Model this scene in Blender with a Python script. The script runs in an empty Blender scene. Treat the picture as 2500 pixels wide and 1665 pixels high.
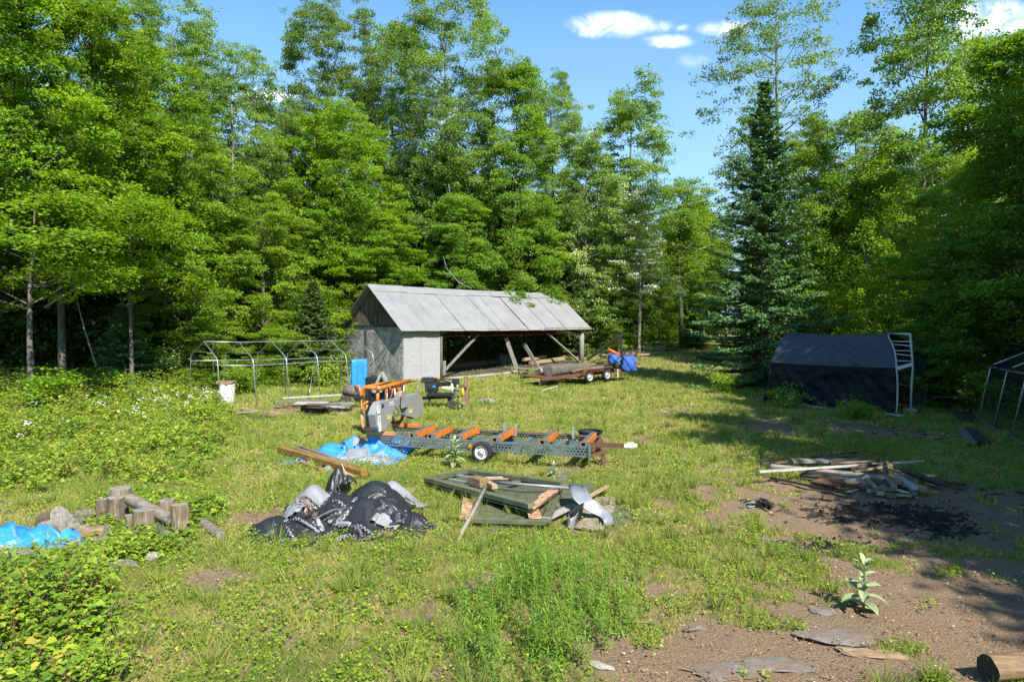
import bpy, bmesh, math, random
import numpy as np
from mathutils import Vector, Matrix

PI = math.pi
random.seed(7)
scene = bpy.context.scene
COL = scene.collection

# ------------------------------------------------------------------ camera
F, CX, CY, HOR, CAMZ = 1667.0, 1250.0, 832.5, 790.0, 3.4
PITCH = math.atan((CY - HOR) / F)
cam_d = bpy.data.cameras.new('camera')
cam = bpy.data.objects.new('camera', cam_d)
COL.objects.link(cam)
cam.location = (0, 0, CAMZ)
cam.rotation_euler = (PI / 2 - PITCH, 0, 0)
cam_d.sensor_width = 36.0
cam_d.lens = F / 2500 * 36
cam_d.clip_start = 0.1
cam_d.clip_end = 3000
scene.camera = cam


def sstep(t):
    t = np.clip(t, 0, 1)
    return t * t * (3 - 2 * t)


def gz(x, y):
    """height of the ground"""
    x = np.asarray(x, float); y = np.asarray(y, float)
    z = 1.25 * sstep((y - 40) / 24.0)
    z = z + 0.035 * np.sin(x * 0.9 + 1.3) * np.sin(y * 0.7) + 0.02 * np.sin(x * 2.3 + y * 1.7)
    z = z + 0.35 * sstep((-x - 9) / 14) * sstep((y - 12) / 14)
    z = z - 0.02
    return z


def ray(px, py):
    x = (px - CX) / F; y = -(py - CY) / F
    s, c = math.sin(PITCH), math.cos(PITCH)
    return Vector((x, c + y * s, -s + y * c))


def G(px, py, h=0.0):
    """the point h above the ground seen at a pixel of the photograph"""
    d = ray(px, py)
    t = 4.0
    while t < 120:
        p = Vector((0, 0, CAMZ)) + d * t
        if p.z <= float(gz(p.x, p.y)) + h:
            break
        t += 0.05
    return Vector((p.x, p.y, float(gz(p.x, p.y)) + h))


def D(px, py, Y):
    d = ray(px, py)
    return Vector((0, 0, CAMZ)) + d * (Y / d.y)


# ------------------------------------------------------------------ tags and objects
def tag(o, label=None, cat=None, group=None, kind=None):
    if label: o['label'] = label
    if cat: o['category'] = cat
    if group: o['group'] = group
    if kind: o['kind'] = kind
    return o


def thing(name, label, cat, loc=(0, 0, 0), group=None):
    o = bpy.data.objects.new(name, None)
    COL.objects.link(o)
    o.location = loc
    o.empty_display_size = 0.2
    return tag(o, label, cat, group)


def link(name, me, parent=None):
    o = bpy.data.objects.new(name, me)
    COL.objects.link(o)
    if parent is not None: o.parent = parent
    return o


def wloc(o):
    v = Vector((0, 0, 0))
    while o is not None:
        v = v + Vector(o.location)
        o = o.parent
    return v


def copy_thing(root):
    r = root.copy(); COL.objects.link(r)
    for ch in root.children:
        c = ch.copy(); COL.objects.link(c); c.parent = r
        for g in ch.children:
            d = g.copy(); COL.objects.link(d); d.parent = c
    return r


class MB:
    """collects shapes into one mesh, in world coordinates"""
    def __init__(s):
        s.v = []; s.f = []; s.m = []; s.sm = []

    def add(s, vs, fs, mi=0, smooth=False):
        b = len(s.v)
        s.v += [tuple(v) for v in vs]
        for f in fs:
            s.f.append(tuple(b + i for i in f)); s.m.append(mi); s.sm.append(smooth)
        return s

    def box(s, c, size, M=None, mi=0):
        hx, hy, hz = size[0] / 2, size[1] / 2, size[2] / 2
        vs = [Vector((x * hx, y * hy, z * hz)) for x in (-1, 1) for y in (-1, 1) for z in (-1, 1)]
        if M is not None: vs = [M @ v for v in vs]
        c = Vector(c)
        return s.add([v + c for v in vs], [(0, 1, 3, 2), (4, 6, 7, 5), (0, 4, 5, 1), (2, 3, 7, 6), (0, 2, 6, 4), (1, 5, 7, 3)], mi)

    def beam(s, p0, p1, w, t, up=(0, 0, 1), mi=0):
        p0, p1 = Vector(p0), Vector(p1)
        M = frame(p1 - p0, up)
        return s.box((p0 + p1) / 2, ((p1 - p0).length, w, t), M, mi)

    def tube(s, pts, r, n=8, mi=0, cap=True, smooth=True):
        pts = [Vector(p) for p in pts]
        rs = r if isinstance(r, (list, tuple)) else [r] * len(pts)
        vs = []
        ref = None
        for i, p in enumerate(pts):
            a = pts[max(i - 1, 0)]; b = pts[min(i + 1, len(pts) - 1)]
            d = (b - a).normalized()
            if ref is None:
                ref = d.orthogonal().normalized()
            ref = (ref - d * ref.dot(d)).normalized()
            q = d.cross(ref)
            for k in range(n):
                an = 2 * PI * k / n
                vs.append(p + (ref * math.cos(an) + q * math.sin(an)) * rs[i])
        fs = []
        for i in range(len(pts) - 1):
            for k in range(n):
                fs.append((i * n + k, i * n + (k + 1) % n, (i + 1) * n + (k + 1) % n, (i + 1) * n + k))
        s.add(vs, fs, mi, smooth)
        if cap:
            b = len(s.v) - len(vs)
            s.f.append(tuple(b + k for k in reversed(range(n)))); s.m.append(mi); s.sm.append(False)
            e = b + (len(pts) - 1) * n
            s.f.append(tuple(e + k for k in range(n))); s.m.append(mi); s.sm.append(False)
        return s

    def plate(s, poly, th, nrm, mi=0):
        """flat polygon of world points, thickened along -nrm"""
        nrm = Vector(nrm).normalized() * th
        n = len(poly)
        a = [Vector(p) for p in poly]
        b = [p - nrm for p in a]
        fs = [tuple(range(n)), tuple(reversed(range(n, 2 * n)))]
        fs += [(i, n + i, n + (i + 1) % n, (i + 1) % n) for i in range(n)]
        return s.add(a + b, fs, mi)

    def build(s, name, mats, parent=None, origin=None, bevel=0.0):
        me = bpy.data.meshes.new(name)
        off = wloc(parent) if parent is not None else Vector(origin or (0, 0, 0))
        me.from_pydata([tuple(Vector(v) - off) for v in s.v], [], s.f)
        me.polygons.foreach_set('material_index', s.m)
        me.polygons.foreach_set('use_smooth', s.sm)
        if not isinstance(mats, (list, tuple)): mats = [mats]
        for m in mats: me.materials.append(m)
        bm = bmesh.new(); bm.from_mesh(me)
        bmesh.ops.recalc_face_normals(bm, faces=bm.faces)
        if bevel > 0:
            es = [e for e in bm.edges if len(e.link_faces) == 2 and e.calc_face_angle(0) > 0.9]
            bmesh.ops.bevel(bm, geom=es, offset=bevel, segments=1, affect='EDGES', clamp_overlap=True)
        bm.to_mesh(me); bm.free()
        o = link(name, me, parent)
        if parent is None: o.location = off
        return o


def frame(x, up=(0, 0, 1)):
    x = Vector(x).normalized(); up = Vector(up)
    if abs(x.dot(up)) > 0.99: up = Vector((0, 1, 0))
    y = up.cross(x).normalized(); z = x.cross(y)
    return Matrix((x, y, z)).transposed()


def board(name, label, cat, p0, p1, w, t, mat, group=None, roll=0.0, bow=0.0, parent=None, seed=None):
    """one plank or timber with its own object; local X runs along the grain"""
    p0, p1 = Vector(p0), Vector(p1)
    L = (p1 - p0).length
    rng = random.Random(seed if seed is not None else hash((round(L, 3), round(p0.x, 3), round(p0.y, 3))))
    bm = bmesh.new()
    n = max(2, int(L / 0.35))
    rings = []
    for i in range(n + 1):
        x = -L / 2 + L * i / n
        k = bow * (1 - (2 * i / n - 1) ** 2) + rng.uniform(-1, 1) * t * 0.04
        ex = 1 - 0.04 * rng.random()
        ends = rng.uniform(-.012, .012) if i in (0, n) else 0
        rings.append([bm.verts.new((x + ends * sgn, y * w / 2 * ex, z * t / 2 + k)) for sgn, (y, z) in zip((1, -1, 1, -1), ((-1, -1), (1, -1), (1, 1), (-1, 1)))])
    for a, b in zip(rings, rings[1:]):
        for k in range(4):
            bm.faces.new((a[k], a[(k + 1) % 4], b[(k + 1) % 4], b[k]))
    bm.faces.new(rings[0][::-1]); bm.faces.new(rings[-1])
    bmesh.ops.recalc_face_normals(bm, faces=bm.faces)
    es = [e for e in bm.edges if e.calc_face_angle(0) > 0.9]
    bmesh.ops.bevel(bm, geom=es, offset=min(w, t) * 0.07, segments=1, affect='EDGES')
    me = bpy.data.meshes.new(name)
    bm.to_mesh(me); bm.free()
    me.materials.append(mat)
    o = link(name, me, parent)
    M = frame(p1 - p0).to_4x4() @ Matrix.Rotation(roll, 4, 'X')
    c = (p0 + p1) / 2
    if parent is not None: c = c - wloc(parent)
    o.matrix_basis = Matrix.Translation(c) @ M
    if label: tag(o, label, cat, group)
    return o


# ------------------------------------------------------------------ materials
MATS = {}


def nt(name):
    m = bpy.data.materials.new(name); m.use_nodes = True
    t = m.node_tree
    b = t.nodes['Principled BSDF']
    MATS[name] = m
    return m, t, b


def nd(t, kind, **kw):
    n = t.nodes.new(kind)
    for k, v in kw.items():
        if k.startswith('i_'):
            n.inputs[k[2:].replace('_', ' ')].default_value = v
        else:
            setattr(n, k, v)
    return n


def ramp(t, fac, stops):
    r = t.nodes.new('ShaderNodeValToRGB')
    el = r.color_ramp.elements
    while len(el) > 1: el.remove(el[-1])
    el[0].position, el[0].color = stops[0][0], (*stops[0][1], 1)
    for p, c in stops[1:]:
        e = el.new(p); e.color = (*c, 1)
    t.links.new(fac, r.inputs[0])
    return r.outputs[0]


def noise_tex(t, vec, scale, detail=4, rough=0.55, dist=0.0):
    n = nd(t, 'ShaderNodeTexNoise')
    n.inputs['Scale'].default_value = scale
    n.inputs['Detail'].default_value = detail
    n.inputs['Roughness'].default_value = rough
    n.inputs['Distortion'].default_value = dist
    if vec is not None: t.links.new(vec, n.inputs['Vector'])
    return n.outputs['Fac']


def coords(t, scale=(1, 1, 1), rnd=True, which='Object'):
    tc = nd(t, 'ShaderNodeTexCoord')
    mp = nd(t, 'ShaderNodeMapping')
    mp.inputs['Scale'].default_value = scale
    t.links.new(tc.outputs[which], mp.inputs['Vector'])
    if rnd:
        oi = nd(t, 'ShaderNodeObjectInfo')
        ml = nd(t, 'ShaderNodeMath', operation='MULTIPLY'); ml.inputs[1].default_value = 37.0
        t.links.new(oi.outputs['Random'], ml.inputs[0])
        t.links.new(ml.outputs[0], mp.inputs['Location'])
    return mp.outputs[0]


def mixc(t, fac, a, b, mode='MIX'):
    m = nd(t, 'ShaderNodeMix', data_type='RGBA', blend_type=mode)
    for sock, v in ((m.inputs[0], fac), (m.inputs[6], a), (m.inputs[7], b)):
        if hasattr(v, 'node'): t.links.new(v, sock)
        elif isinstance(v, (tuple, list)): sock.default_value = (*v, 1)
        else: sock.default_value = v
    return m.outputs[2]


def bump(t, b, h, strength=0.3, dist=0.02):
    n = nd(t, 'ShaderNodeBump')
    n.inputs['Strength'].default_value = strength
    n.inputs['Distance'].default_value = dist
    t.links.new(h, n.inputs['Height'])
    t.links.new(n.outputs[0], b.inputs['Normal'])


def obj_tint(t, col, lo=0.75, hi=1.2):
    oi = nd(t, 'ShaderNodeObjectInfo')
    mr = nd(t, 'ShaderNodeMapRange')
    mr.inputs['To Min'].default_value = lo; mr.inputs['To Max'].default_value = hi
    t.links.new(oi.outputs['Random'], mr.inputs['Value'])
    hs = nd(t, 'ShaderNodeHueSaturation')
    t.links.new(mr.outputs[0], hs.inputs['Value'])
    t.links.new(col, hs.inputs['Color'])
    return hs.outputs[0]


def wood(name, c0, c1, c2, scale=(1.0, 14, 14), rough=0.85, bmp=0.5):
    c0, c1, c2 = [tuple(.70 * x for x in c) for c in (c0, c1, c2)]
    m, t, b = nt(name)
    v = coords(t, scale)
    f = noise_tex(t, v, 2.2, 7, 0.65, 0.4)
    col = ramp(t, f, [(0.28, c0), (0.5, c1), (0.72, c2)])
    v2 = coords(t, (2, 2, 2))
    f2 = noise_tex(t, v2, 3.5, 4)
    col = mixc(t, ramp(t, f2, [(0.45, (0, 0, 0)), (0.75, (0.45, 0.45, 0.45))]), col, tuple(0.45 * x for x in c0))
    col = obj_tint(t, col)
    t.links.new(col, b.inputs['Base Color'])
    b.inputs['Roughness'].default_value = rough
    b.inputs['Specular IOR Level'].default_value = 0.2
    bump(t, b, f, bmp, 0.01)
    return m


def plain(name, c, rough=0.5, metal=0.0, var=0.25, nscale=6, dirt=None, dirt_amt=0.5, bmp=0.0, spec=0.5):
    c = tuple(.72 * x for x in c); dirt = tuple(.72 * x for x in dirt) if dirt else None
    m, t, b = nt(name)
    v = coords(t)
    f = noise_tex(t, v, nscale, 5)
    lo = tuple(x * (1 - var) for x in c); hi = tuple(min(1, x * (1 + var)) for x in c)
    col = ramp(t, f, [(0.3, lo), (0.7, hi)])
    if dirt:
        f2 = noise_tex(t, coords(t, (1, 1, 1)), nscale * 0.6, 8, 0.7)
        col = mixc(t, ramp(t, f2, [(0.62 - dirt_amt * 0.3, (0, 0, 0)), (0.72 - dirt_amt * 0.2, (1, 1, 1))]), col, dirt)
    t.links.new(col, b.inputs['Base Color'])
    rr = nd(t, 'ShaderNodeMapRange')
    rr.inputs['To Min'].default_value = max(0, rough - 0.12); rr.inputs['To Max'].default_value = min(1, rough + 0.12)
    t.links.new(f, rr.inputs['Value']); t.links.new(rr.outputs[0], b.inputs['Roughness'])
    b.inputs['Metallic'].default_value = metal
    b.inputs['Specular IOR Level'].default_value = spec
    if bmp: bump(t, b, noise_tex(t, v, nscale * 5, 6), bmp, 0.01)
    return m


def leafmat(name, stops, trans=0.48, tcol=(1.55, 1.50, 0.55), rough=0.55, spec=0.3):
    """foliage: colour from the per-face value rnd, some light passes through"""
    m, t, b = nt(name)
    at = nd(t, 'ShaderNodeAttribute', attribute_name='rnd')
    col = ramp(t, at.outputs['Fac'], stops)
    col = obj_tint(t, col, 0.85, 1.15)
    t.links.new(col, b.inputs['Base Color'])
    b.inputs['Roughness'].default_value = rough
    b.inputs['Specular IOR Level'].default_value = spec
    tr = nd(t, 'ShaderNodeBsdfTranslucent')
    tc = mixc(t, 1.0, col, tcol, 'MULTIPLY')
    t.links.new(tc, tr.inputs['Color'])
    mx = nd(t, 'ShaderNodeMixShader')
    mx.inputs[0].default_value = trans
    t.links.new(b.outputs[0], mx.inputs[1]); t.links.new(tr.outputs[0], mx.inputs[2])
    t.links.new(mx.outputs[0], t.nodes['Material Output'].inputs['Surface'])
    return m


TW = (0.10, 0.075, 0.05)
M_maple_y = leafmat('leaf_yellow_green', [(0, (0.084, 0.168, 0.013)), (0.5, (0.160, 0.277, 0.013)), (0.92, (0.259, 0.370, 0.017)), (1.0, TW)])
M_maple_g = leafmat('leaf_mid_green', [(0, (0.101, 0.189, 0.019)), (0.5, (0.186, 0.300, 0.023)), (0.92, (0.312, 0.411, 0.037)), (1.0, TW)])
M_maple_d = leafmat('leaf_deep_green', [(0, (0.078, 0.164, 0.020)), (0.5, (0.147, 0.269, 0.024)), (0.92, (0.263, 0.374, 0.032)), (1.0, TW)])
M_maple_o = leafmat('leaf_olive_green', [(0, (0.085, 0.158, 0.029)), (0.5, (0.158, 0.263, 0.042)), (0.92, (0.275, 0.370, 0.075)), (1.0, TW)])
M_aspen = leafmat('leaf_grey_green', [(0, (0.077, 0.141, 0.029)), (0.5, (0.144, 0.236, 0.042)), (0.9, (0.290, 0.379, 0.095)), (1.0, TW)], rough=0.42)
M_silver = leafmat('leaf_silvery_green', [(0, (0.079, 0.150, 0.026)), (0.55, (0.150, 0.253, 0.046)), (0.70, (0.282, 0.370, 0.118)), (0.86, (0.792, 0.872, 0.475)), (1.0, TW)], rough=0.42)
M_needle = leafmat('needle_dark_green', [(0, (0.037, 0.094, 0.027)), (0.5, (0.069, 0.154, 0.043)), (0.92, (0.146, 0.261, 0.088)), (1.0, (0.134, 0.107, 0.048))], trans=0.12)
M_hem = leafmat('needle_olive', [(0, (0.035, 0.070, 0.017)), (0.5, (0.070, 0.119, 0.025)), (0.92, (0.126, 0.182, 0.042)), (1.0, (0.084, 0.063, 0.042))], trans=0.2)
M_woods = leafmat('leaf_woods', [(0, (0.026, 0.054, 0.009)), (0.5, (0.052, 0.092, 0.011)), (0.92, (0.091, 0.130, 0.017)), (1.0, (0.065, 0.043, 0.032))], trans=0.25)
M_bramble = leafmat('leaf_bramble', [(0, (0.084, 0.164, 0.019)), (0.45, (0.177, 0.286, 0.022)), (0.85, (0.321, 0.407, 0.031)), (0.95, (0.441, 0.360, 0.053)), (1.0, (0.221, 0.122, 0.068))], trans=0.3)
M_weed = leafmat('leaf_goldenrod', [(0, (0.058, 0.137, 0.019)), (0.5, (0.111, 0.221, 0.023)), (0.95, (0.195, 0.312, 0.039)), (1.0, (0.143, 0.195, 0.039))], trans=0.3)
M_mull = leafmat('leaf_mullein', [(0, (0.13, 0.19, 0.085)), (0.5, (0.22, 0.28, 0.14)), (1, (0.34, 0.40, 0.22))], trans=0.15, rough=0.8)
M_grass = leafmat('blade_grass', [(0, (0.110, 0.167, 0.036)), (0.35, (0.201, 0.249, 0.047)), (0.62, (0.310, 0.323, 0.072)), (0.85, (0.436, 0.376, 0.128)), (1.0, (0.602, 0.436, 0.269))], trans=0.3)
M_litter = leafmat('dry_litter', [(0, (0.10, 0.06, 0.035)), (0.4, (0.22, 0.14, 0.08)), (0.75, (0.36, 0.26, 0.16)), (1, (0.52, 0.44, 0.34))], trans=0.0, rough=0.9)
M_petal = plain('petal_white', (0.78, 0.78, 0.72), 0.7, var=0.06)
M_bark = wood('bark_grey', (0.07, 0.06, 0.05), (0.16, 0.14, 0.115), (0.27, 0.25, 0.22), (9, 9, 1.2), 0.95)
M_barkp = wood('bark_pale', (0.16, 0.15, 0.12), (0.30, 0.29, 0.25), (0.42, 0.41, 0.37), (5, 5, 2.5), 0.9)

M_grey = wood('wood_weathered_grey', (0.14, 0.12, 0.10), (0.28, 0.25, 0.215), (0.42, 0.385, 0.335))
M_brown = wood('wood_brown', (0.12, 0.075, 0.04), (0.24, 0.16, 0.09), (0.36, 0.25, 0.15))
M_tan = wood('wood_tan', (0.24, 0.16, 0.085), (0.40, 0.28, 0.16), (0.52, 0.39, 0.24))
M_amber = wood('wood_amber', (0.24, 0.12, 0.03), (0.38, 0.20, 0.05), (0.50, 0.29, 0.09))
M_dark = wood('wood_dark', (0.03, 0.026, 0.022), (0.075, 0.065, 0.055), (0.14, 0.12, 0.10))
M_pale = wood('wood_pale', (0.36, 0.33, 0.28), (0.52, 0.49, 0.44), (0.66, 0.63, 0.58))
M_stump = wood('wood_stump_side', (0.10, 0.07, 0.045), (0.25, 0.19, 0.13), (0.42, 0.35, 0.27), (16, 16, 0.9), .95, .9)
M_stumpx = wood('wood_log_side', (0.13, 0.105, 0.08), (0.27, 0.23, 0.185), (0.40, 0.35, 0.30), (1.0, 14, 14), .95, .9)
M_endgr = plain('wood_end_grain', (0.25, 0.23, 0.205), 0.9, var=0.5, nscale=14, bmp=0.4, spec=0.2)
M_gable = wood('wood_gable', (0.035, 0.026, 0.02), (0.15, 0.115, 0.085), (0.46, 0.39, 0.31), (9, 9, 0.5))
M_post = wood('wood_post', (0.16, 0.14, 0.12), (0.33, 0.31, 0.28), (0.47, 0.45, 0.41), (9, 9, 0.9))
M_galv = plain('steel_galvanised', (0.48, 0.52, 0.56), 0.42, 0.75, 0.18, 9, dirt=(0.22, 0.20, 0.18), dirt_amt=0.1)
M_steelg = plain('steel_grey_rail', (0.22, 0.27, 0.28), 0.45, 0.55, 0.2, 8)
M_orange = plain('paint_orange', (0.72, 0.20, 0.02), 0.42, 0.0, 0.14, 5, dirt=(0.40, 0.15, 0.06), dirt_amt=0.45)
M_faded = plain('paint_faded_orange', (0.58, 0.24, 0.12), 0.6, 0.0, 0.15, 6, dirt=(0.32, 0.14, 0.07), dirt_amt=0.3)
M_rust = plain('steel_rust', (0.17, 0.075, 0.04), 0.85, 0.1, 0.4, 12, bmp=0.3, spec=0.25)
M_rustl = plain('steel_primer_red', (0.33, 0.10, 0.045), 0.8, 0.1, 0.3, 9, spec=0.25)
M_brsteel = plain('steel_brown_paint', (0.14, 0.065, 0.045), 0.6, 0.1, 0.25, 9)
M_guard = plain('paint_grey_guard', (0.30, 0.31, 0.31), 0.38, 0.1, 0.08, 3, dirt=(0.24, 0.22, 0.19), dirt_amt=0.15)
M_black = plain('plastic_black', (0.014, 0.014, 0.016), 0.42, 0.0, 0.3, 8)
M_engine = plain('engine_dark', (0.030, 0.032, 0.036), 0.5, 0.3, 0.4, 16, dirt=(0.09, 0.075, 0.06), dirt_amt=0.25)
M_rubber = plain('rubber_tyre', (0.022, 0.022, 0.022), 0.85, 0.0, 0.3, 14, dirt=(0.07, 0.06, 0.05), dirt_amt=0.3, spec=0.25)
M_white = plain('paint_white', (0.74, 0.74, 0.72), 0.5, 0.0, 0.06, 6, dirt=(0.45, 0.42, 0.36), dirt_amt=0.1)
M_whiter = plain('paint_white_chipped', (0.52, 0.53, 0.54), 0.5, 0.1, 0.1, 7, dirt=(0.25, 0.17, 0.11), dirt_amt=0.25)
M_hole = plain('steel_shaded_inside', (0.07, 0.085, 0.085), 0.7, 0.3, 0.2)
M_yellow = plain('plastic_yellow', (0.66, 0.40, 0.02), 0.45, 0.0, 0.1)
M_lightw = plain('plastic_amber', (0.72, 0.27, 0.01), 0.3, 0.0, 0.08)
M_redor = plain('plastic_red_orange', (0.66, 0.11, 0.02), 0.45, 0.0, 0.12)
M_green = wood('paint_green_wood', (0.075, 0.085, 0.045), (0.125, 0.138, 0.08), (0.19, 0.195, 0.13), (1.5, 9, 9), 0.75, 0.3)
M_osbraw = plain('osb_raw_orange', (0.42, 0.20, 0.10), 0.9, 0.0, 0.5, 22, dirt=(0.62, 0.48, 0.36), dirt_amt=0.55, bmp=0.4, spec=0.2)
M_peel = plain('panel_peeled', (0.27, 0.20, 0.15), 0.9, 0.0, 0.45, 18, dirt=(0.42, 0.36, 0.30), dirt_amt=0.5, bmp=0.5, spec=0.2)
M_flash = plain('sheet_silver', (0.30, 0.32, 0.35), 0.45, 0.25, 0.12, 5, dirt=(0.3, 0.3, 0.3), dirt_amt=0.1)
M_rock = plain('rock_grey', (0.30, 0.27, 0.235), 0.95, 0.0, 0.4, 9, dirt=(0.13, 0.115, 0.095), dirt_amt=0.4, bmp=0.8, spec=0.2)
M_slab = plain('slab_pale_rock', (0.22, 0.205, 0.19), 0.95, 0.0, 0.3, 7, dirt=(0.20, 0.15, 0.11), dirt_amt=0.85, bmp=1.0, spec=0.2)
M_coal = plain('charcoal', (0.012, 0.012, 0.012), 0.8, 0.0, 0.5, 20, spec=0.3)
M_net = plain('netting_dark', (0.02, 0.023, 0.028), 0.7, 0.0, 0.3)
M_bin = plain('plastic_dark_green', (0.016, 0.045, 0.035), 0.5, 0.0, 0.2)
M_stick = plain('sticker_white', (0.78, 0.78, 0.76), 0.5, 0.0, 0.03)
M_sticky = plain('sticker_yellow', (0.70, 0.56, 0.13), 0.5, 0.0, 0.05)
M_ink = plain('ink_dark', (0.03, 0.03, 0.04), 0.5, 0.0, 0.05)


def tarpmat(name, c, rough, wv=0.12, spec=0.5, scale=6, dirt=None):
    m, t, b = nt(name)
    v = coords(t)
    f = noise_tex(t, v, scale, 6, 0.6)
    col = ramp(t, f, [(0.3, tuple(x * (1 - wv) for x in c)), (0.7, tuple(min(1, x * (1 + wv)) for x in c))])
    if dirt:
        f2 = noise_tex(t, v, 2.1, 8, 0.7)
        col = mixc(t, ramp(t, f2, [(0.52, (0, 0, 0)), (0.72, (0.7, 0.7, 0.7))]), col, dirt)
    t.links.new(col, b.inputs['Base Color'])
    b.inputs['Roughness'].default_value = rough
    b.inputs['Specular IOR Level'].default_value = spec
    # fine creases
    f3 = noise_tex(t, v, 22, 5, 0.6, 1.2)
    bump(t, b, f3, 0.35, 0.02)
    return m


M_tblue = tarpmat('tarp_blue', (0.025, 0.20, 0.60), 0.34, 0.2, dirt=(0.16, 0.36, 0.62))
M_tsilver = tarpmat('tarp_silver', (0.20, 0.205, 0.22), 0.42, 0.15, dirt=(0.13, 0.12, 0.11))
M_tblack = tarpmat('tarp_black', (0.017, 0.018, 0.021), 0.42, 0.3, spec=.4)
M_tnavy = tarpmat('cover_blue_cloth', (0.030, 0.085, 0.33), 0.6, 0.15, spec=0.3)
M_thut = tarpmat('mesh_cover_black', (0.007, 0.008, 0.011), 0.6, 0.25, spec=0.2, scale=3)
M_thut_skylit = tarpmat('mesh_cover_skylit', (0.032, 0.038, 0.050), 0.5, 0.2, spec=0.5, scale=3)  # same black mesh, with the sky's light on the top put into its colour
# ------------------------------------------------------------------ sky and sun
SUN_AZ = math.atan2(0.48, -0.877)      # clockwise from +Y
SUN_EL = math.radians(45)
sdir = Vector((math.sin(SUN_AZ) * math.cos(SUN_EL), math.cos(SUN_AZ) * math.cos(SUN_EL), math.sin(SUN_EL)))
sun_d = bpy.data.lights.new('sun', 'SUN')
sun_d.energy = 4.9
sun_d.angle = math.radians(0.53)
sun_d.color = (1.0, 0.945, 0.85)
sun = bpy.data.objects.new('sun', sun_d)
COL.objects.link(sun)
sun.rotation_euler = (-sdir).to_track_quat('-Z', 'Y').to_euler()
sun.location = sdir * 60

w = bpy.data.worlds.new('World')
scene.world = w
w.use_nodes = True
t = w.node_tree
bg = t.nodes['Background']
sky = nd(t, 'ShaderNodeTexSky', sky_type='NISHITA')
sky.sun_disc = False
sky.sun_elevation = SUN_EL
sky.sun_rotation = SUN_AZ
sky.altitude = 300; sky.air_density = 1.0; sky.dust_density = 0.6; sky.ozone_density = 2.0
tc = nd(t, 'ShaderNodeTexCoord')
sep = nd(t, 'ShaderNodeSeparateXYZ')
t.links.new(tc.outputs['Generated'], sep.inputs[0])


def wm(op, a, b=None, c=None):
    n = nd(t, 'ShaderNodeMath', operation=op)
    for i, v in enumerate((a, b, c)):
        if v is None: continue
        if hasattr(v, 'node'): t.links.new(v, n.inputs[i])
        else: n.inputs[i].default_value = v
    return n.outputs[0]


ymax = wm('MAXIMUM', sep.outputs[1], 0.02)
cu = wm('DIVIDE', sep.outputs[0], ymax)
cv = wm('DIVIDE', sep.outputs[2], ymax)
comb = nd(t, 'ShaderNodeCombineXYZ')
t.links.new(cu, comb.inputs[0]); t.links.new(cv, comb.inputs[1])
n1 = noise_tex(t, comb.outputs[0], 24, 9, 0.66, 0.5)
n2 = noise_tex(t, comb.outputs[0], 5.5, 5, 0.6)
total = None
for (px, py, a, b, amp) in ((1490, 62, 92, 27, 1.0), (1450, 66, 50, 22, 0.9), (1590, 66, 62, 14, 0.62), (1630, 101, 52, 15, 0.85), (1662, 68, 26, 9, 0.5),
                            (1775, 71, 62, 17, 0.85), (1690, 150, 40, 16, 0.45), (2420, 48, 120, 42, 0.85), (2370, 78, 60, 34, 0.7),
                            (650, 234, 75, 16, 0.95), (1085, 285, 60, 40, 0.5)):
    r = ray(px, py)
    u0, v0 = r.x / r.y, r.z / r.y
    du = wm('MULTIPLY', wm('SUBTRACT', cu, u0), F / a)
    dv = wm('MULTIPLY', wm('SUBTRACT', cv, v0), F / b)
    d2 = wm('ADD', wm('MULTIPLY', du, du), wm('MULTIPLY', dv, dv))
    m_ = wm('MULTIPLY', wm('MAXIMUM', wm('SUBTRACT', 1.0, wm('MULTIPLY', d2, 0.42)), 0.0), amp)
    total = m_ if total is None else wm('MAXIMUM', total, m_)
cl = wm('MULTIPLY', total, wm('ADD', wm('MULTIPLY', n1, 3.6), -0.85))
mr = nd(t, 'ShaderNodeMapRange', interpolation_type='SMOOTHSTEP')
mr.inputs['From Min'].default_value = 0.12; mr.inputs['From Max'].default_value = 1.5
t.links.new(cl, mr.inputs['Value'])
# thin high veil towards the horizon
veil = wm('MULTIPLY', wm('SUBTRACT', 1.0, wm('MINIMUM', wm('MULTIPLY', cv, 1.9), 1.0)), wm('ADD', wm('MULTIPLY', n2, 0.9), 0.45))
hs = nd(t, 'ShaderNodeHueSaturation')
hs.inputs['Saturation'].default_value = 1.12
hs.inputs['Value'].default_value = 1.0
t.links.new(sky.outputs[0], hs.inputs['Color'])
base = mixc(t, 1.0, hs.outputs[0], (0.74, 1.00, 1.02), 'MULTIPLY')
base = mixc(t, veil, base, (2.1, 3.0, 4.1))
skyc = mixc(t, mr.outputs[0], base, (8.2, 8.2, 8.6))
t.links.new(skyc, bg.inputs['Color'])
bg.inputs['Strength'].default_value = 0.115
scene.view_settings.view_transform = 'Standard'
scene.view_settings.look = 'None'
scene.view_settings.exposure = 1.2
scene.view_settings.gamma = 1.0
scene.view_settings.use_curve_mapping = False
scene.render.engine = 'CYCLES'
scene.cycles.max_bounces = 7
scene.cycles.diffuse_bounces = 4
scene.cycles.glossy_bounces = 2
scene.cycles.transmission_bounces = 4
scene.cycles.caustics_reflective = False
scene.cycles.caustics_refractive = False
scene.cycles.sample_clamp_indirect = 6.0

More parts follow.
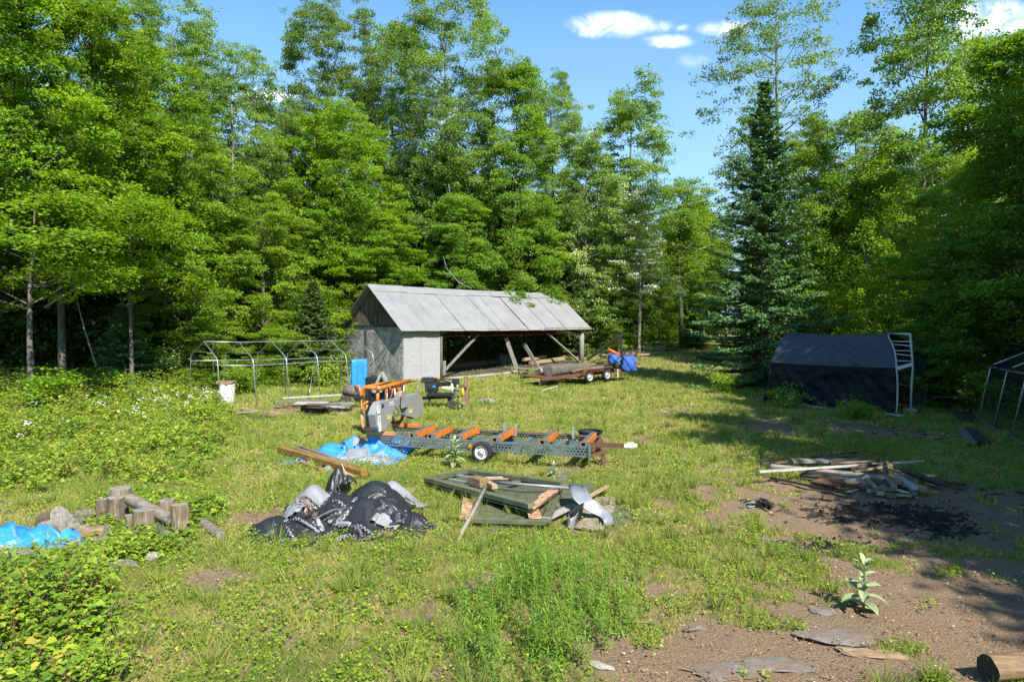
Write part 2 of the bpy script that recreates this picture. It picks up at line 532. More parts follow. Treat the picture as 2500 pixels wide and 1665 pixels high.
# ------------------------------------------------------------------ ground
def smooth_noise(x, y, seed, scale, octaves=4):
    rng = np.random.default_rng(seed)
    out = np.zeros_like(np.asarray(x, float)); amp = 1.0; tot = 0
    f = 1.0 / scale
    for o in range(octaves):
        for k in range(4):
            a = rng.uniform(0, 2 * PI); ph = rng.uniform(0, 2 * PI); ff = f * rng.uniform(0.6, 1.5)
            out = out + amp * np.sin(ff * (x * math.cos(a) + y * math.sin(a)) * 2 * PI + ph + 1.3 * np.sin(ff * 4 * (y * math.cos(a) - x * math.sin(a)) + k))
        tot += amp * 2.2
        amp *= 0.55; f *= 2.1
    return out / tot


def inpoly(x, y, poly):
    x = np.asarray(x); y = np.asarray(y)
    c = np.zeros(x.shape, bool)
    n = len(poly)
    for i in range(n):
        x0, y0 = poly[i]; x1, y1 = poly[(i + 1) % n]
        if y0 == y1: continue
        k = ((y0 > y) != (y1 > y)) & (x < (x1 - x0) * (y - y0) / (y1 - y0) + x0)
        c ^= k
    return c


def P2(pts):
    out = []
    for p in pts:
        q = G(*p); out.append((q.x, q.y))
    return out


def soft_ellipse(x, y, c, a, b, ang=0.0):
    ca, sa = math.cos(ang), math.sin(ang)
    dx, dy = x - c[0], y - c[1]
    u = (dx * ca + dy * sa) / a; v = (-dx * sa + dy * ca) / b
    return np.exp(-(u * u + v * v) ** 1.5)


def ell(px, py, rx, ry, amp=1.0):
    """ellipse given in photo pixels, as a patch on the ground"""
    c = G(px, py); e = G(px + rx, py); f0 = G(px, py - ry); f1 = G(px, py + ry)
    return ((c.x, (f0.y + f1.y) / 2), abs(e.x - c.x), abs(f0.y - f1.y) / 2, amp)


DIRT = [ell(2190, 1262, 410, 95, 1.1), ell(2420, 1240, 200, 80, .7), ell(2380, 1470, 260, 75, 1.3), ell(2480, 1390, 150, 40, .6), ell(2480, 1540, 330, 160, 1.5),
        ell(1885, 1043, 75, 22, 1.0), ell(2110, 1050, 90, 22, 0.9), ell(2250, 1060, 60, 20, .6), ell(1860, 1225, 80, 30, 0.7),
        ell(632, 1262, 110, 18, 0.9), ell(525, 1203, 40, 12, 0.9), ell(520, 1420, 90, 28, 0.8), ell(350, 1590, 60, 22, .7),
        ell(1850, 1610, 420, 85, 1.4), ell(2100, 1530, 200, 60, 1.1), ell(1720, 1660, 320, 60, 1.3), ell(2020, 1470, 70, 35, .7),
        ell(1390, 1150, 50, 10, 0.9), ell(1790, 1000, 70, 10, .4), ell(720, 1000, 150, 14, 0.75), ell(1430, 1290, 60, 16, 0.5),
        ell(1560, 1420, 90, 30, .45), ell(1100, 1500, 60, 30, .55), ell(1150, 1430, 50, 20, .5), ell(430, 1330, 70, 18, .5),
        ell(700, 1560, 70, 30, .4), ell(1530, 1075, 60, 12, .45), ell(1650, 1010, 60, 10, .4)]
BURN = [ell(2150, 1255, 220, 36, .78), ell(2300, 1290, 130, 22, .62), ell(1990, 1335, 130, 22, .55), ell(1855, 1228, 45, 14, .6), ell(2290, 1060, 180, 60, .35),
        ell(2440, 1200, 90, 60, .35)]


def field(x, y, L):
    s = np.zeros_like(np.asarray(x, float))
    for c, a, b, amp in L:
        s = np.maximum(s, amp * soft_ellipse(x, y, c, a, b))
    return s


def dirt_at(x, y):
    d = field(x, y, DIRT)
    d = d + 0.72 * smooth_noise(x, y, 3, 1.5, 4) * sstep((d + .25) * 2) + .75 * np.maximum(0, smooth_noise(x, y, 91, .75, 3) - .22) * sstep((32 - y) / 14) * (.6 + .8 * sstep((14 - y) / 6)) + 0.10 * sstep((x - 3) / 4) * sstep((20 - y) / 8)
    return np.clip(d, 0, 1.3)


def axis(lo, hi, c0, c1, fine, grow=1.16):
    v = list(np.arange(c0, c1 + fine, fine))
    s = fine
    while v[-1] < hi: s *= grow; v.append(v[-1] + s)
    s = fine
    while v[0] > lo: s *= grow; v.insert(0, v[0] - s)
    return np.array(v)


gx = axis(-600, 600, -13, 18, 0.14)
gy = axis(-60, 900, 4.5, 34, 0.14)
X, Y = np.meshgrid(gx, gy)
Z = gz(X, Y) + 0.012 * smooth_noise(X, Y, 11, 0.6, 3)
dm = dirt_at(X, Y)
Z = Z - 0.02 * np.clip(dm, 0, 1) + (0.022 * smooth_noise(X, Y, 12, 0.42, 3) + .02 * smooth_noise(X * 2.2, Y * .6, 13, .8, 2)) * np.clip(dm * 1.4 - .4, 0, 1)
bm_ = field(X, Y, BURN) + 0.55 * smooth_noise(X, Y, 5, 0.45, 4) * (field(X, Y, BURN) > .06)
ny, nx = X.shape
me = bpy.data.meshes.new('ground')
me.vertices.add(nx * ny)
me.vertices.foreach_set('co', np.stack([X, Y, Z], -1).astype(np.float32).ravel())
ii = (np.arange(ny - 1)[:, None] * nx + np.arange(nx - 1)[None, :]).ravel()
quads = np.stack([ii, ii + 1, ii + 1 + nx, ii + nx], -1)
me.loops.add(quads.size); me.polygons.add(len(quads))
me.loops.foreach_set('vertex_index', quads.ravel().astype(np.int32))
me.polygons.foreach_set('loop_start', (np.arange(len(quads)) * 4).astype(np.int32))
me.polygons.foreach_set('use_smooth', np.ones(len(quads), bool))
for nm, arr in (('dirt', dm), ('burn', np.clip(bm_, 0, 1))):
    at = me.attributes.new(nm, 'FLOAT', 'POINT')
    at.data.foreach_set('value', arr.astype(np.float32).ravel())
me.update()
m, t, b = nt('soil_and_turf')
geo = nd(t, 'ShaderNodeNewGeometry')
pos = geo.outputs['Position']
a1 = nd(t, 'ShaderNodeAttribute', attribute_name='dirt').outputs['Fac']
a2 = nd(t, 'ShaderNodeAttribute', attribute_name='burn').outputs['Fac']
nA = noise_tex(t, pos, 1.1, 8, 0.65)
nB = noise_tex(t, pos, 9, 7, 0.7)
nC = noise_tex(t, pos, 38, 5, 0.65)
nD = noise_tex(t, pos, 85, 4, .8)
turf = ramp(t, nB, [(0.25, (0.045, 0.06, 0.014)), (0.45, (0.11, 0.12, 0.03)), (0.58, (0.19, 0.155, 0.07)), (0.78, (0.27, 0.19, 0.11))])
soil = ramp(t, nC, [(0.22, (0.085, 0.058, 0.036)), (0.5, (0.19, 0.132, 0.082)), (0.68, (0.28, 0.205, 0.13)), (0.85, (0.42, 0.32, 0.22))])
soil = mixc(t, ramp(t, nA, [(0.42, (0, 0, 0)), (0.68, (0.5, 0.5, 0.5))]), soil, (0.20, 0.125, 0.08))


def gm(op, a_, b_=None):
    n = nd(t, 'ShaderNodeMath', operation=op)
    for i, v_ in enumerate((a_, b_)):
        if v_ is None: continue
        if hasattr(v_, 'node'): t.links.new(v_, n.inputs[i])
        else: n.inputs[i].default_value = v_
    return n.outputs[0]


grav = ramp(t, nD, [(.60, (0, 0, 0)), (.66, (.8, .8, .8))])
soil = mixc(t, grav, soil, (0.30, 0.25, 0.20))
soil = mixc(t, ramp(t, nD, [(.30, (.8, .8, .8)), (.37, (0, 0, 0))]), soil, (0.06, 0.045, 0.03))
dsum = gm('ADD', a1, gm('MULTIPLY', gm('SUBTRACT', nB, 0.5), 1.1))
dmask = ramp(t, dsum, [(0.30, (0, 0, 0)), (0.52, (1, 1, 1))])
col = mixc(t, dmask, turf, soil)
bsum = gm('ADD', a2, gm('MULTIPLY', gm('SUBTRACT', nB, 0.5), 1.6))
bmask = ramp(t, bsum, [(0.42, (0, 0, 0)), (0.58, (0.92, 0.92, 0.92))])
col = mixc(t, bmask, col, (0.018, 0.017, 0.016))
t.links.new(col, b.inputs['Base Color'])
b.inputs['Roughness'].default_value = 0.95
b.inputs['Specular IOR Level'].default_value = 0.15
bump(t, b, gm('ADD', nC, nB), 0.9, 0.035)
me.materials.append(m)
ground = link('ground', me)
tag(ground, kind='structure')


# ------------------------------------------------------------------ leaf meshes
class Leaves:
    """many leaf-sized faces with a colour value each"""
    def __init__(s):
        s.C = []; s.D = []; s.N = []; s.L = []; s.W = []; s.R = []

    def add(s, C, Dr, N, L, W, R):
        n = len(C)
        s.C.append(np.asarray(C, float)); s.D.append(np.asarray(Dr, float)); s.N.append(np.asarray(N, float))
        s.L.append(np.broadcast_to(L, n).astype(float)); s.W.append(np.broadcast_to(W, n).astype(float)); s.R.append(np.broadcast_to(R, n).astype(float))

    def arrays(s):
        return [np.concatenate(a) for a in (s.C, s.D, s.N, s.L, s.W, s.R)]

    def mesh(s, name, mat, blade=False, belly=0.42, fold=0.12):
        C, Dr, N, L, W, R = s.arrays()
        return leaf_mesh(name, C, Dr, N, L, W, R, mat, blade, belly, fold)


def unit(v):
    return v / np.maximum(np.linalg.norm(v, axis=-1, keepdims=True), 1e-9)


def leaf_verts(C, Dr, N, L, W, blade=False, belly=0.42, fold=0.12):
    Dr = unit(Dr)
    S = unit(np.cross(Dr, N)); N2 = np.cross(S, Dr)
    L = L[:, None]; W = W[:, None]
    if blade:
        tip = C + Dr * L
        return np.stack([C - S * W / 2, C + S * W / 2, tip], 1)
    base = C - Dr * L * belly
    tip = C + Dr * L * (1 - belly) - N2 * L * 0.10
    up = N2 * W * fold
    return np.stack([base, C + S * W / 2 + up, tip, C - S * W / 2 + up], 1)


def faces_mesh(name, V, R, mat):
    n, k = V.shape[0], V.shape[1]
    me = bpy.data.meshes.new(name)
    me.vertices.add(n * k)
    me.vertices.foreach_set('co', V.astype(np.float32).ravel())
    me.loops.add(n * k); me.polygons.add(n)
    me.loops.foreach_set('vertex_index', np.arange(n * k, dtype=np.int32))
    me.polygons.foreach_set('loop_start', (np.arange(n) * k).astype(np.int32))
    at = me.attributes.new('rnd', 'FLOAT', 'FACE')
    at.data.foreach_set('value', R.astype(np.float32))
    me.update()
    me.materials.append(mat)
    return me


def leaf_mesh(name, C, Dr, N, L, W, R, mat, blade=False, belly=0.42, fold=0.12):
    return faces_mesh(name, leaf_verts(C, Dr, N, L, W, blade, belly, fold), R, mat)


def rand_unit(rng, n):
    return unit(rng.normal(size=(n, 3)))


def spray(lv, rng, c, r, flat, n, L, hor, out, tone=0.0, droop=0.25):
    """a flattened cluster of leaves round c; hor = how level the leaves lie"""
    a = rng.uniform(0, 2 * PI, n); q = np.sqrt(rng.uniform(0, 1, n)) * r
    p = np.stack([np.cos(a) * q, np.sin(a) * q, rng.normal(0, flat * r * 0.5, n)], -1)
    p[:, 2] -= droop * (q / r) ** 2 * r * 0.6
    d = unit(np.stack([np.cos(a), np.sin(a), np.full(n, -0.25)], -1) + rng.normal(0, 0.5, (n, 3)) + np.asarray(out) * 0.5)
    N = unit(np.array([0, 0, 1.0]) * hor + rng.normal(0, 0.5, (n, 3)) + np.asarray(out) * 0.25)
    l = L * rng.uniform(0.7, 1.25, n)
    R = np.clip(0.45 + tone + rng.normal(0, 0.17, n), 0, 0.93)
    lv.add(c + p, d, N, l, l * rng.uniform(0.62, 0.9, n), R)


def trunk_mesh(name, segs, mat):
    """segs: list of (points, radii)"""
    mb = MB()
    for pts, rr, n in segs:
        mb.tube(pts, rr, n, cap=False)
    me = bpy.data.meshes.new(name)
    me.from_pydata(mb.v, [], mb.f)
    me.polygons.foreach_set('use_smooth', [True] * len(mb.f))
    me.materials.append(mat)
    return me


def make_tree(name, seed, H, R, base, kind, leaf, nleaf, barkmat, leafm, r0=None, nl=46, gap=0.0, prof=None):
    """returns (trunk mesh, crown mesh, H, R)"""
    rng = np.random.default_rng(seed)
    r0 = r0 or H * 0.0095
    lean = rng.normal(0, 0.012, 2)
    ph = rng.uniform(0, 6, 2)

    def tp(z):
        k = z / H
        return np.array([lean[0] * z + 0.012 * H * math.sin(4.0 * k + ph[0]) * k, lean[1] * z + 0.012 * H * math.sin(3.3 * k + ph[1]) * k, z])
    zs = np.linspace(0, H * 0.97, 14)
    segs = [([tuple(tp(z)) for z in zs], [r0 * (1.35 if i == 0 else 1) * max(0.06, (1 - z / H) ** 0.8) for i, z in enumerate(zs)], 7)]
    lv = Leaves()
    lob = 0.16
    if prof is None:
        prof = {'maple': lambda k: (0.74 + 0.26 * math.sin(PI * min(1, k * 1.1 + 0.05))) * (1 - max(0, k - 0.68) ** 1.5 * 3.6),
                'aspen': lambda k: 0.42 + 0.58 * math.sin(PI * min(0.98, 0.15 + k * 0.78)),
                'birch': lambda k: 0.55 + 0.45 * math.sin(PI * min(1, 0.2 + k * 0.8))}[kind]
    per = max(10, nleaf // (nl * 9))
    for i in range(nl):
        k = ((i + 0.5) / nl) ** (0.85 if kind == 'maple' else 0.9)
        z = H * (base + (1 - base) * k * 0.985)
        az = i * 2.399 + rng.normal(0, 0.35)
        ln = R * max(0.14, prof(k)) * rng.uniform(0.66, 1.22) * (1 + lob * math.sin(az * 2 + 9 * k + ph[0]))
        if kind == 'maple': el = math.radians(rng.uniform(14, 40) + 36 * k)
        elif kind == 'aspen': el = math.radians(rng.uniform(22, 48) + 22 * k)
        else: el = math.radians(rng.uniform(20, 45) + 25 * k)
        p0 = tp(z * (0.985 if kind == 'maple' else 0.96))
        d = np.array([math.cos(az) * math.cos(el), math.sin(az) * math.cos(el), math.sin(el)])
        side = np.array([-math.sin(az), math.cos(az), 0])
        pts = []
        bend = rng.normal(0, 0.12)
        for s in np.linspace(0, 1, 5):
            q = p0 + d * ln * s + side * bend * ln * s * s
            q[2] += (-0.16 if kind == 'maple' else 0.10) * ln * s * s
            pts.append(q)
        rl = max(0.012, r0 * 0.38 * (1 - k * 0.75) * min(1, ln / R + 0.2))
        segs.append(([tuple(p) for p in pts], [rl, rl * .8, rl * .6, rl * .4, rl * .2], 5))
        tone = rng.normal(0, 0.12) + 0.10 * (k - 0.5)
        ns = max(5, int(11 * (0.5 + ln / R * 0.6)))
        for j in range(ns):
            s = 0.28 + 0.75 * (j + rng.uniform(0, 1)) / ns
            lat = rng.normal(0, 0.26) * ln * min(1, 1.25 - abs(s - 0.55))
            q = np.array(pts[0]) * (1 - s) + np.array(pts[-1]) * s + side * lat
            q[2] += (rng.normal(0, 0.10) if kind == 'maple' else rng.normal(0, 0.2)) * ln * 0.6
            if rng.random() < gap: continue
            out = np.array([math.cos(az), math.sin(az), 0])
            if kind == 'maple':
                spray(lv, rng, q, rng.uniform(0.42, 0.85) * (R / 4) ** .5, rng.uniform(.25, .7), int(per * rng.uniform(0.5, 1.6)), leaf, 0.7, out, tone, 0.35)
            elif kind == 'aspen':
                spray(lv, rng, q, rng.uniform(0.35, 0.65) * (R / 4) ** .5, 0.95, int(per * rng.uniform(0.5, 1.5)), leaf, 0.25, out * .6, tone, 0.1)
            else:
                spray(lv, rng, q, rng.uniform(0.35, 0.7) * (R / 4) ** .5, 0.7, int(per * rng.uniform(0.5, 1.5)), leaf, 0.5, out, tone, 0.9)
            if rng.random() < 0.25:
                segs.append(([tuple(np.array(pts[0]) * (1 - s) + np.array(pts[-1]) * s), tuple(q)], [rl * .3, rl * .1], 4))
    return (trunk_mesh(name + '_trunk', segs, barkmat), lv.mesh(name + '_crown', leafm), H, R)


def make_broadleaf(name, seed, H, R, base, leaf, nleaf, barkmat, leafm, nlobe=40, flat=.6, loose=0.0, prof=None, r0=None, hor=.6):
    """broad-leaved tree: limbs that carry rounded lobes of foliage, with dark gaps between them"""
    rng = np.random.default_rng(seed)
    r0 = r0 or H * 0.0095
    lean = rng.normal(0, 0.012, 2); ph = rng.uniform(0, 6, 2)

    def tp(z):
        k = z / H
        return np.array([lean[0] * z + .014 * H * math.sin(4.0 * k + ph[0]) * k, lean[1] * z + .014 * H * math.sin(3.3 * k + ph[1]) * k, z])
    zs = np.linspace(0, H * .95, 14)
    segs = [([tuple(tp(z)) for z in zs], [r0 * (1.35 if i == 0 else 1) * max(.06, (1 - z / H) ** .8) for i, z in enumerate(zs)], 7)]
    lv = Leaves()
    if prof is None:
        prof = lambda k: math.sqrt(max(.06, 1 - ((k - .42) / .64) ** 2))
    per_l = nleaf / nlobe
    for i in range(nlobe):
        k = ((i + rng.random()) / nlobe)
        z = H * (base + (1 - base) * k * .96)
        az = i * 2.399 + rng.normal(0, .4)
        rr_ = R * prof(k)
        rl = R * rng.uniform(.22, .42) * (1.05 - .30 * k)
        dist = max(0, rr_ - rl * .7) * rng.uniform(.35, 1.12)
        o2 = np.array([math.cos(az), math.sin(az), 0])
        c = tp(z) + o2 * dist + np.array([0, 0, rng.normal(0, .25)])
        z0 = max(H * base * .75, z - dist * rng.uniform(.45, .95))
        a = tp(z0); m_ = a * .45 + c * .55 + np.array([0, 0, -.10 * dist])
        rb = max(.014, r0 * .36 * (1 - .7 * k))
        segs.append(([tuple(a), tuple(m_), tuple(c)], [rb, rb * .6, rb * .2], 5))
        tone = rng.normal(0, .10) + .08 * (k - .5)
        fl_ = rng.uniform(.7, 1.9)
        ns = max(7, int(17 * (rl / (R * .3)) ** 1.3))
        npl = 1.25 * per_l * (rl / (R * .3)) ** 1.5 / ns
        for j in range(ns):
            d = unit(rng.normal(size=3) + o2 * .7 + np.array([0, 0, .55]))
            q = c + d * rl * np.array([1, 1, flat * fl_]) * rng.uniform(.55, 1.15)
            if rng.random() < loose: q = q + rng.normal(0, .35, 3)
            spray(lv, rng, q, rng.uniform(.30, .62) * (R / 4) ** .5, rng.uniform(.25, .6), max(6, int(npl * rng.uniform(.5, 1.5))), leaf * rng.uniform(.85, 1.15), hor, o2, tone + rng.normal(0, .05), .35)
            if rng.random() < .18: segs.append(([tuple(c), tuple(q)], [rb * .25, .004], 4))
    return (trunk_mesh(name + '_trunk', segs, barkmat), lv.mesh(name + '_crown', leafm), H, R)


def make_conifer(name, seed, H, R, base, ntw, leafm, barkmat, droop=0.35, dens=1.0, ragged=0.25):
    rng = np.random.default_rng(seed)
    r0 = H * 0.011
    segs = [([(0, 0, 0), (0.02, 0.01, H * .33), (-.02, .02, H * .66), (0, 0, H)], [r0, r0 * .75, r0 * .42, 0.015], 7)]
    lv = Leaves()
    z = H * base
    i = 0
    while z < H * 0.985:
        k = (z / H - base) / (1 - base)
        nb = 8 if k < 0.8 else 6
        for b_ in range(nb):
            az = i * 0.61 + b_ * 2 * PI / nb + rng.normal(0, 0.2)
            ln = (R * (1 - k) ** (0.85 if name != 'spruce' else 0.95) * (1 if k < .55 else .9) + 0.10) * rng.uniform(1 - ragged * 1.6, 1 + ragged * .5)
            el = math.radians(-12 + 45 * k + rng.normal(0, 7))
            d = np.array([math.cos(az) * math.cos(el), math.sin(az) * math.cos(el), math.sin(el)])
            side = np.array([-math.sin(az), math.cos(az), 0])
            n = max(5, int(ln / 0.085 * dens))
            s = np.sort(rng.uniform(0.12, 1, n))
            p0 = np.array([0, 0, z])
            curve = lambda s_: p0 + d * ln * s_ + np.array([0, 0, 1]) * (droop * ln * (s_ ** 2 * 0.9 - s_ * 0.8))
            segs.append(([tuple(curve(q)) for q in (0, .33, .66, 1)], [r0 * .22 * (1 - k) + .008, r0 * .15 * (1 - k) + .006, .009, .004], 4))
            tone = rng.normal(0, 0.1)
            for q in s:
                c = curve(q)
                for sg in (-1, 1):
                    tl = (0.14 + 0.42 * ln * 0.35 * (1 - abs(q - 0.35))) * rng.uniform(.6, 1.1)
                    m_ = ntw
                    tt = rng.uniform(0.05, 1, m_)
                    dirv = unit(side * sg * 0.8 + d * 0.75 + np.array([0, 0, -0.18]))
                    cc = c + dirv * (tt * tl)[:, None] + rng.normal(0, 0.03, (m_, 3))
                    dd = unit(dirv + rng.normal(0, 0.45, (m_, 3)))
                    N = unit(np.array([0, 0, 1.0]) + rng.normal(0, 0.6, (m_, 3)))
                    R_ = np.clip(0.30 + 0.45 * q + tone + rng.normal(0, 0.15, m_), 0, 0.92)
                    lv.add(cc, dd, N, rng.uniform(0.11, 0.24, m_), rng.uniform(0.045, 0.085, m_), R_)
        z += H * 0.021 * rng.uniform(.8, 1.2) * (1.15 - 0.5 * k)
        i += 1
    return (trunk_mesh(name + '_trunk', segs, barkmat), lv.mesh(name + '_crown', leafm, belly=0.3), H, R)


def make_bush(name, seed, H, R, n, leaf, leafm, stems=9, hor=.8):
    rng = np.random.default_rng(seed)
    segs = []; lv = Leaves()
    for i in range(stems):
        az = rng.uniform(0, 2 * PI); sp = rng.uniform(0.15, 1) * R; h = H * rng.uniform(0.55, 1.0) * (1.1 - 0.45 * sp / R)
        pts = [(0.08 * math.cos(az), 0.08 * math.sin(az), 0), (sp * .45 * math.cos(az), sp * .45 * math.sin(az), h * .55), (sp * math.cos(az), sp * math.sin(az), h)]
        segs.append((pts, [0.022, 0.014, 0.005], 4))
        for j in range(9):
            s = 0.2 + 0.8 * (j + rng.uniform(0, 1)) / 9
            q = np.array(pts[1]) * (1 - s) + np.array(pts[2]) * s if s > .5 else np.array(pts[0]) * (1 - 2 * s) + np.array(pts[1]) * 2 * s
            q = q + rng.normal(0, 0.16 * R, 3) * np.array([1, 1, .6])
            q[2] = max(0.08, q[2])
            spray(lv, rng, q, rng.uniform(0.2, 0.42) * (R ** .5), 0.4, max(5, int(n / (stems * 9) * rng.uniform(.6, 1.4))), leaf, hor, (0, 0, 0), rng.normal(0, .08), .4)
    return (trunk_mesh(name + '_stem', segs, M_bark), lv.mesh(name + '_foliage', leafm), H, R)
# ------------------------------------------------------------------ tree kinds
PROTO = {
    'm0': make_broadleaf('maple', 1, 18, 4.0, 0.33, 0.125, 62000, M_bark, M_maple_y, 60, .52, .2, hor=.65),
    'm5': make_broadleaf('maple', 51, 18, 4.0, 0.36, 0.125, 58000, M_bark, M_maple_y, 54, .58, .25, hor=.6),
    'm1': make_broadleaf('maple', 2, 18, 4.0, 0.16, 0.125, 62000, M_bark, M_maple_g, 56, .6, .2),
    'm6': make_broadleaf('maple', 61, 18, 4.0, 0.12, 0.125, 60000, M_bark, M_maple_g, 50, .7, .3),
    'm2': make_broadleaf('maple', 3, 18, 4.0, 0.10, 0.125, 76000, M_bark, M_maple_d, 66, .6, .1, prof=lambda k: (1 - .25 * k) * math.sqrt(max(.05, 1 - max(0, (k - .4) / .62) ** 2.2))),
    'm3': make_broadleaf('sapling', 4, 7, 3.0, 0.12, 0.115, 13000, M_bark, M_maple_y, 22, .38, .2, r0=.06, hor=.9),
    'm7': make_broadleaf('maple', 71, 9, 3.4, 0.56, 0.12, 15000, M_bark, M_maple_y, 22, .38, .2, r0=.09, hor=.9),
    'm4': make_broadleaf('sapling', 41, 9, 2.6, 0.06, 0.115, 15000, M_bark, M_maple_g, 26, .55, .2, r0=.06),
    'a0': make_broadleaf('aspen', 5, 22, 3.4, 0.34, 0.105, 80000, M_barkp, M_aspen, 60, .95, .35, hor=.25, prof=lambda k: .55 + .45 * math.sin(PI * min(.97, .15 + k * .75))),
    'a1': make_broadleaf('aspen', 6, 22, 3.8, 0.26, 0.105, 110000, M_barkp, M_aspen, 74, .9, .3, hor=.25, prof=lambda k: .60 + .40 * math.sin(PI * min(.95, .15 + k * .75))),
    'a3': make_broadleaf('aspen', 66, 22, 4.2, 0.30, 0.105, 105000, M_barkp, M_aspen, 66, .8, .35, hor=.3, prof=lambda k: .55 + .45 * math.sin(PI * min(.95, .1 + k * .8))),
    'a2': make_broadleaf('aspen', 8, 22, 4.0, 0.28, 0.11, 36000, M_barkp, M_aspen, 42, 1.0, .7, hor=.25, prof=lambda k: .5 + .5 * math.sin(PI * min(.95, .1 + k * .75))),
    'b0': make_tree('birch', 9, 12, 3.0, 0.08, 'birch', 0.10, 36000, M_barkp, M_maple_y, nl=46),
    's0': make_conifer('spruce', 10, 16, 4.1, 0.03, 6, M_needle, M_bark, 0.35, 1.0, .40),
    's1': make_conifer('fir', 12, 6, 1.9, 0.03, 4, M_hem, M_bark, 0.30, 0.9, 0.35),
    'p0': make_conifer('pine', 13, 16, 3.6, 0.30, 4, M_needle, M_bark, 0.1, 0.7, 0.45),
    'u0': make_bush('shrub', 14, 1.9, 1.2, 1900, 0.115, M_maple_g),
    'u1': make_bush('shrub', 15, 1.5, 1.1, 1500, 0.10, M_bramble),
    'u2': make_bush('shrub', 16, 2.6, 1.3, 2600, 0.095, M_silver, 11, .5),
}
rngT = random.Random(5)


def plant(name, label, cat, proto, px, Yd, ytop, R, leafm=None, group=None, rot=None, lean=(0, 0), ybase=None):
    """a tree standing at depth Yd under column px whose top is seen at row ytop"""
    d = ray(px, HOR)
    x = d.x / d.y * Yd
    z0 = float(gz(x, Yd)) - 0.05
    H = CAMZ + (HOR - ytop) * Yd / F - z0
    tm, cm, H0, R0 = PROTO[proto]
    root = thing(name, label, cat, (x, Yd, z0), group)
    root.rotation_euler = (lean[0], lean[1], rot if rot is not None else rngT.uniform(0, 2 * PI))
    root.scale = (R / R0, R / R0, H / H0)
    tr = link('trunk' if proto[0] != 'u' else 'stem', tm, root)
    cr = link('crown' if proto[0] != 'u' else 'foliage', cm, root)
    if leafm is not None:
        cr.material_slots[0].link = 'OBJECT'
        cr.material_slots[0].material = leafm
    return root


GT = 'trees round the clearing'
GS = 'saplings and shrubs at the edge of the woods'
# left edge
plant('maple_tree', 'tall yellow-green maple cut off by the left edge of the photo', 'tree', 'm0', -60, 27, -190, 4.3, group=GT)
plant('maple_tree', 'tall bright yellow-green maple, its crown reaching the top left of the photo', 'tree', 'm5', 150, 31, -80, 4.2, group=GT)
plant('maple_tree', 'yellow-green maple right of the tallest left maples, its shoulder sloping towards the sky', 'tree', 'm0', 318, 35, 95, 3.9, group=GT)
plant('maple_tree', 'low spreading yellow-green maple on a leaning grey trunk at the far left', 'tree', 'm7', 75, 26, 430, 5.0, group=GT)
plant('maple_tree', 'young yellow-green maple with level sprays above the dark gap in the left woods', 'tree', 'm7', 320, 31, 470, 3.8, group=GT)
plant('aspen_tree', 'grey-green aspen peeping above the yellow maples at the upper left', 'tree', 'a1', 262, 47, -70, 3.4, group=GT)
plant('aspen_tree', 'grey-green aspen whose ragged top stands against the blue sky at upper left', 'tree', 'a0', 440, 45, 25, 3.5, group=GT)
plant('aspen_tree', 'slender olive aspen with one branch reaching right into the sky gap', 'tree', 'a1', 575, 44, 125, 3.3, M_maple_o, group=GT)
plant('maple_tree', 'mid-green maple filling the wall of leaves left of the sky gap', 'tree', 'm1', 470, 38, 330, 3.8, M_maple_g, group=GT)
plant('maple_tree', 'olive maple with a rounded top just below the small white cloud', 'tree', 'm6', 690, 48, 250, 3.6, M_maple_o, group=GT)
# centre
plant('aspen_tree', 'tall grey-green aspen, left one of the two highest in the middle', 'tree', 'a1', 800, 57, 15, 4.2, group=GT)
plant('maple_tree', 'yellow-green maple in front of the left tall aspen', 'tree', 'm5', 840, 46, 265, 4.0, group=GT)
plant('aspen_tree', 'tallest middle aspen with a bare pale trunk rising behind the shed roof', 'tree', 'a3', 1085, 55, -15, 5.6, group=GT, rot=1.0)
plant('aspen_tree', 'thin aspen filling the gap between the two tall middle aspens', 'tree', 'a0', 950, 60, 70, 3.4, group=GT)
plant('maple_tree', 'dense deep-green maple with a pointed top right of the tallest aspen', 'tree', 'm2', 1245, 53, 135, 4.3, group=GT)
plant('aspen_tree', 'narrow poplar with a split top right of the deep-green maple', 'tree', 'a0', 1345, 59, 175, 3.1, M_aspen, group=GT)
plant('maple_tree', 'silvery maple with pale leaf undersides behind the right part of the shed roof', 'tree', 'm6', 1425, 56, 310, 3.9, M_silver, group=GT)
plant('aspen_tree', 'round-headed olive tree with lobed branches against the sky by the path gap', 'tree', 'm6', 1545, 64, 215, 5.6, M_maple_o, group=GT)
plant('maple_tree', 'green maple leaning over the far end of the grass path', 'tree', 'm1', 1672, 68, 440, 4.6, group=GT)
plant('maple_tree', 'bright low maple close behind the gable end of the shed', 'tree', 'm0', 900, 47, 500, 3.9, group=GT)
plant('maple_tree', 'mid-green maple between the steel tent frame and the shed gable', 'tree', 'm1', 640, 41, 480, 3.5, group=GT)
plant('maple_tree', 'deep-green maple right behind the shed ridge', 'tree', 'm2', 1130, 52, 470, 3.3, group=GT)
plant('maple_tree', 'bright green maple overhanging the right end of the shed roof', 'tree', 'm6', 1300, 54, 500, 3.4, M_maple_g, group=GT)
plant('hemlock_tree', 'feathery olive hemlock at the right gable of the shed', 'tree', 's1', 1385, 55, 600, 2.6, group=GT)
plant('hemlock_tree', 'soft olive hemlock sapling behind the middle of the steel tent frame', 'tree', 's1', 765, 39, 690, 2.0, group=GT)
plant('hemlock_tree', 'small dark hemlock left of the steel tent frame', 'tree', 's1', 300, 33, 745, 1.8, M_needle, group=GT)
plant('pine_tree', 'dark pine far off, left one at the end of the path', 'tree', 'p0', 1718, 84, 500, 4.0, group=GT)
plant('pine_tree', 'dark pine far off, seen left of the big spruce', 'tree', 'p0', 1772, 88, 515, 3.2, group=GT)
